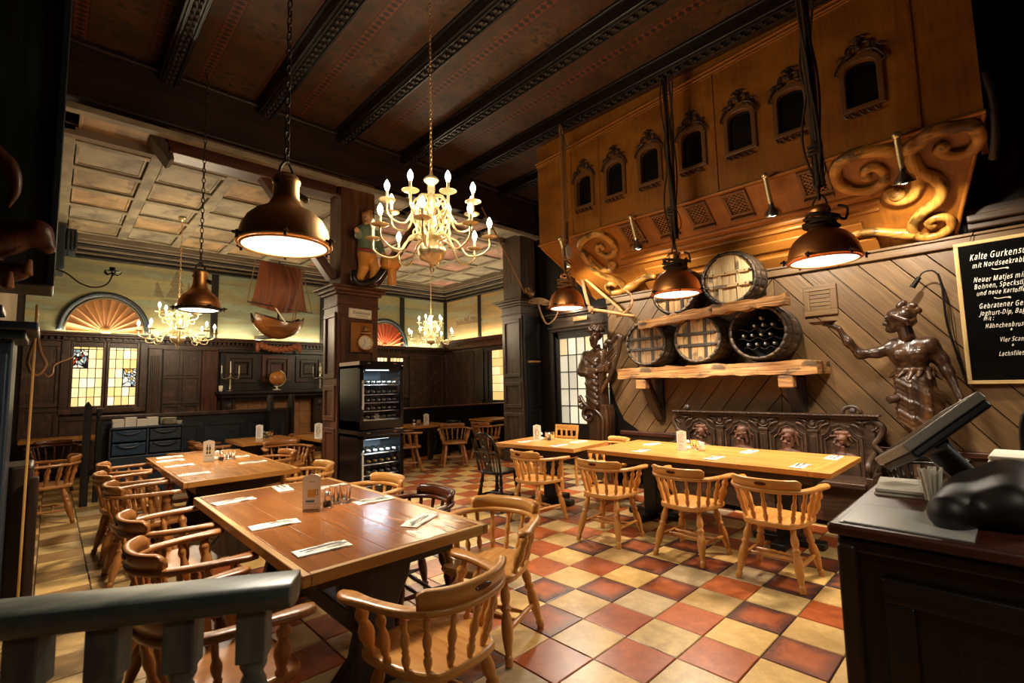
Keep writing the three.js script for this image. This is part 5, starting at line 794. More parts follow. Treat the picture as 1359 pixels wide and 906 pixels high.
// =====================  CARVED FIGURES  =====================
{
  const t = thing('carved_woman', 'polished dark wood carving of a bare-shouldered woman holding out a shallow dish', 'statue', [6.17, 0, -0.68]), X = (a, b, r, s, k) => [a, b, r, s, k];
  const fingers = (o, d) => { const f = []; for (let i = 0; i < 4; i++) { const w = (i - 1.5) * 0.021, l = [0.058, 0.068, 0.064, 0.05][i]; f.push([[o[0] + w, o[1], o[2]], [o[0] + w * 1.2, o[1] + d[1] * l * 0.6, o[2] + d[2] * l * 0.6], 0.0105, 0.010, 0.006], [[o[0] + w * 1.2, o[1] + d[1] * l * 0.6, o[2] + d[2] * l * 0.6], [o[0] + w * 1.25, o[1] + d[1] * l * 0.6 + d[3] * l * 0.5, o[2] + d[2] * l * 1.05], 0.010, 0.008, 0.006]); } return f; };
  const body = blob([
    X([0, 1.30, 0.01], [0, 1.42, 0], 0.165, 0.150), X([0, 1.45, 0], [0, 1.54, -0.01], 0.135, 0.118), X([-0.0, 1.56, -0.01], [-0.01, 1.70, -0.02], 0.118, 0.135), X([-0.01, 1.72, -0.09], [-0.01, 1.74, 0.07], 0.105, 0.105, 0.05), X([-0.01, 1.81, -0.135], [0, 1.81, 0.125], 0.062, 0.066, 0.06),
    X([-0.115, 1.715, -0.085], [-0.10, 1.73, -0.08], 0.068, 0.06, 0.04), X([-0.11, 1.72, 0.06], [-0.10, 1.735, 0.06], 0.068, 0.06, 0.04),
    X([-0.01, 1.84, -0.02], [-0.03, 1.96, -0.055], 0.060, 0.050, 0.05),
    X([0, 1.815, -0.15], [-0.06, 1.75, -0.27], 0.060, 0.052), X([-0.06, 1.75, -0.27], [-0.10, 1.735, -0.41], 0.052, 0.042), X([-0.10, 1.735, -0.41], [-0.14, 1.87, -0.50], 0.043, 0.040), X([-0.14, 1.87, -0.50], [-0.16, 2.01, -0.565], 0.038, 0.026), X([-0.16, 2.02, -0.57], [-0.16, 2.055, -0.63], 0.026, 0.030, 0.02),
    ...fingers([-0.16, 2.06, -0.645], [0, 0.1, -1, 0.1]), X([-0.125, 2.04, -0.585], [-0.10, 2.075, -0.63], 0.013, 0.010, 0.008),
    X([0.01, 1.805, 0.14], [0.03, 1.66, 0.20], 0.064, 0.055), X([0.03, 1.66, 0.20], [0.02, 1.54, 0.24], 0.055, 0.046), X([0.02, 1.54, 0.24], [-0.03, 1.30, 0.31], 0.044, 0.030), X([-0.03, 1.29, 0.31], [-0.04, 1.23, 0.325], 0.028, 0.032, 0.02),
    ...[0, 1, 2, 3].map((i) => X([-0.065 + i * 0.021, 1.21, 0.33], [-0.062 + i * 0.020, 1.15, 0.342], 0.0105, 0.009, 0.006)), X([-0.07, 1.26, 0.315], [-0.085, 1.20, 0.30], 0.012, 0.009, 0.008),
    X([0, 1.28, 0.02], [0.02, 0.75, 0.06], 0.15, 0.135), X([0.02, 0.75, 0.06], [0.03, 0.3, 0.08], 0.13, 0.15)], [-0.45, 0.2, -0.82], [0.45, 2.12, 0.42], 0.0155, 0.045);
  part('body', body, M.sculpt, t);
  const hx0 = [-0.045, 2.055, -0.075], hs = 1.16;                                  // head looks along -z, a little down
  const H = (a, b, r, s, k) => [a.map((v, i) => hx0[i] + v * hs), b.map((v, i) => hx0[i] + v * hs), r * hs, (s ?? r) * hs, k];
  part('head', blob([H([0, 0.03, 0.025], [0, 0.035, -0.015], 0.088, 0.078), H([0, -0.02, -0.03], [0, -0.06, -0.055], 0.062, 0.040), H([0, -0.068, -0.075], [0, -0.07, -0.078], 0.022), H([0, 0.02, -0.086], [0, -0.018, -0.108], 0.010, 0.013, 0.012), H([-0.02, -0.022, -0.088], [0.02, -0.022, -0.088], 0.014, 0.014, 0.015), H([-0.018, -0.044, -0.088], [0.018, -0.044, -0.088], 0.0085, 0.0085, 0.006), H([-0.016, -0.056, -0.084], [0.016, -0.056, -0.084], 0.0085, 0.0085, 0.006), H([-0.04, 0.038, -0.082], [0.04, 0.038, -0.082], 0.015, 0.015, 0.012), H([-0.036, 0.018, -0.072], [-0.03, 0.018, -0.074], 0.013, 0.013, 0.006), H([0.036, 0.018, -0.072], [0.03, 0.018, -0.074], 0.013, 0.013, 0.006), H([-0.082, 0.0, 0.0], [-0.083, 0.025, 0.005], 0.012, 0.015, 0.008), H([0.082, 0.0, 0.0], [0.083, 0.025, 0.005], 0.012, 0.015, 0.008), H([0, -0.07, 0.03], [0, -0.15, 0.045], 0.052, 0.055)], [-0.22, 1.84, -0.26], [0.14, 2.22, 0.12], 0.0044, 0.025), M.sculpt, t);
  const hair = []; for (let i = 0; i < 9; i++) { const q = (i - 4) / 4; hair.push(H([q * 0.072, 0.075 - q * q * 0.035, -0.062 + q * q * 0.05], [q * 0.045, 0.098 - q * q * 0.02, 0.06], 0.017, 0.024, 0.010)); }
  for (const s of [-1, 1]) hair.push(H([s * 0.076, 0.045, -0.035], [s * 0.08, -0.01, 0.05], 0.018, 0.026, 0.012), H([s * 0.06, -0.03, 0.062], [s * 0.02, -0.01, 0.09], 0.028, 0.028, 0.015));
  hair.push(H([0, 0.03, 0.06], [0, 0.06, 0.075], 0.06, 0.05, 0.02), H([0.0, 0.125, 0.02], [0, 0.145, 0.035], 0.036, 0.034, 0.008), H([0, 0.12, 0.085], [0, 0.115, 0.10], 0.032, 0.032, 0.008), H([0, 0.08, 0.125], [0, 0.075, 0.13], 0.028, 0.028, 0.008));
  part('hair', blob(hair, [-0.22, 1.96, -0.24], [0.14, 2.34, 0.14], 0.0052, 0.012), M.sculpt, t);
  const ruff = []; for (let i = 0; i < 14; i++) { const a = i / 14 * 2 * PI, w = 0.16 + 0.02 * sin(i * 2.7); ruff.push([[cos(a) * 0.12, 1.555, sin(a) * 0.13], [cos(a + 0.2) * w, 1.50 - 0.03 * (i % 2), sin(a + 0.2) * (w + 0.015)], 0.028, 0.016, 0.015]); ruff.push([[cos(a) * 0.125, 1.56, sin(a) * 0.135], [cos(a + 0.4) * 0.13, 1.57, sin(a + 0.4) * 0.14], 0.02, 0.02, 0.015]); }
  part('waist_drapery', blob(ruff, [-0.22, 1.40, -0.22], [0.22, 1.64, 0.22], 0.008, 0.015), M.sculpt, t);
  const fb = [X([0, 1.44, 0], [0.01, 1.05, 0.03], 0.155, 0.16, 0.03)];
  for (let i = 0; i < 10; i++) { const y = 1.47 - i * 0.05, P = [[0.02, y + 0.06, -0.165], [-0.10, y + 0.035, -0.125], [-0.155, y - 0.03, -0.02], [-0.135, y - 0.11, 0.09], [-0.05, y - 0.17, 0.17]], r = 0.016 + 0.008 * ((i * 5) % 3) / 2; for (let j = 0; j < 4; j++) fb.push([P[j], P[j + 1], r * (0.8 + 0.25 * j), r * (0.8 + 0.25 * (j + 1)), 0.022]); }
  part('skirt', blob(fb, [-0.24, 0.85, -0.24], [0.24, 1.56, 0.26], 0.0085, 0.02), M.sculpt, t);
  part('branch_stub', [rod([-0.10, 1.29, -0.13], [-0.17, 1.27, -0.20], 0.040, 14), rod([-0.17, 1.27, -0.20], [-0.172, 1.2695, -0.203], 0.036, 14)], M.sculpt, t);
  part('base_log', rod([0.03, 0, 0.08], [0.02, 0.72, 0.06], 0.17, 18, 0.14), M.carved, t);
  const d = one('shallow_dish', place(lathe([[0, 0], [0.06, 0.002], [0.085, 0.018], [0.09, 0.022], [0.086, 0.024], [0.06, 0.010], [0, 0.008]], 28), 0, 0, 0, 0, 0, 0, [1.0, 1.3, 1.5]), M.sculpt, 'shallow oval wooden dish on the outstretched hand of the carved woman', 'dish', undefined, [6.01, 2.077, -1.39]);
}
{
  const t = thing('carved_harpist', 'dark carved bearded man playing a harp on a scrolled post beside the door', 'statue', [6.30, 0, -4.58]);
  const BIG = new THREE.Matrix4().makeTranslation(-0.0, 1.18, -0.03).multiply(new THREE.Matrix4().makeScale(1.16, 1.22, 1.16)).multiply(new THREE.Matrix4().makeTranslation(0, -1.18, 0.03));
  const sp = new THREE.Shape(); sp.moveTo(-0.10, 0); sp.lineTo(0.12, 0); sp.lineTo(0.16, 0.45); sp.bezierCurveTo(0.20, 0.8, 0.24, 1.0, 0.18, 1.16); sp.lineTo(-0.22, 1.20); sp.bezierCurveTo(-0.34, 1.1, -0.26, 0.98, -0.18, 0.96); sp.bezierCurveTo(-0.16, 0.7, -0.13, 0.4, -0.10, 0);
  part('post', extr(sp, 0.22, 0.02, 2).applyMatrix4(new THREE.Matrix4().makeBasis(V(0, 0, 1), V(0, 1, 0), V(-1, 0, 0))), M.sculpt, t);
  const sc = (pts, r) => horn(pts, (q) => r * (1 - 0.4 * q), 40, 8); part('volute', [sc([[-0.12, 1.30, -0.30], [-0.13, 1.15, -0.18], [-0.13, 1.08, 0.0], [-0.12, 0.95, 0.12], [-0.12, 0.7, 0.12], [-0.12, 0.4, 0.08]], 0.030), sc([[-0.12, 1.12, -0.1], [-0.13, 1.10, -0.2], [-0.13, 1.0, -0.24], [-0.13, 0.92, -0.18], [-0.13, 0.93, -0.09], [-0.13, 1.0, -0.07], [-0.13, 1.02, -0.13], [-0.13, 0.98, -0.15]], 0.032), ball(0.05, -0.12, 1.13, -0.27), ball(0.04, -0.12, 1.22, -0.30)], M.sculpt, t);
  const X = (a, b, r, s, k) => [a, b, r, s, k];
  part('body', blob([X([0, 1.18, -0.03], [0, 1.40, -0.04], 0.15, 0.15), X([0, 1.45, -0.05], [0, 1.68, -0.06], 0.15, 0.14), X([0, 1.80, -0.17], [0.0, 1.80, 0.06], 0.085, 0.085, 0.06), X([-0.01, 1.84, -0.03], [-0.02, 1.92, -0.01], 0.06, 0.055), X([0, 1.79, -0.20], [-0.06, 1.60, -0.24], 0.078, 0.068), X([-0.06, 1.60, -0.24], [-0.13, 1.56, -0.05], 0.062, 0.045), X([-0.13, 1.56, -0.05], [-0.12, 1.62, 0.10], 0.042, 0.030), X([0, 1.79, 0.09], [-0.04, 1.62, 0.16], 0.07, 0.055), X([-0.04, 1.62, 0.16], [-0.08, 1.68, 0.22], 0.048, 0.032),
    ...[0, 1, 2, 3].map((i) => X([-0.14, 1.65 - i * 0.022, 0.11], [-0.13, 1.665 - i * 0.02, 0.175], 0.012, 0.010, 0.008)), X([-0.12, 1.65, 0.09], [-0.10, 1.69, 0.12], 0.013, 0.01, 0.008),
    ...[0, 1, 2, 3, 4, 5, 6].map((i) => X([-0.11, 1.78 - i * 0.085, -0.15 + (i % 2) * 0.04], [-0.145, 1.68 - i * 0.085, 0.06], 0.018, 0.026, 0.016)), ...[0, 1, 2, 3].map((i) => X([-0.075, 1.68 - i * 0.04, -0.26 + i * 0.02], [-0.10, 1.55 - i * 0.02, -0.16 + i * 0.03], 0.026, 0.018, 0.014)), X([-0.02, 1.84, -0.13], [-0.10, 1.72, 0.02], 0.028, 0.022, 0.016), X([0.0, 1.84, 0.07], [-0.10, 1.72, 0.02], 0.028, 0.022, 0.016)], [-0.28, 1.1, -0.36], [0.28, 1.97, 0.32], 0.0115, 0.035).applyMatrix4(BIG), M.sculpt, t);
  const h = [-0.03, 2.06, 0.0], H = (a, b, r, s, k) => [a.map((v, i) => v + h[i]), b.map((v, i) => v + h[i]), r, s, k];      // faces -x and a little +z
  const hd = [H([0, 0.02, 0], [0, 0.04, 0], 0.088, 0.085), H([-0.085, 0.02, 0.015], [-0.108, -0.015, 0.02], 0.010, 0.015, 0.01), H([-0.075, 0.042, -0.035], [-0.075, 0.042, 0.055], 0.017, 0.017, 0.01), H([-0.08, 0.018, -0.028], [-0.082, 0.018, -0.022], 0.013, 0.013, 0.005), H([-0.08, 0.018, 0.042], [-0.082, 0.018, 0.048], 0.013, 0.013, 0.005), H([-0.05, -0.05, 0], [-0.05, -0.08, 0], 0.062, 0.05), H([0.0, 0.0, -0.085], [0, 0.02, -0.088], 0.014, 0.016, 0.008), H([0.0, 0.0, 0.085], [0, 0.02, 0.088], 0.014, 0.016, 0.008)];
  for (let i = 0; i < 6; i++) hd.push(H([-0.085, -0.04, -0.04 + i * 0.018], [-0.075, -0.17 + 0.015 * Math.abs(i - 2.5), -0.035 + i * 0.016], 0.017, 0.011, 0.008)); hd.push(H([-0.095, -0.03, 0.01], [-0.09, -0.045, -0.04], 0.012, 0.008, 0.006), H([-0.095, -0.03, 0.01], [-0.09, -0.045, 0.06], 0.012, 0.008, 0.006));
  part('head', blob(hd, [-0.2, 1.84, -0.18], [0.16, 2.22, 0.18], 0.0048, 0.018).applyMatrix4(BIG), M.sculpt, t);
  const cur = []; for (let i = 0; i < 34; i++) { const a = i * 2.4, q = i / 34, y = 0.055 + 0.075 * q, r = 0.098 * Math.sqrt(1 - q * q * 0.75); cur.push(H([cos(a) * r * 0.95, y, sin(a) * r], [cos(a) * r * 0.95 + 0.005, y + 0.008, sin(a) * r], 0.026, 0.024, 0.006)); } part('hair', blob(cur, [-0.2, 2.05, -0.17], [0.15, 2.26, 0.17], 0.0052, 0.01).applyMatrix4(BIG), M.sculpt, t);
  const harp = [[-0.08, 2.02, 0.20], [-0.09, 2.14, 0.24], [-0.09, 2.12, 0.33], [-0.09, 2.20, 0.42], [-0.09, 2.19, 0.48], [-0.09, 2.02, 0.46], [-0.09, 1.80, 0.38], [-0.09, 1.58, 0.26], [-0.09, 1.42, 0.14], [-0.09, 1.30, 0.06]];
  part('harp_frame', sweep(harp, (q) => oval(0.030 + 0.008 * sin(q * PI), 0.026, 10), 60, V(1, 0, 0)), M.sculpt, t); part('harp_soundbox', span(metric(new THREE.CylinderGeometry(0.035, 0.065, 1, 14).translate(0, 0.5, 0)), [-0.09, 1.28, 0.03], [-0.08, 2.03, 0.20]), M.sculpt, t);
  for (let i = 0; i < 7; i++) part('harp_string', rod([-0.09, 1.45 + i * 0.075, 0.08 + i * 0.017], [-0.09, 1.66 + i * 0.075, 0.30 + i * 0.022], 0.0018, 5), M.brass, t);
  part('harp_scroll', ball(0.045, -0.09, 2.08, 0.22), M.sculpt, t);
}
// =====================  BLACKBOARD, MICROPHONE LAMP  =====================
{
  const c = document.createElement('canvas'); c.width = 1024; c.height = 1024; const g = c.getContext('2d'); g.fillStyle = '#0b0b0a'; g.fillRect(0, 0, 1024, 1024);
  let s = 5; const R = () => { s = (s * 16807) % 2147483647; return s / 2147483647; };
  g.globalAlpha = 0.05; g.fillStyle = '#c9c2b4'; for (let i = 0; i < 160; i++) g.fillRect(R() * 1024, R() * 1024, 20 + R() * 120, 1 + R() * 3); g.globalAlpha = 1;
  const write = (txt, x, y, px) => { g.fillStyle = '#f1ece0'; for (const ch of txt) { g.save(); g.translate(x, y + (R() - 0.5) * px * 0.08); g.rotate((R() - 0.5) * 0.08); g.transform(0.56, 0, -0.2, 1, 0, 0); g.font = `${px * 0.82}px sans-serif`; g.strokeStyle = '#f1ece0'; g.lineWidth = 0.9; g.strokeText(ch, 0, 0); g.fillText(ch, 0, 0); const q = g.measureText(ch).width; g.restore(); x += q * 0.66; } };
  const swirl = (x, y) => { g.strokeStyle = '#e8e0cc'; g.lineWidth = 6; g.beginPath(); g.moveTo(x, y - 8); g.bezierCurveTo(x + 22, y + 16, x + 50, y - 12, x + 72, y + 4); g.bezierCurveTo(x + 84, y + 12, x + 78, y - 10, x + 66, y); g.stroke(); };
  write('Kalte Gurkensuppe', 62, 124, 76); write('mit Nordseekrabben', 72, 184, 60); swirl(170, 212);
  write('Neuer Matjes mit', 70, 292, 60); write('Bohnen, Speckstippe', 70, 343, 58); write('und neue Kartoffeln', 78, 392, 54); swirl(165, 424);
  write('Gebratener Gemüse', 84, 488, 60); write('Joghurt-Dip, Baguette', 84, 541, 56); write('mit :', 100, 578, 48);
  write('Hähnchenbrustfilet', 104, 634, 52); write('*', 220, 676, 46); write('Vier Scampis', 168, 738, 52); write('*', 220, 784, 46); write('Lachsfilet', 155, 838, 52);
  const tx = new THREE.CanvasTexture(c); tx.colorSpace = THREE.SRGBColorSpace;
  const t = thing('blackboard', 'black menu board with white handwriting in a thin pale wooden frame', 'blackboard', [6.42, 2.10, 0.40], -Q); t.rotation.order = 'YXZ'; t.rotation.x = 0.02;
  const bw = 1.44, bh = 1.38, m = std({ map: tx, roughness: 0.12 }), pl = new THREE.BoxGeometry(bw - 0.04, bh - 0.04, 0.012);
  part('writing_surface', pl, m, t); part('frame', panelFrame(bw, bh, 0.035, 0.03), std({ map: wood(0xa98a54, 0xd8bd84, 71), roughness: 0.45 }), t); part('hanging_cord', tube([[-0.6, bh / 2, 0], [-0.55, bh / 2 + 0.12, -0.02], [-0.45, bh / 2 + 0.2, -0.04]], 0.003, 16, 5), M.iron, t);
}
{ const t = thing('picture_lamp', 'slim black gooseneck lamp with small hood beside the blackboard', 'lamp', [6.42, 0, -0.40]);
  part('stem', tube([[0.03, 1.5, 0.06], [0.0, 1.7, 0.03], [-0.02, 2.0, -0.02], [-0.05, 2.4, -0.03], [-0.05, 2.52, -0.05]], 0.010, 30, 8), M.iron, t); part('neck', tube([[-0.05, 2.51, -0.05], [-0.06, 2.555, -0.09], [-0.07, 2.545, -0.16], [-0.08, 2.49, -0.20]], 0.007, 20, 8), M.iron, t); part('hood', [rod([-0.08, 2.50, -0.19], [-0.085, 2.41, -0.25], 0.020, 12, 0.026), rod([-0.085, 2.41, -0.25], [-0.085, 2.405, -0.253], 0.028, 12)], M.iron, t); part('cable', tube([[-0.045, 2.50, -0.04], [-0.02, 2.2, 0.01], [0.0, 1.9, 0.02], [0.02, 1.5, 0.07]], 0.004, 24, 5), M.iron, t); }
// =====================  LAMPS  =====================
function chainGeo(a, b, link = 0.05, r = 0.0045) {
  const A = V(...a), B = V(...b), n = Math.max(2, Math.round(A.distanceTo(B) / (link * 0.78))), gs = [], q = new THREE.Quaternion().setFromUnitVectors(UP, B.clone().sub(A).normalize());
  for (let i = 0; i < n; i++) { const g = new THREE.TorusGeometry(link * 0.36, r, 5, 10); g.scale(0.62, 1.25, 1); g.rotateY(i % 2 ? PI / 2 : 0.2); g.applyQuaternion(q); const p = A.clone().lerp(B, (i + 0.5) / n); g.translate(p.x, p.y, p.z); gs.push(g); }
  return join(gs);
}
const domeP = (R) => [[R, 0.0], [R * 1.0, 0.02], [R * 0.985, 0.05], [R * 0.93, 0.11], [R * 0.82, 0.17], [R * 0.66, 0.215], [R * 0.48, 0.245], [R * 0.36, 0.26], [R * 0.315, 0.285], [R * 0.30, 0.32], [R * 0.285, 0.335], [R * 0.28, 0.42], [R * 0.31, 0.425], [R * 0.31, 0.445], [R * 0.28, 0.45], [R * 0.26, 0.47], [R * 0.1, 0.48], [0, 0.48], [0, 0.47], [R * 0.25, 0.46], [R * 0.26, 0.33], [R * 0.45, 0.235], [R * 0.78, 0.165], [R * 0.95, 0.05], [R * 0.97, 0.0], [R, 0.0]];
const bellP = (R) => [[R, 0], [R, 0.015], [R * 0.97, 0.03], [R * 0.93, 0.055], [R * 0.95, 0.065], [R * 0.88, 0.09], [R * 0.89, 0.10], [R * 0.80, 0.125], [R * 0.81, 0.135], [R * 0.68, 0.165], [R * 0.55, 0.19], [R * 0.42, 0.22], [R * 0.35, 0.26], [R * 0.32, 0.30], [R * 0.31, 0.40], [R * 0.34, 0.405], [R * 0.34, 0.425], [R * 0.30, 0.43], [0, 0.435], [0, 0.42], [R * 0.28, 0.41], [R * 0.29, 0.29], [R * 0.5, 0.18], [R * 0.9, 0.05], [R * 0.96, 0], [R, 0]];
function pendant(label, p, R, o) {
  const t = thing('pendant_lamp', label, 'lamp', p, o.turn ?? 0, 'metal ship lamps hanging over the tables'), tilt = o.tilt ?? 0, prof = o.bell ? bellP(R) : domeP(R), m = o.mat ?? M.copper;
  part('shade', lathe(prof, 48), m, t);
  part('rim_ring', [place(new THREE.TorusGeometry(R * 1.0, 0.012, 8, 48), 0, 0.004, 0, 0, PI / 2), place(new THREE.TorusGeometry(R * 0.93, 0.009, 8, 48), 0, -0.010, 0, 0, PI / 2)], o.bell ? M.oldIron : m, t);
  for (let i = 0; i < 6; i++) { const a = i * PI / 3 + 0.3, c = cos(a), s = sin(a); part('rim_clip', [cb(0.05, 0.018, 0.024, c * (R + 0.012), 0.012, s * (R + 0.012), 0.005), rod([c * (R + 0.025), -0.018, s * (R + 0.025)], [c * (R + 0.025), 0.03, s * (R + 0.025)], 0.009, 8), ball(0.014, c * (R + 0.04), 0.012, s * (R + 0.04), [1.4, 0.7, 1], 8)].map((g) => g), M.oldIron, t); }
  part('lamp_glass', lathe([[0, -0.022], [R * 0.5, -0.020], [R * 0.80, -0.012], [R * 0.92, -0.002], [R * 0.90, 0.004], [0, 0.004]], 40), M.lampGlass, t);
  const topY = o.bell ? 0.43 : 0.475; part('bail', [tube([[-R * 0.2, topY - 0.06, 0.0], [-R * 0.2, topY + 0.04, 0], [0, topY + 0.10, 0], [R * 0.2, topY + 0.04, 0], [R * 0.2, topY - 0.06, 0]], 0.009, 30, 8), ball(0.02, -R * 0.27, topY - 0.06, 0), ball(0.02, R * 0.27, topY - 0.06, 0)], M.oldIron, t);
  part('cable_gland', [rod([R * 0.26, topY - 0.10, 0.02], [R * 0.42, topY - 0.12, 0.05], 0.022, 12), ball(0.024, R * 0.43, topY - 0.125, 0.052)], M.oldIron, t);
  if (o.rope) { const c = []; for (let i = 0; i <= 120; i++) { const a = i * 0.28, r = R * 0.42 + 0.016 * sin(i * 0.9), y = topY - 0.20 + 0.11 * i / 120 + 0.014 * sin(i * 0.37); c.push([cos(a) * r, y, sin(a) * r]); } part('coiled_rope', [tube(c, 0.014, 360, 7), tube([[-0.11, topY - 0.02, 0.07], [-0.17, topY - 0.06, 0.09], [-0.13, topY - 0.14, 0.12], [-0.05, topY - 0.10, 0.13], [0.02, topY - 0.2, 0.14]], 0.011, 40, 7)], o.rope, t); }
  const y1 = CEIL - p[1] - 0.02;
  if (o.hang === 'chain') part('chain', chainGeo([0, topY + 0.09, 0], [0, y1, 0], 0.075, 0.0065), M.oldIron, t);
  const l = new THREE.SpotLight(LAMP, o.power ?? I_LAMP, 0, 1.35, 0.55, 2); l.position.set(0, -0.05, 0); l.target.position.set(0, -2, 0); l.castShadow = true; l.shadow.radius = 8; t.add(l, l.target);
  return t;
}
pendant('large bronze dome lamp on a long chain over the red-brown table', [1.08, 2.46, -3.28], 0.285, { mat: M.brass, hang: 'chain', turn: 0.5 });
pendant('bell-shaped brass lamp with ribbed shade over the tan table', [1.16, 2.43, -6.28], 0.218, { bell: true, mat: M.copper, hang: 'chain' });
pendant('small copper lamp wrapped in rope over the small golden table', [5.0, 2.53, -4.12], 0.24, { rope: M.rope, turn: 0.4 });
pendant('copper lamp hung on a twisted rope bundle in front of the barrels', [5.12, 2.50, -2.60], 0.27, { rope: M.ropeDark, turn: 0.9 });
pendant('copper lamp on a thick rope bundle in front of the lattice windows', [4.74, 2.51, -1.05], 0.275, { rope: M.ropeDark, turn: 1.2 });
pendant('large bronze dome lamp behind the viewer, near the balustrade', [0.9, 2.62, 0.75], 0.285, { mat: M.brass, hang: 'chain', power: I_LAMP * 0.18 });
pendant('large bronze dome lamp behind the viewer, beyond the counter', [4.3, 2.6, 1.3], 0.285, { mat: M.brass, hang: 'chain' });
function hawser(label, p, y0, y1, m, o = {}) {                      // twisted bundle of ropes and chain from the ceiling to a lamp
  const t = thing('rope_bundle', label, 'rope', p), n = o.n ?? 5, h = y1 - y0;
  for (let k = 0; k < n; k++) { const pts = [], ph = k * 2 * PI / n, w = o.w ?? 0.022, tw = (o.tw ?? 1.4) * (k % 2 ? 1 : 0.7); for (let i = 0; i <= 26; i++) { const q = i / 26, a = ph + q * h * tw, r = w * (0.6 + 0.5 * sin(q * 5 + k)) + (k === n - 1 ? 0.02 : 0); pts.push([cos(a) * r, y0 + q * h, sin(a) * r]); } part('rope_strand', tube(pts, o.r ?? 0.011, 110, 6), k === 1 ? M.iron : m, t); }
  for (let k = 0; k < 3; k++) { const pts = []; for (let i = 0; i <= 14; i++) { const q = i / 14, a = k * 2.2 + q * 1.6, r = 0.03 + 0.06 * Math.abs(sin(q * PI * (1.5 + k * 0.5))); pts.push([cos(a) * r, y0 + 0.1 + q * (h - 0.2), sin(a) * r]); } part('loose_strand', tube(pts, 0.010, 90, 6), m, t); }
  part('chain', chainGeo([0.005, y0 - 0.10, 0], [0.0, y0 + 0.28, 0], 0.13, 0.014), M.oldIron, t); part('knot', [tube(Array.from({ length: 40 }, (_, i) => [cos(i * 0.55) * 0.05, y0 + 0.27 + i * 0.003, sin(i * 0.55) * 0.05]), 0.012, 160, 7)], m, t);
  part('cable', tube([[0.04, y0 + 0.42, 0], [0.12, y0 + 0.30, 0.03], [0.13, y0 + 0.18, 0.04], [0.05, y0 + 0.08, 0.04], [0.03, y0 - 0.02, 0.05]], 0.005, 40, 6), M.iron, t);
  part('ceiling_hook', [rod([0, y1 - 0.1, 0], [0, y1 + 0.02, 0], 0.014, 8), place(new THREE.TorusGeometry(0.05, 0.014, 8, 20), 0, y1 - 0.14, 0)], M.iron, t); return t;
}
hawser('thick dark rope bundle holding the copper lamp before the lattice windows', [4.74, 0, -1.05], 3.16, CEIL - 0.02, M.ropeDark, { n: 7, w: 0.038, r: 0.015 });
hawser('twisted rope bundle holding the copper lamp before the barrels', [5.12, 0, -2.60], 3.14, CEIL - 0.02, M.ropeDark, { n: 6, w: 0.042, r: 0.014 });
{ // block and tackle over the small lamp
  const t = thing('block_and_tackle', 'grey oval pulley block with ropes and hook holding the rope-wrapped copper lamp', 'pulley', [5.0, 0, -4.12]);
  const ropes = [[[-0.06, CEIL - 0.30, 0.03], [-0.05, 4.2, 0.02], [-0.06, 3.6, 0.03], [-0.05, 3.0, 0.02], [-0.04, 2.86, 0.05]], [[0.02, CEIL - 0.3, 0], [0.03, 4.3, 0], [0.03, 3.75, 0], [0.02, 3.42, 0]], [[0.05, CEIL - 0.32, 0.01], [0.06, 4.4, 0.01], [0.08, 3.8, 0.0], [0.07, 3.40, 0]]];
  for (const r of ropes) part('rope', tube(r, 0.012, 60, 7), M.rope, t);
  part('rope_loop', [tube([[-0.06, CEIL - 0.34, 0.03], [-0.05, CEIL - 0.2, 0.02], [0, CEIL - 0.16, 0], [0.05, CEIL - 0.24, -0.01], [0.06, CEIL - 0.4, 0], [0.12, CEIL - 0.46, 0.02], [0.11, CEIL - 0.38, 0.03]], 0.016, 50, 7), rod([0, CEIL - 0.2, 0], [0, CEIL, 0], 0.012, 8)], M.rope, t);
  const sh = new THREE.Shape(); sh.absellipse(0, 0, 0.062, 0.10, 0, 2 * PI); const cheek = extr(sh, 0.022, 0.007, 2); for (const z of [-0.032, 0.032]) part('cheek', cheek.clone().translate(0.04, 3.30, z).applyMatrix4(new THREE.Matrix4()), M.plasticGrey, t, 'grey oval block cheek');
  part('sheave', place(new THREE.CylinderGeometry(0.05, 0.05, 0.035, 20), 0.04, 3.30, 0, 0, PI / 2), M.oldIron, t); part('chain', chainGeo([0.05, 3.39, 0], [0.05, 3.72, 0], 0.07, 0.007), M.oldIron, t);
  part('hook', tube([[0.04, 3.19, 0], [0.04, 3.15, 0], [0.09, 3.12, 0], [0.12, 3.08, 0], [0.06, 3.03, 0], [0.0, 3.05, 0]], 0.013, 30, 8), M.silver, t);
}
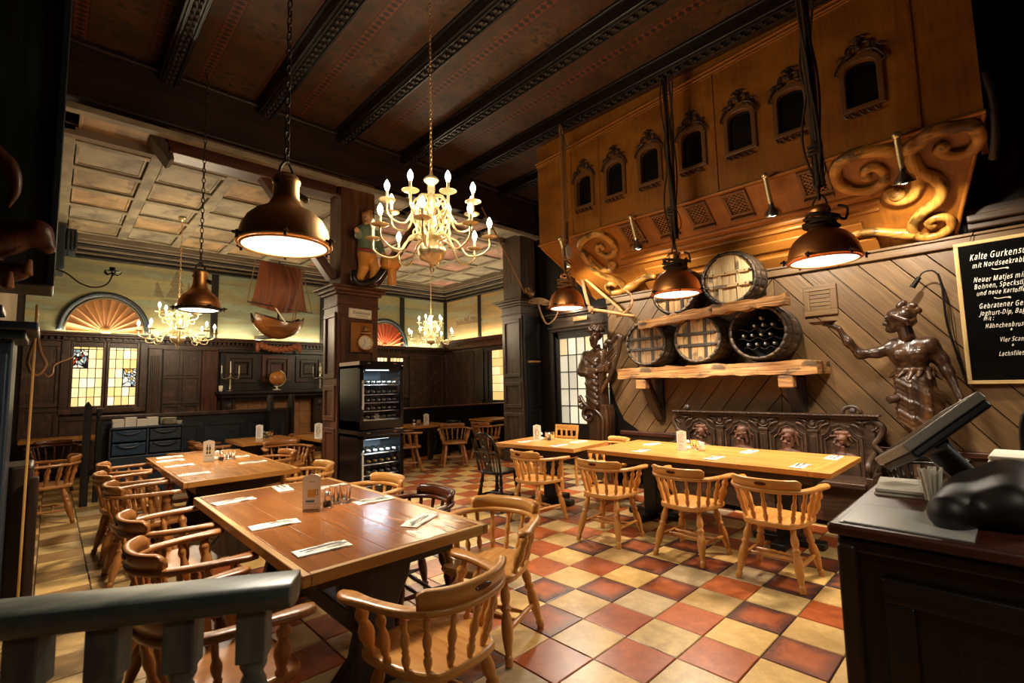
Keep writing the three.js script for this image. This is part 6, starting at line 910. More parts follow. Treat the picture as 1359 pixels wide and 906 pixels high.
// candles
const bulbGeo = lathe([[0.0, 0], [0.009, 0.001], [0.012, 0.012], [0.016, 0.026], [0.014, 0.042], [0.007, 0.058], [0.001, 0.068]], 14), sleeveGeo = lathe([[0.013, 0], [0.013, 0.075], [0.010, 0.08], [0, 0.08]], 12), panGeo = lathe([[0, 0], [0.02, -0.004], [0.05, 0.004], [0.062, 0.012], [0.064, 0.014], [0.05, 0.009], [0.02, 0.006], [0.016, 0.02], [0, 0.022]], 20);
function chandelier(label, p, o) {
  const t = thing('chandelier', label, 'chandelier', p, o.turn ?? 0), s = o.s, m = o.mat, K = (g) => g.scale(s, s, s);
  part('stem', K(lathe([[0, -0.16], [0.012, -0.155], [0.018, -0.14], [0.03, -0.12], [0.10, -0.09], [0.125, -0.03], [0.125, 0.0], [0.10, 0.05], [0.05, 0.075], [0.06, 0.09], [0.09, 0.11], [0.10, 0.12], [0.06, 0.14], [0.03, 0.17], [0.028, 0.21], [0.05, 0.24], [0.052, 0.27], [0.03, 0.31], [0.026, 0.36], [0.045, 0.40], [0.05, 0.43], [0.032, 0.47], [0.03, 0.52], [0.036, 0.56], [0.03, 0.60], [0.06, 0.63], [0.07, 0.645], [0.055, 0.665], [0.02, 0.69], [0.012, 0.72], [0, 0.72]], 32)), m, t);
  const arm = (a, R, y0, yp, drop, n) => {
    const c = cos(a), z = sin(a), P = (r, y) => [c * r * s, y * s, z * r * s];
    const g = part('arm', [tube([P(0.05, y0), P(0.12, y0 + 0.05), P(R * 0.42, y0 + 0.02), P(R * 0.62, yp - drop), P(R * 0.86, yp - drop + 0.015), P(R * 0.99, yp - drop * 0.55), P(R, yp)], 0.0105 * s, 48, 8), ...(o.curls ? [tube([P(R * 0.55, yp - drop + 0.02), P(R * 0.62, yp - drop - 0.06), P(R * 0.78, yp - drop - 0.07), P(R * 0.82, yp - drop), P(R * 0.74, yp - drop + 0.03), P(R * 0.69, yp - drop - 0.01)], 0.009 * s, 30, 6), tube([P(0.06, y0 + 0.1), P(0.16, y0 + 0.16), P(0.2, y0 + 0.08), P(0.14, y0 + 0.04)], 0.009 * s, 20, 6)] : [tube([P(0.05, y0 + 0.08), P(0.10, y0 + 0.15), P(0.16, y0 + 0.12), P(0.15, y0 + 0.05), P(0.11, y0 + 0.06)], 0.008 * s, 24, 6)])], m, t);
    part('drip_pan', panGeo.clone().scale(s * 1.15, s, s * 1.15).translate(...P(R, yp)), m, t);
    part('candle_sleeve', sleeveGeo.clone().scale(s, s, s).translate(...P(R, yp + 0.015)), M.ivory, t);
    const off = o.off?.includes(n); part('flame_bulb', bulbGeo.clone().scale(s * 1.6, s * 1.45, s * 1.6).translate(...P(R, yp + 0.095)), off ? M.ivory : M.bulbGlow, t);
    if (!off) { const l = new THREE.PointLight(WARM, o.power, 0, 2); l.position.set(...P(R, yp + 0.125)); l.castShadow = true; l.shadow.radius = 0.6; t.add(l); }
  };
  let n = 0; for (const [cnt, R, y0, yp, drop, ph] of o.tiers) for (let i = 0; i < cnt; i++) arm(ph + i * 2 * PI / cnt, R, y0, yp, drop, n++);
  for (let i = 0; i < 8; i++) { const a = i * PI / 4; part('stem_scroll', K(tube([[cos(a) * 0.04, 0.5, sin(a) * 0.04], [cos(a) * 0.14, 0.46, sin(a) * 0.14], [cos(a) * 0.17, 0.3, sin(a) * 0.17], [cos(a) * 0.12, 0.16, sin(a) * 0.12], [cos(a) * 0.17, 0.1, sin(a) * 0.17]], 0.009, 30, 6)), m, t); }
  part('finial_ring', K(place(new THREE.TorusGeometry(0.022, 0.006, 8, 18), 0, -0.18, 0)), m, t);
  part('chain', chainGeo([0, 0.71 * s, 0], [0, o.top, 0], 0.055, 0.005), o.chain ?? M.brass, t);
  part('ceiling_rose', lathe([[0, o.top], [0.05, o.top], [0.06, o.top - 0.02], [0.03, o.top - 0.05], [0.012, o.top - 0.07], [0, o.top - 0.07]], 20), m, t);
}
chandelier('large two-tiered brass chandelier with candle bulbs hanging in front of the pillar figure', [2.40, 2.72, -3.51], { s: 1.0, mat: M.brassPale, tiers: [[8, 0.52, 0.06, 0.10, 0.16, 0.15], [8, 0.40, 0.30, 0.38, 0.17, 0.45]], off: [5], power: I_BULB, top: CEIL - 2.72, turn: 0.2 });
chandelier('brass chandelier with scrolled arms in front of the stained glass wall', [1.50, 2.42, -9.7], { s: 0.88, mat: M.brassPale, tiers: [[8, 0.60, 0.04, 0.10, 0.14, 0.1], [5, 0.32, 0.34, 0.46, 0.12, 0.4]], curls: true, power: I_SMALL, top: BACKCEIL - 2.42 });
chandelier('brass chandelier with scrolled arms beyond the wine cooler', [5.85, 2.50, -8.6], { s: 0.80, mat: M.brassPale, tiers: [[8, 0.60, 0.04, 0.10, 0.14, 0.3], [5, 0.32, 0.34, 0.46, 0.12, 0.1]], curls: true, power: I_SMALL, top: BACKCEIL - 2.50 });
// =====================  ROPES BY THE DARK PILLAR  =====================
one('slanting_rope', [tube([[5.55, 4.75, -6.50], [6.1, 4.0, -6.48], [6.58, 3.27, -6.45]], 0.016, 30, 8)], M.rope, 'taut slanting rope running from the header beam to the dark square pillar', 'rope');
{ const t = thing('coiled_rope', 'brown rope coil with a hanging loop tied at the capital of the dark pillar', 'rope', [6.56, 3.2, -6.38]);
  const k = []; for (let i = 0; i <= 40; i++) { const a = i * 0.62; k.push([0.04 + cos(a) * 0.07, 0.06 + i * 0.0012 - sin(a) * 0.06, 0.03 + sin(a) * 0.06]); } part('knot', tube(k, 0.024, 180, 8), M.rope, t);
  const c = []; for (let i = 0; i <= 60; i++) { const a = i * 0.42; c.push([0.17 + cos(a) * 0.22, -0.14 + 0.03 * sin(i * 0.8) + i * 0.001, 0.16 + sin(a) * 0.07 + 0.25 * cos(a) * 0.2]); } part('coil', tube(c, 0.017, 260, 8), M.rope, t);
  part('loop', tube([[0.08, -0.12, 0.2], [0.10, -0.35, 0.25], [0.22, -0.56, 0.3], [0.36, -0.42, 0.4], [0.40, -0.15, 0.45], [0.38, 0.0, 0.48]], 0.018, 60, 8), M.rope, t); part('tail', tube([[0.0, 0.0, 0.05], [0.15, -0.06, 0.1], [0.3, -0.1, 0.22], [0.42, -0.12, 0.32]], 0.022, 40, 8), M.rope, t); }
{ // wooden anchor hanging left of the barrels
  const t = thing('wooden_anchor', 'pale wooden anchor with rope hanging beside the lower end of the ship stern', 'anchor', [6.12, 0, -4.2]);
  part('shank', horn([[0.05, 3.22, -0.52], [0.03, 2.95, -0.22], [0.0, 2.64, 0.14], [-0.02, 2.54, 0.24]], () => 0.024, 30, 10), M.barn, t); part('stock', horn([[0, 2.66, -0.36], [-0.02, 2.60, -0.1], [-0.02, 2.52, 0.2], [0, 2.46, 0.42]], () => 0.026, 30, 10), M.barn, t);
  part('fluke_arm', horn([[0, 2.50, 0.12], [-0.02, 2.53, 0.28], [-0.02, 2.63, 0.40], [0, 2.78, 0.38], [0.02, 2.88, 0.28]], (q) => 0.026 * (1 - 0.4 * q), 36, 10), M.barn, t); part('hanging_rope', [tube([[0.05, 3.25, -0.55], [0.02, 2.95, -0.47], [0.0, 2.75, -0.40], [0, 2.62, -0.36]], 0.03, 40, 8), tube([[0, 2.64, -0.38], [0.02, 2.60, -0.32], [-0.02, 2.66, -0.30], [0, 2.70, -0.36]], 0.022, 30, 8)], M.rope, t); }
{ const t = thing('door_light', 'small lit white lamp above the door with the milky panes', 'lamp', [6.98, 2.93, -5.62]); part('housing', cb(0.08, 0.04, 0.34, 0.03, 0.05, 0, 0.01), M.plasticGrey, t); part('diffuser', cb(0.07, 0.07, 0.32, 0.03, 0.0, 0, 0.02), M.coveGlow, t); const l = new THREE.PointLight(LAMP, 1.1, 0, 2); l.position.set(-0.06, -0.03, 0); l.castShadow = true; l.shadow.radius = 2; t.add(l); }
one('door_plate', place(cb(0.32, 0.07, 0.01, 0, 0, 0, 0.003), 7.045, 2.70, -5.5, -Q), M.brass, 'small worn brass plate over the door with the milky panes', 'plate');
// =====================  SHIP MODEL, MANTEL THINGS  =====================
{
  const t = thing('ship_model', 'wooden ship model with a bulging brown sail on the back wall above the mantel', 'ship model', [3.58, 2.80, -11.22], 0.3); t.scale.set(1.28, 1.05, 1.05); part('wall_bracket', bx(-0.05, -0.14, -0.735, 0.05, -0.06, -0.1, 0.01), M.dark, t);
  const P = [], I = [], n = 14, m = 10; for (let i = 0; i <= n; i++) { const q = i / n * 2 - 1, w = 0.30 * Math.sqrt(1 - q * q * 0.92), d = 0.34 * (1 - q * q * 0.35), sh = 0.14 * q * q; for (let j = 0; j <= m; j++) { const a = PI * j / m; P.push(q * 0.46, 0.17 + sh * 1.2 - sin(a) ** 0.8 * d, cos(a) * w); } } for (let i = 0; i < n; i++) for (let j = 0; j < m; j++) { const b = i * (m + 1) + j; I.push(b, b + 1, b + m + 1, b + 1, b + m + 2, b + m + 1); }
  const hg = new THREE.BufferGeometry(); hg.setAttribute('position', new THREE.Float32BufferAttribute(P, 3)); hg.setIndex(I); hg.computeVertexNormals(); const hm = M.hull.clone(); hm.side = THREE.DoubleSide; part('hull', metric(hg, 'x'), hm, t);
  part('deck', place(extr([[-0.42, -0.08], [-0.2, -0.24], [0.2, -0.24], [0.42, -0.08], [0.42, 0.08], [0.2, 0.24], [-0.2, 0.24], [-0.42, 0.08]], 0.02), 0, 0.18, 0, 0, PI / 2), M.hull, t);
  for (const s of [1, -1]) part('gunwale', tube([[-0.46, 0.32, 0.07 * s], [-0.3, 0.24, 0.25 * s], [0, 0.18, 0.30 * s], [0.3, 0.24, 0.25 * s], [0.46, 0.32, 0.07 * s]], 0.016, 30, 6), M.dark, t);
  part('mast', rod([0, 0.1, 0], [0, 1.5, 0], 0.022, 8, 0.014), M.dark, t); part('yard', rod([-0.45, 1.42, 0.03], [0.45, 1.42, 0.03], 0.016, 8), M.dark, t); part('lower_yard', rod([-0.62, 0.52, 0.1], [0.62, 0.46, 0.1], 0.014, 8), M.dark, t);
  const S2 = new THREE.PlaneGeometry(1, 1, 24, 20), SP = S2.attributes.position; for (let i = 0; i < SP.count; i++) { const u = SP.getX(i), v = SP.getY(i) + 0.5, w = lerp(1.08, 0.76, v ** 0.7); SP.setXYZ(i, u * w, 0.48 + v * 0.95 - 0.10 * (1 - v) * (1 - Math.abs(u) * 2), 0.06 + 0.24 * sin(v * PI) * cos(u * PI) + 0.02 * sin(u * 40)); } S2.computeVertexNormals(); const sm = M.sail.clone(); sm.side = THREE.DoubleSide; part('sail', metric(S2, 'y'), sm, t);
  for (const [a, b] of [[[-0.45, 1.42, 0.03], [-0.62, 0.52, 0.1]], [[0.45, 1.42, 0.03], [0.62, 0.46, 0.1]], [[0.3, 1.4, 0.3], [0.05, 0.1, 0.34]], [[0.33, 1.4, 0.3], [0.1, 0.1, 0.34]]]) part('rigging', rod(a, b, 0.008, 6), M.rope, t);
  part('oar', rod([-0.26, 0.42, 0.36], [-0.08, 0.12, 0.40], 0.012, 8), M.ivory, t);
  one('carved_garland', [...Array.from({ length: 26 }, (_, i) => { const q = i / 25, x = lerp(-0.42, 0.42, q), y = -0.10 * (1 - (2 * q - 1) ** 2); return ball(0.045 + 0.018 * ((i * 7) % 3) / 2, x, y + 0.03 * ((i * 5) % 3 - 1), 0.02 * ((i * 3) % 3), [1, 1, 0.8], 8); }), ball(0.07, -0.46, -0.06, 0, [0.7, 1.6, 0.7]), ball(0.07, 0.46, -0.06, 0, [0.7, 1.6, 0.7])].map((g) => g), std({ color: 0x8a4a22, roughness: 0.5 }), 'carved garland of fruit below the ship model', 'carving', undefined, [3.75, 2.52, ZB + 0.36]);
}
{ // mantel: carved overmantel and fire surround
  const t = thing('mantelpiece', 'dark carved mantelpiece with three square relief panels and a tan tiled fire opening', 'fireplace', [3.77, 0, ZB + 0.02]), m = M.black;
  part('overmantel', [bx(-1.14, 1.50, 0, 1.14, 2.40, 0.10, 0.01, 'x'), bx(-1.18, 2.34, 0, 1.18, 2.42, 0.18, 0.015, 'x')], m, t); part('shelf', [bx(-1.22, 1.43, 0, 1.22, 1.50, 0.48, 0.012, 'x'), bx(-1.16, 1.36, 0, 1.16, 1.43, 0.38, 0.012, 'x')], m, t);
  for (const [i, x] of [-0.74, 0, 0.74].entries()) { part('relief_panel', [place(panelFrame(0.62, 0.62, 0.08, 0.05), x, 1.99, 0.11), place(panelFrame(0.40, 0.40, 0.05, 0.05), x, 1.99, 0.12), place(field(0.3, 0.3, 0.03), x, 1.99, 0.115)], i === 1 ? M.darkRed : M.dark, t); }
  for (const x of [-0.98, 0.98]) part('jamb', [bx(x - 0.13, 0, 0, x + 0.13, 1.36, 0.2, 0.015, 'y'), place(panelFrame(0.2, 0.3, 0.03, 0.03), x, 1.18, 0.205), ball(0.06, x, 1.18, 0.21, [1, 1.3, 0.4])], M.dark, t);
  part('lintel', bx(-0.85, 1.27, 0, 0.85, 1.37, 0.18, 0.01, 'x'), m, t);
  const tm = std({ map: tex(128, 128, (u, v) => mix3(hx(0x7a5230), hx(0xa87a4a), fbm(u, v, 8, 8, 520, 4))), roughness: 0.5 }); for (let i = 0; i < 6; i++) for (let j = 0; j < 3; j++) part('hearth_tile', bx(-0.84 + i * 0.28 + 0.003, 0.40 + j * 0.29 + 0.003, 0.02, -0.84 + (i + 1) * 0.28 - 0.003, 0.40 + (j + 1) * 0.29 - 0.003, 0.045, 0.004), tm, t);
}
function candelabra(label, p) {
  const t = thing('candelabra', label, 'candelabra', p, 0.2, 'silver candelabra on the mantel shelf'); part('stem', lathe([[0, 0], [0.075, 0], [0.07, 0.012], [0.03, 0.03], [0.014, 0.06], [0.026, 0.10], [0.012, 0.13], [0.02, 0.20], [0.011, 0.24], [0.018, 0.31], [0.028, 0.33], [0.012, 0.35], [0.018, 0.40], [0, 0.41]], 18), M.silver, t);
  for (let i = 0; i < 5; i++) { const a = i * PI / 2 + 0.3, r = i < 4 ? 0.17 : 0, x = cos(a) * r, z = sin(a) * r * 0.7, y = i < 4 ? 0.38 : 0.42; if (r) part('arm', tube([[0, 0.32, 0], [x * 0.4, 0.27, z * 0.4], [x * 0.9, 0.28, z * 0.9], [x, 0.36, z]], 0.009, 24, 6), M.silver, t); part('candle_cup', lathe([[0.006, 0], [0.024, 0.012], [0.018, 0.03], [0, 0.03]].map(([q, w]) => [q, w]), 12).translate(x, y - 0.02, z), M.silver, t); part('candle', rod([x, y, z], [x, y + (r ? 0.17 : 0.22), z], 0.011, 10, 0.009), M.ivory, t); }
}
candelabra('silver five-armed candelabra on the mantel shelf, next to the small cup', [2.78, 1.50, ZB + 0.30]); candelabra('silver five-armed candelabra on the mantel shelf, next to the brown pillar', [4.72, 1.50, ZB + 0.30]);
{ const t = thing('desk_globe', 'tan desk globe in a pale half ring on the mantel shelf', 'globe', [3.72, 1.50, ZB + 0.34]); part('ball', new THREE.SphereGeometry(0.165, 28, 20).translate(0, 0.27, 0), std({ map: tex(256, 128, (u, v) => { const n = fbm(u, v, 5, 3, 530, 5); return n > 0.52 ? hx(0xa5682c) : mix3(hx(0xc08a48), hx(0xb07a3c), fbm(u, v, 20, 12, 535, 2)); }), roughness: 0.35 }), t); part('meridian', place(new THREE.TorusGeometry(0.185, 0.010, 8, 32, PI), 0, 0.27, 0, 0, 0, -PI / 2 - 0.35), M.ivory, t); part('foot', lathe([[0, 0], [0.09, 0], [0.085, 0.012], [0.02, 0.03], [0.014, 0.08], [0, 0.085]], 20), M.ivory, t); }
one('small_cup', lathe([[0, 0], [0.03, 0], [0.04, 0.06], [0.042, 0.12], [0.038, 0.12], [0.034, 0.012], [0, 0.012]], 16), M.cloth, 'small pale cup at the end of the mantel shelf', 'cup', undefined, [2.62, 1.50, ZB + 0.24]);
{ const t = thing('wall_candle_arm', 'wrought iron scroll arm with empty candle cup above the shell lunette', 'candle holder', [-0.42, 2.98, -8.2]); part('arm', tube([[-0.4, 0.0, 0], [0.2, 0.06, 0], [0.36, 0.10, 0], [0.50, 0.05, 0], [0.62, -0.05, 0], [0.76, -0.09, 0], [0.88, -0.04, 0], [0.93, 0.06, 0], [0.935, 0.14, 0]], 0.010, 60, 7), M.oldIron, t); part('scroll', tube([[0.28, 0.09, 0], [0.2, 0.02, 0], [0.22, -0.08, 0], [0.32, -0.10, 0], [0.37, -0.04, 0], [0.33, 0.0, 0]], 0.009, 40, 7), M.oldIron, t); part('candle_cup', [lathe([[0, 0], [0.08, 0.005], [0.085, 0.012], [0.02, 0.01], [0.03, 0.02], [0.032, 0.06], [0, 0.06]], 14).translate(0.935, 0.14, 0), ...[0, 1, 2, 3, 4].map((i) => horn([[0.935, 0.13, 0], [0.935 + cos(i * 1.26) * 0.06, 0.10, sin(i * 1.26) * 0.06], [0.935 + cos(i * 1.26) * 0.10, 0.14, sin(i * 1.26) * 0.10]], (q) => 0.008, 10, 6))], M.iron, t); }
// =====================  PARTITIONS, DRAWERS, WINE COOLER =====================
{ const t = thing('low_partition', 'low blue-black partition with a worn top rail in front of the mantelpiece', 'partition', [1.78, 0, -9.05]); part('board', bx(-1.26, 0.05, -0.03, 1.27, 1.13, 0.03, 0.006, 'x'), M.bluish, t); part('top_rail', bx(-1.28, 1.13, -0.07, 1.29, 1.19, 0.07, 0.015, 'x'), M.wains, t); for (const x of [-1.27]) part('end_post', bx(x - 0.03, 0, -0.05, x + 0.03, 1.30, 0.05, 0.012, 'y'), M.black, t);
  for (let i = 0; i < 4; i++) part('board_panel', place(panelFrame(0.6, 0.9, 0.07, 0.025), -0.95 + i * 0.63, 0.58, 0.04), M.bluish, t); }
for (const [x, z, l] of [[2.70, -8.78, 'dark bench end with rounded top at the partition, in front of the tan hearth tiles'], [3.12, -9.0, 'dark bench end with rounded top closing the partition, next to the brown pillar']]) { const t = thing('bench_end', l, 'bench end', [x, 0, z]); part('end_board', extr([[-0.2, 0], [0.2, 0], [0.2, 0.5], [0.1, 0.62], [0.1, 1.30], [0.085, 1.38], [0.03, 1.43], [-0.05, 1.42], [-0.1, 1.35], [-0.12, 1.2], [-0.16, 1.1], [-0.2, 0.7]], 0.055, 0.012, 2).rotateY(-PI / 2), M.black, t); }
{ const t = thing('low_partition', 'low black partition with reddish top ledge beyond the wine cooler', 'partition', [7.1, 0, -9.05]); part('board', bx(-1.7, 0.0, -0.03, 1.58, 1.02, 0.03, 0.006, 'x'), M.black, t); part('top_rail', bx(-1.72, 1.02, -0.1, 1.6, 1.06, 0.1, 0.012, 'x'), M.darkRed, t); }
{ const t = thing('bench_end', 'dark carved bench end post before the stained glass window', 'bench end', [0.38, 0, -8.92]); part('end_board', extr([[-0.04, 0], [0.04, 0], [0.04, 1.2], [0.035, 1.34], [0, 1.40], [-0.03, 1.36], [-0.04, 1.2]], 0.3, 0.012, 2), M.black, t); }
{
  const t = thing('drawer_unit', 'blue plastic cutlery drawer unit against the low partition', 'drawer unit', [1.04, 0, -8.86]);
  part('carcass', [bx(-0.43, 0.02, -0.12, 0.43, 0.62, 0.12, 0.012), bx(-0.43, 1.00, -0.12, 0.43, 1.03, 0.16, 0.008), bx(-0.43, 0.62, -0.12, -0.41, 1.0, 0.13), bx(0.41, 0.62, -0.12, 0.43, 1.0, 0.13), bx(-0.012, 0.62, -0.12, 0.012, 1.0, 0.13), bx(-0.42, 0.62, -0.12, 0.42, 1.0, -0.10)], M.bluish, t);
  for (let i = 0; i < 2; i++) for (let j = 0; j < 2; j++) { const x = i ? 0.21 : -0.21, y = 0.72 + j * 0.185; const d = part('drawer', bx(x - 0.19, y - 0.08, -0.1, x + 0.19, y + 0.08, 0.15, 0.012), i ? std({ color: 0x222c33, roughness: 0.4 }) : M.plasticBlue, t); part('handle', horn([[x - 0.15, y + 0.07, 0.15], [x - 0.06, y + 0.03, 0.175], [x + 0.06, y + 0.03, 0.175], [x + 0.15, y + 0.07, 0.15]], () => 0.016, 20, 8), i ? M.bluish : M.plasticBlue, d); }
  let k = 0, st; for (const [x, z, h] of [[0.70, -8.80, 0.11], [0.84, -8.82, 0.13], [0.97, -8.80, 0.10], [1.10, -8.84, 0.12]]) { const l = ['first', 'second', 'third', 'fourth'][k++] + ' stack of folded white napkins in the row on the blue drawer unit'; const s = thing('napkin_stack', l, 'napkins', [x, 1.03, z], 0, 'white napkin stacks on the drawer unit'); for (let i = 0; i < 5; i++) part('folded_napkin', cb(0.125, h / 5 - 0.001, 0.16, rr(-0.004, 0.004), (i + 0.5) * h / 5, rr(-0.006, 0.006), 0.004), M.paper, s); }
  const pl = lathe([[0, 0], [0.06, 0], [0.10, 0.012], [0.102, 0.016], [0.06, 0.006], [0, 0.005]], 24); let p0; for (let i = 0; i < 7; i++) { const l = `pale plate in the stack on the drawer unit, ${['lowest', 'second', 'third', 'middle', 'fifth', 'sixth', 'topmost'][i]}`, q = [1.29, 1.03 + i * 0.014, -8.82]; p0 = p0 ? (copyOf(p0, 'plate', l, q), p0) : one('plate', pl, M.cloth, l, 'plate', 'stacked plates on the drawer unit', q); }
  one('small_bowl', lathe([[0, 0], [0.025, 0], [0.045, 0.05], [0.042, 0.05], [0.02, 0.006], [0, 0.006]], 18), M.cloth, 'small pale bowl beside the plate stack on the drawer unit', 'bowl', undefined, [1.42, 1.03, -8.80]);
}
{
  const FX = [2.91, 3.56], FZ = [-6.56, -5.92], w = FX[1] - FX[0], wine = lathe([[0, 0], [0.030, 0], [0.036, 0.008], [0.036, 0.19], [0.028, 0.215], [0.014, 0.235], [0.013, 0.29], [0.015, 0.30], [0, 0.302]], 12).rotateX(PI / 2), capG = lathe([[0.0155, 0.24], [0.0155, 0.303], [0, 0.305]], 10).rotateX(PI / 2);
  let proto; const GR = 'wine bottles lying in the wine coolers', handleM = std({ color: 0xc4c0b6, metalness: 0.3, roughness: 0.35 });
  function cooler(label, y0, y1, rows, tag) {
    const t = thing('wine_cooler', label, 'wine cooler', [FX[0] + w / 2, y0, (FZ[0] + FZ[1]) / 2]), h = y1 - y0, a = -w / 2, b = w / 2, d = (FZ[1] - FZ[0]) / 2;
    part('cabinet', [bx(a, 0.0, -d, a + 0.04, h, d - 0.05, 0.004), bx(b - 0.04, 0.0, -d, b, h, d - 0.05, 0.004), bx(a, 0.0, -d, b, 0.12, d - 0.05, 0.004), bx(a, h - 0.09, -d, b, h, d - 0.05, 0.004), bx(a, 0.03, -d, b, h, -d + 0.04)], M.fridge, t);
    part('top_trim', [bx(a, h - 0.055, d - 0.05, b, h, d + 0.005, 0.004)], M.fridge, t); part('side_trim', bx(a - 0.004, h - 0.05, -d + 0.02, a, h, d - 0.02, 0.002), tag === 'upper' ? M.paper : M.fridge, t);
    const dr = part('door', [bx(a, 0.01, d - 0.05, a + 0.055, h - 0.06, d, 0.005), bx(b - 0.055, 0.01, d - 0.05, b, h - 0.06, d, 0.005), bx(a, 0.01, d - 0.05, b, 0.12, d, 0.005), bx(a, h - 0.11, d - 0.05, b, h - 0.06, d, 0.005)], M.fridge, t);
    part('door_glass', bx(a + 0.055, 0.12, d - 0.02, b - 0.055, h - 0.11, d - 0.014), M.glass, dr); part('handle', [rod([a + 0.03, h * 0.30, d + 0.035], [a + 0.03, h * 0.72, d + 0.035], 0.012, 10), rod([a + 0.03, h * 0.33, d - 0.01], [a + 0.03, h * 0.33, d + 0.035], 0.007, 8), rod([a + 0.03, h * 0.69, d - 0.01], [a + 0.03, h * 0.69, d + 0.035], 0.007, 8)], handleM, dr);
    for (const [x, c] of [[-0.20, 0x6a6058], [0.19, 0x7a3a34]]) part('label_plate', cb(0.05, 0.016, 0.003, x, h - 0.028, d + 0.006, 0.001), std({ color: c, roughness: 0.4 }), t);
    const coolW = std({ color: 0xffffff, emissive: new THREE.Color().setRGB(0.72, 0.88, 1), emissiveIntensity: 2.2 }); part('light_tube', cb(0.34, 0.012, 0.02, -0.02, h - 0.118, d - 0.10, 0.004), coolW, t);
    const l = new THREE.RectAreaLight(new THREE.Color().setRGB(0.72, 0.88, 1), 260, 0.34, 0.03); l.position.set(-0.02, h - 0.128, d - 0.10); l.rotation.x = -PI / 2; t.add(l);
    part('back_liner', bx(a + 0.04, 0.12, -d + 0.04, b - 0.04, h - 0.09, -d + 0.05), std({ color: 0x6a747a, roughness: 0.5 }), t);
    rows.forEach(([y, n, light], r) => {
      part('shelf', [bx(a + 0.045, y - 0.012, -d + 0.06, b - 0.045, y - 0.006, d - 0.07), rod([a + 0.045, y - 0.01, d - 0.07], [b - 0.045, y - 0.01, d - 0.07], 0.006, 6)], M.steel, t);
      for (let i = 0; i < n; i++) { const x = FX[0] + 0.085 + (w - 0.17) * (n > 1 ? i / (n - 1) : 0.5), p = [x, y0 + y + 0.030 + (r % 2) * 0, FZ[1] - 0.07 - 0.31], lab = `wine bottle in the ${tag} cooler, ${['first', 'second', 'third', 'fourth', 'fifth', 'sixth'][r]} shelf from the top, ${['first', 'second', 'third', 'fourth', 'fifth', 'sixth', 'seventh'][i]} from the handle`;
        if (!proto) { proto = thing('wine_bottle', lab, 'bottle', p, 0, GR); part('bottle_glass', wine, M.bottle, proto); part('capsule', capG, M.capsule, proto); } else { const c = copyOf(proto, 'wine_bottle', lab, p, 0, GR); if (light) c.children[1].material = light; } }
    });
    return t;
  }
  const gold = std({ color: 0xa8863a, metalness: 0.5, roughness: 0.35 }), pale = std({ color: 0xc9c4b6, metalness: 0.3, roughness: 0.35 });
  cooler('upper black wine cooler with glass door standing before the pillar with the clock', 0.95, 1.86, [[0.60, 7], [0.47, 7], [0.36, 7], [0.25, 7], [0.135, 7]], 'upper');
  cooler('lower black wine cooler half hidden behind the light wood chair', 0.0, 0.94, [[0.64, 6, pale], [0.50, 6, gold], [0.36, 6], [0.22, 6]], 'lower');
  one('paper_sheet', cb(0.22, 0.006, 0.15, 0, 0.003, 0, 0.002), M.paper, 'flat pale papers on top of the upper wine cooler', 'paper', undefined, [3.36, 1.86, -6.2]);
}
// =====================  ON THE BROWN PILLAR  =====================
{
  const c = document.createElement('canvas'); c.width = 512; c.height = 192; const g = c.getContext('2d'); g.fillStyle = '#e6dfcb'; g.fillRect(0, 0, 512, 192); g.strokeStyle = '#8a8272'; g.lineWidth = 6; g.strokeRect(8, 8, 496, 176); g.fillStyle = '#26211b'; g.font = 'italic bold 88px serif'; g.save(); g.transform(1, 0, -0.12, 1, 0, 0); g.fillText('Toiletten', 78, 110); g.restore(); g.fillRect(150, 138, 270, 7);
  const tx = new THREE.CanvasTexture(c); tx.colorSpace = THREE.SRGBColorSpace; const t = thing('sign_plate', 'small white sign reading Toiletten on the brown pillar', 'sign', [3.23, 2.59, ZH + 0.03]); t.rotation.z = -0.035;
  part('plate', cb(0.36, 0.14, 0.012, 0, 0, -0.002, 0.003), M.paper, t); const pg = new THREE.BoxGeometry(0.35, 0.13, 0.004); part('lettering', pg.translate(0, 0, 0.006), std({ map: tx, roughness: 0.35 }), t);
}
{
  const t = thing('ship_clock', 'round brass clock with white dial on a wooden plaque below the white sign', 'clock', [3.25, 2.20, ZH + 0.03]);
  part('plaque', cb(0.34, 0.44, 0.03, 0, 0.04, 0, 0.012, 'y'), M.amber, t); part('case', place(lathe([[0, 0], [0.12, 0], [0.125, 0.03], [0.118, 0.06], [0.10, 0.075], [0.095, 0.06], [0.09, 0.05], [0, 0.05]], 32), 0.03, -0.04, 0.012, 0, PI / 2), M.brass, t);
  const f = part('dial', place(new THREE.CylinderGeometry(0.093, 0.093, 0.006, 32), 0.03, -0.04, 0.066, 0, PI / 2), std({ color: 0xe4dcc8, roughness: 0.4 }), t); for (const [a, l, w] of [[0.5, 0.052, 0.006], [2.4, 0.075, 0.004]]) part('hand', place(cb(w, l, 0.002, 0, l / 2, 0), 0.03, -0.04, 0.072, 0, 0, a), M.black, f);
  for (let i = 0; i < 12; i++) part('hour_mark', place(cb(0.004, 0.016, 0.002, 0, 0.078, 0), 0.03, -0.04, 0.070, 0, 0, i * PI / 6), M.black, f);
  part('hood', [place(lathe([[0, 0.07], [0.02, 0.07], [0.04, 0.04], [0.055, 0.0], [0.05, 0], [0.03, 0.03], [0, 0.05]], 18), 0.03, 0.13, 0.06), bx(-0.04, 0.09, 0.01, 0.10, 0.11, 0.10, 0.006)], M.brass, t);
}
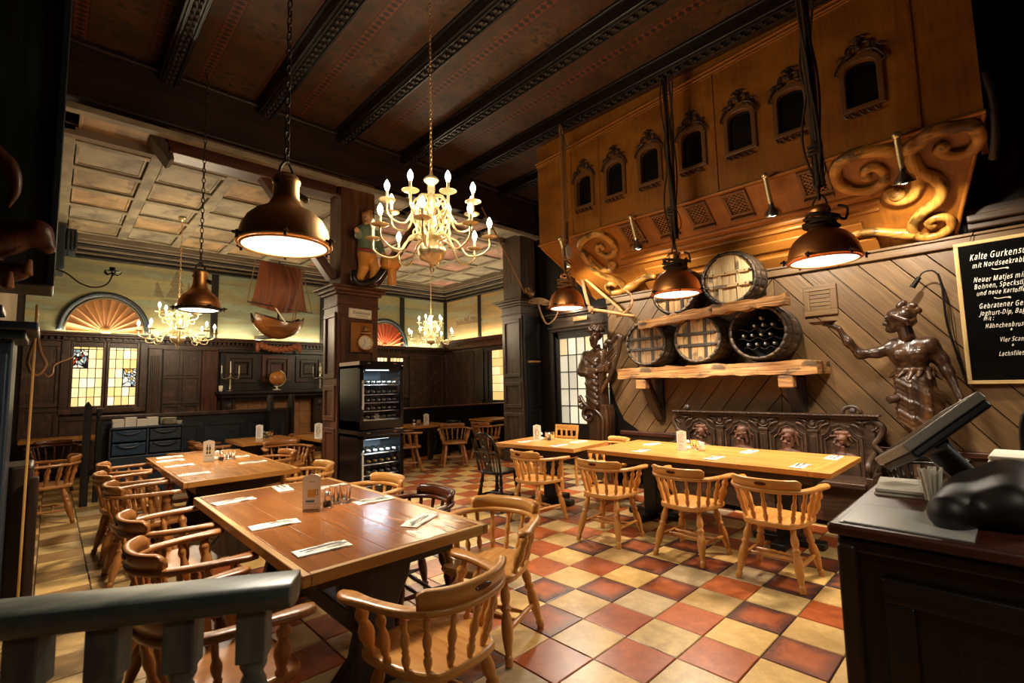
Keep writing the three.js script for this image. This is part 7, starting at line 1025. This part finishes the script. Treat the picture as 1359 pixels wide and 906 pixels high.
{ // polychrome carved sailor boy over the capital
  const t = thing('carved_sailor', 'painted wooden carving of a boy in green jacket and orange trousers above the pillar capital', 'statue', [3.27, 2.995, -6.47]), X = (a, b, r, s, k) => [a, b, r, s, k];
  part('body', blob([X([0.02, 0.97, 0.02], [0.0, 1.03, 0.03], 0.088, 0.082), X([-0.06, 0.985, 0.08], [-0.075, 0.97, 0.09], 0.014, 0.014, 0.01), X([-0.03, 0.93, 0.06], [-0.035, 0.925, 0.065], 0.035, 0.035, 0.02), X([0.01, 0.86, 0], [0.02, 0.92, 0.01], 0.05, 0.048), X([-0.01, 0.60, 0.0], [0, 0.8, 0], 0.10, 0.11), X([-0.05, 1.00, 0.086], [-0.055, 1.0, 0.09], 0.012, 0.012, 0.006), X([0.01, 1.01, 0.106], [0.012, 1.01, 0.108], 0.012, 0.012, 0.006),
    X([-0.20, 0.72, 0.16], [-0.235, 0.74, 0.19], 0.034, 0.03), ...[0, 1, 2, 3].map((i) => X([-0.225 - i * 0.012, 0.755 - i * 0.012, 0.19], [-0.255 - i * 0.01, 0.775 - i * 0.014, 0.21], 0.011, 0.009, 0.006)), X([0.20, 0.50, 0.12], [0.22, 0.46, 0.14], 0.032, 0.028)], [-0.32, 0.4, -0.16], [0.32, 1.15, 0.26], 0.008, 0.03), M.skinPaint, t);
  part('hair', blob([X([0.03, 1.04, -0.02], [0.02, 1.08, 0.02], 0.075, 0.06), X([0.09, 0.98, -0.02], [0.10, 0.92, -0.02], 0.045, 0.03), X([-0.06, 1.07, 0.03], [0.04, 1.10, 0.05], 0.03, 0.035)], [-0.18, 0.84, -0.16], [0.2, 1.2, 0.14], 0.009, 0.02), M.amber, t);
  part('jacket', blob([X([-0.01, 0.58, 0.0], [0.0, 0.82, 0], 0.118, 0.122), X([-0.10, 0.82, 0.02], [-0.18, 0.70, 0.12], 0.062, 0.055), X([-0.18, 0.70, 0.12], [-0.21, 0.73, 0.17], 0.05, 0.042), X([0.11, 0.82, 0.0], [0.18, 0.64, 0.05], 0.062, 0.055), X([0.18, 0.64, 0.05], [0.20, 0.51, 0.11], 0.052, 0.042), X([0, 0.52, 0], [0, 0.55, 0], 0.14, 0.13)], [-0.3, 0.36, -0.2], [0.3, 0.95, 0.25], 0.011, 0.03), M.greenJacket, t);
  part('sash', horn([[-0.14, 0.53, 0.02], [-0.06, 0.50, 0.13], [0.06, 0.51, 0.13], [0.14, 0.54, 0.03]], () => 0.028, 20, 8), std({ color: 0x8e3a2c, roughness: 0.5 }), t);
  part('trousers', blob([X([0, 0.46, 0], [0, 0.50, 0], 0.13, 0.12), X([-0.06, 0.44, 0.02], [-0.09, 0.24, 0.10], 0.082, 0.07), X([-0.09, 0.24, 0.10], [-0.12, 0.06, 0.03], 0.066, 0.05), X([0.07, 0.44, 0.02], [0.10, 0.26, 0.06], 0.08, 0.068), X([0.10, 0.26, 0.06], [0.10, 0.06, 0.0], 0.066, 0.05)], [-0.28, -0.04, -0.2], [0.28, 0.6, 0.25], 0.011, 0.03), M.orangePaint, t);
  part('shoe', [ball(0.05, -0.13, 0.03, 0.07, [1, 0.7, 1.5]), ball(0.05, 0.10, 0.03, 0.03, [1, 0.7, 1.5])], M.brownChair, t);
  part('scroll_base', [horn([[-0.24, 0.16, 0.12], [-0.26, 0.06, 0.14], [-0.2, -0.0, 0.14], [-0.05, 0.02, 0.14], [0.1, 0.12, 0.15], [0.2, 0.26, 0.15]], (q) => 0.045, 40, 10)].map((g) => g), M.black, t);
}
one('carved_cask', [place(lathe([[0, -0.13], [0.085, -0.13], [0.10, -0.06], [0.105, 0], [0.10, 0.06], [0.085, 0.13], [0, 0.13]], 20), 0, 0, 0, 0, 0, PI / 2), ...[-0.1, -0.04, 0.04, 0.1].map((x) => place(new THREE.TorusGeometry(0.10, 0.010, 6, 24), x, 0, 0, PI / 2)), place(lathe([[0, 0], [0.06, 0], [0.065, 0.3], [0, 0.3]], 14), 0.03, -0.33, -0.02)], M.orangePaint, 'small yellow-orange painted cask on a foot beside the carved boy', 'cask', undefined, [3.52, 3.33, -6.20]);
// carved beast head on the near post
{ const t = thing('carved_beast', 'reddish carved wooden beast snout and tusk on the dark post nearest the viewer', 'statue', [-0.30, 1.98, -3.92]);
  part('snout', blob([[[-0.1, 0.34, 0.06], [0.08, 0.40, 0.12], 0.12, 0.085], [[0.08, 0.40, 0.12], [0.20, 0.44, 0.18], 0.085, 0.06], [[0.20, 0.44, 0.18], [0.25, 0.36, 0.18], 0.055, 0.035], [[-0.1, 0.15, 0.04], [0.14, 0.22, 0.12], 0.09, 0.05], [[-0.1, 0.02, 0], [-0.05, 0.3, 0.02], 0.14, 0.12]], [-0.35, -0.16, -0.2], [0.36, 0.56, 0.36], 0.012, 0.05), M.darkRed, t); part('tusk', horn([[-0.0, 0.86, 0.16], [0.08, 0.78, 0.18], [0.105, 0.66, 0.18], [0.08, 0.56, 0.17]], (q) => 0.055 * (1 - 0.8 * q), 24, 10), M.darkRed, t); for (const [x, y] of [[0.10, 0.12], [0.17, 0.20], [0.03, 0.10]]) part('tooth', horn([[x, y, 0.15], [x + 0.01, y + 0.08, 0.17]], (q) => 0.028 * (1 - 0.6 * q), 8, 8), M.barn, t); part('foot', cb(0.34, 0.04, 0.3, -0.08, 0.0, 0.02, 0.01), M.bluish, t); }
{ const t = thing('brass_hook', 'thin curved metal hook with a pale rope loop on the near post', 'hook', [-0.02, 1.72, -4.5]); t.scale.setScalar(0.7); part('hook', tube([[-0.03, -0.1, 0], [0.0, -0.13, 0.02], [0.03, -0.10, 0.02], [0.04, -0.02, 0.02], [0.16, 0.06, 0.0], [0.17, 0.08, 0]], 0.007, 40, 7), M.brass, t); part('rope_loop', tube([[-0.10, 0.3, 0.05], [-0.06, 0.1, 0.06], [-0.02, -0.02, 0.05], [-0.08, -0.12, 0.05], [-0.14, -0.02, 0.05], [-0.11, 0.2, 0.05]], 0.014, 40, 8), M.rope, t); }
// =====================  COUNTER  =====================
const CT = 1.05;
{
  const t = thing('service_counter', 'dark wooden service counter with panelled front and reddish top', 'counter', [1.80, 0, -0.43]);
  part('body', bx(0.03, 0.06, 0.03, 0.86, CT - 0.05, 1.5, 0.01, 'y'), M.black, t); part('plinth', bx(0.05, 0, 0.05, 0.84, 0.08, 1.5), M.black, t); part('top', bx(-0.01, CT - 0.035, -0.02, 0.89, CT, 1.52, 0.012, 'z'), M.darkRed, t); part('top_moulding', bx(0.01, CT - 0.085, 0.0, 0.87, CT - 0.035, 1.5, 0.014, 'z'), M.black, t);
  part('front_panel', [place(panelFrame(0.62, 0.78, 0.07, 0.022), 0.018, 0.52, 0.42, -Q), place(field(0.44, 0.6, 0.02), 0.03, 0.52, 0.42, -Q)], M.black, t); part('front_panel', [place(panelFrame(0.62, 0.78, 0.07, 0.022), 0.018, 0.52, 1.12, -Q), place(field(0.44, 0.6, 0.02), 0.03, 0.52, 1.12, -Q)], M.black, t); part('corner_strip', bx(-0.0, 0.06, 0.0, 0.05, CT - 0.06, 0.05, 0.012, 'y'), M.dark, t);
}
one('paper_tray', [bx(-0.14, 0, -0.15, 0.14, 0.006, 0.15, 0.002), bx(-0.15, 0.002, -0.16, 0.15, 0.004, -0.15, 0.001)], std({ color: 0xb9bcb8, roughness: 0.25 }), 'flat pale plastic-covered menu sheet at the edge of the counter', 'menu', undefined, [1.965, CT, -0.26]);
{ const t = thing('paper_stack', 'stack of cream papers at the far side of the counter', 'paper', [2.48, CT, -0.33], 0.1); for (let i = 0; i < 5; i++) part('paper_sheet', cb(0.28, 0.0045, 0.19, rr(-0.006, 0.006), 0.0025 + i * 0.005, rr(-0.006, 0.006), 0.001), M.paper, t); }
{ const t = thing('straw_cup', 'clear cup holding wrapped sticks on the counter', 'cup', [2.30, CT, -0.235]); part('cup', lathe([[0, 0], [0.03, 0], [0.042, 0.09], [0.040, 0.09], [0.028, 0.006], [0, 0.006]], 22), M.glass, t); for (let i = 0; i < 16; i++) { const a = i * 2.4, r = 0.026 * Math.sqrt(i / 16), x = cos(a) * r, z = sin(a) * r; part('wrapped_stick', rod([x * 0.7, 0.008, z * 0.7], [x * 1.35, rr(0.105, 0.13), z * 1.35], 0.0045, 6), i % 3 ? M.paper : M.cloth, t); } }
one('note_pad', [bx(-0.04, 0, -0.03, 0.04, 0.02, 0.03, 0.003), bx(-0.06, 0.0, -0.045, 0.06, 0.004, 0.045, 0.002)], M.cloth, 'small cream note pad on a black holder beside the cup of sticks', 'note pad', undefined, [2.12, CT, -0.20]);
one('receipt_printer', blob([[[-0.20, 0.045, 0.0], [0.22, 0.045, 0.02], 0.055, 0.06], [[-0.12, 0.07, 0.13], [0.22, 0.09, 0.13], 0.07, 0.075], [[0.0, 0.05, 0.28], [0.2, 0.08, 0.28], 0.06, 0.08]], [-0.36, -0.02, -0.16], [0.4, 0.22, 0.42], 0.012, 0.09, (D, x, y) => Math.max(D, -y)), M.plasticBlack, 'rounded black receipt printer on the counter in front of the till screen', 'printer', undefined, [2.15, CT, -0.165]);
{
  const t = thing('till_screen', 'tilted till screen seen edge-on, pale rim and black back, on a chunky black stand', 'monitor', [2.62, CT, -0.20]);
  const a = V(2.47, 1.185, -0.375), b = V(2.68, 1.385, -0.155), u = b.clone().sub(a).normalize(), vw = V(0.96, -0.12, -0.22).normalize(), n = V().crossVectors(vw, u).normalize().negate(); if (n.y < 0) n.negate(); const w = V().crossVectors(u, n).normalize(), L = a.distanceTo(b), c = a.clone().add(b).multiplyScalar(0.5).sub(t.position);
  const mb = new THREE.Matrix4().makeBasis(u, n, w).setPosition(c.x, c.y, c.z), put = (g) => g.applyMatrix4(mb.determinant() < 0 ? mb.clone().multiply(new THREE.Matrix4().makeScale(1, 1, -1)) : mb);
  part('bezel', put(cb(L, 0.036, 0.28, 0, -0.002, 0, 0.008)), M.plasticGrey, t); part('back_shell', put(cb(L * 0.97, 0.034, 0.27, 0, -0.036, 0, 0.012)), M.plasticBlack, t); part('screen', put(cb(L - 0.05, 0.004, 0.25, 0, 0.014, 0)), M.darkPane, t);
  part('stand_arm', [rod([0.10, 0.005, 0.06], [-0.02, 0.165, -0.05], 0.045, 14), rod([0.04, 0.12, 0.0], [0.0, 0.18, -0.03], 0.03, 12)], M.plasticBlack, t); part('stand_edge', tube([[0.055, 0.0, 0.02], [-0.03, 0.12, -0.06], [-0.045, 0.165, -0.07]], 0.006, 16, 6), M.plasticGrey, t); part('hinge', put(rod([-0.04, -0.06, -0.06], [-0.04, -0.06, 0.06], 0.025, 12)), M.oldIron, t); part('stand_foot', cb(0.22, 0.012, 0.2, 0.10, 0.006, 0.08, 0.004), M.plasticBlack, t);
}
{ const t = thing('side_cabinet', 'low dark cabinet behind the counter carrying white towels', 'cabinet', [3.55, 0, 0.12]); part('carcass', bx(-0.3, 0, -0.18, 0.3, 0.90, 0.5, 0.01), M.black, t); part('top', bx(-0.31, 0.90, -0.19, 0.31, 0.92, 0.51, 0.006), M.dark, t); part('door', bx(-0.312, 0.08, -0.14, -0.3, 0.84, 0.14, 0.006), M.dark, t); }
for (let i = 0; i < 4; i++) { const t = thing('folded_towel', `thick folded cream towel in the pile behind the counter, ${['lowest', 'second from below', 'third from below', 'topmost'][i]}`, 'towel', [3.52, 0.92 + i * 0.046, 0.06], rr(-0.05, 0.05), 'cream towels behind the counter'); part('towel_fold', [cb(0.34, 0.022, 0.36, 0, 0.011, 0, 0.010), cb(0.33, 0.022, 0.355, rr(-0.006, 0.006), 0.034, 0, 0.010)], M.cloth, t); }
{ const t = thing('stacking_chair', 'black tubular chair frame at the picture edge behind the counter', 'chair', [4.45, 0, 0.14], 0.1); const fr = (x) => tube([[x, 0.0, -0.15], [x, 0.6, -0.13], [x, 1.24, -0.12], [x, 1.32, -0.05], [x, 1.33, 0.2], [x, 1.25, 0.28], [x, 0.6, 0.29], [x, 0.0, 0.3]], 0.016, 60, 8); part('back_frame', fr(-0.02), M.iron, t); part('back_pad', cb(0.03, 0.55, 0.33, -0.0, 1.0, 0.075, 0.014), M.plasticBlack, t); part('seat', cb(0.38, 0.05, 0.36, 0.2, 0.46, 0.075, 0.02), M.plasticBlack, t); for (const z of [-0.1, 0.25]) part('leg', rod([0.38, 0, z], [0.36, 0.45, z], 0.014, 8), M.iron, t); part('seat_rail', rod([-0.02, 0.45, -0.13], [-0.02, 0.45, 0.29], 0.014, 8), M.iron, t); }
// =====================  GREY BALUSTRADE  =====================
{
  const t = thing('balustrade', 'grey-green painted wooden balustrade with square-topped turned balusters nearest the viewer', 'railing', [0, 0, 0]), a = V(0.47, 0, -1.47), b = V(-0.95, 0, -2.33), dir = b.clone().sub(a).normalize();
  const paint = std({ map: tex(256, 256, (u, v) => { const n = fbm(u, v, 6, 20, 601, 4), f = fbm(u, v, 30, 30, 605, 2); let c = mix3(hx(0x4a5350), hx(0x6a726a), clamp((n - 0.3) * 2.2, 0, 1)); return f > 0.72 ? mix3(c, hx(0x6d7268), 0.5) : c; }), roughness: 0.38, bumpMap: BUMP, bumpScale: 0.0008 });
  const sec = [[-0.075, 0.0], [-0.075, -0.02], [-0.06, -0.04], [-0.05, -0.045], [0.05, -0.045], [0.06, -0.04], [0.075, -0.02], [0.075, 0.0], [0.066, 0.014], [0.045, 0.020], [0, 0.022], [-0.045, 0.020], [-0.066, 0.014]];
  part('hand_rail', sweep([[a.x + 0.055, 0.965, a.z + 0.033], [a.x, 0.965, a.z], [lerp(a.x, b.x, 0.5), 0.965, lerp(a.z, b.z, 0.5)], [b.x, 0.965, b.z]], (t2) => { const k = t2 < 0.045 ? Math.sqrt(1 - (1 - t2 / 0.045) ** 2) * 0.94 + 0.06 : 1; return sec.map(([p, q]) => [p * k, q]); }, 90), paint, t);
  const prof = [[0.030, 0.10], [0.030, 0.13], [0.022, 0.15], [0.036, 0.20], [0.041, 0.28], [0.036, 0.38], [0.024, 0.48], [0.022, 0.52], [0.036, 0.54], [0.038, 0.56], [0.026, 0.58], [0.030, 0.60], [0.034, 0.66], [0.037, 0.69], [0.034, 0.72], [0.024, 0.745], [0.034, 0.765], [0.034, 0.785]];
  for (let i = 0; i < 9; i++) { const p = a.clone().addScaledVector(dir, 0.045 + i * 0.172), y = -Math.atan2(dir.z, dir.x); part('baluster', [place(cb(0.074, 0.145, 0.074, 0, 0, 0, 0.006, 'y'), p.x, 0.855, p.z, y), lathe(prof, 18).translate(p.x, 0, p.z), place(cb(0.085, 0.1, 0.085, 0, 0, 0, 0.006, 'y'), p.x, 0.10, p.z, y)], paint, t); }
  part('bottom_rail', sweep([[a.x + 0.05, 0.03, a.z + 0.03], [b.x, 0.03, b.z]], () => [[-0.06, -0.03], [0.06, -0.03], [0.06, 0.03], [-0.06, 0.03]], 2), paint, t);
}
renderer.render(scene, camera);
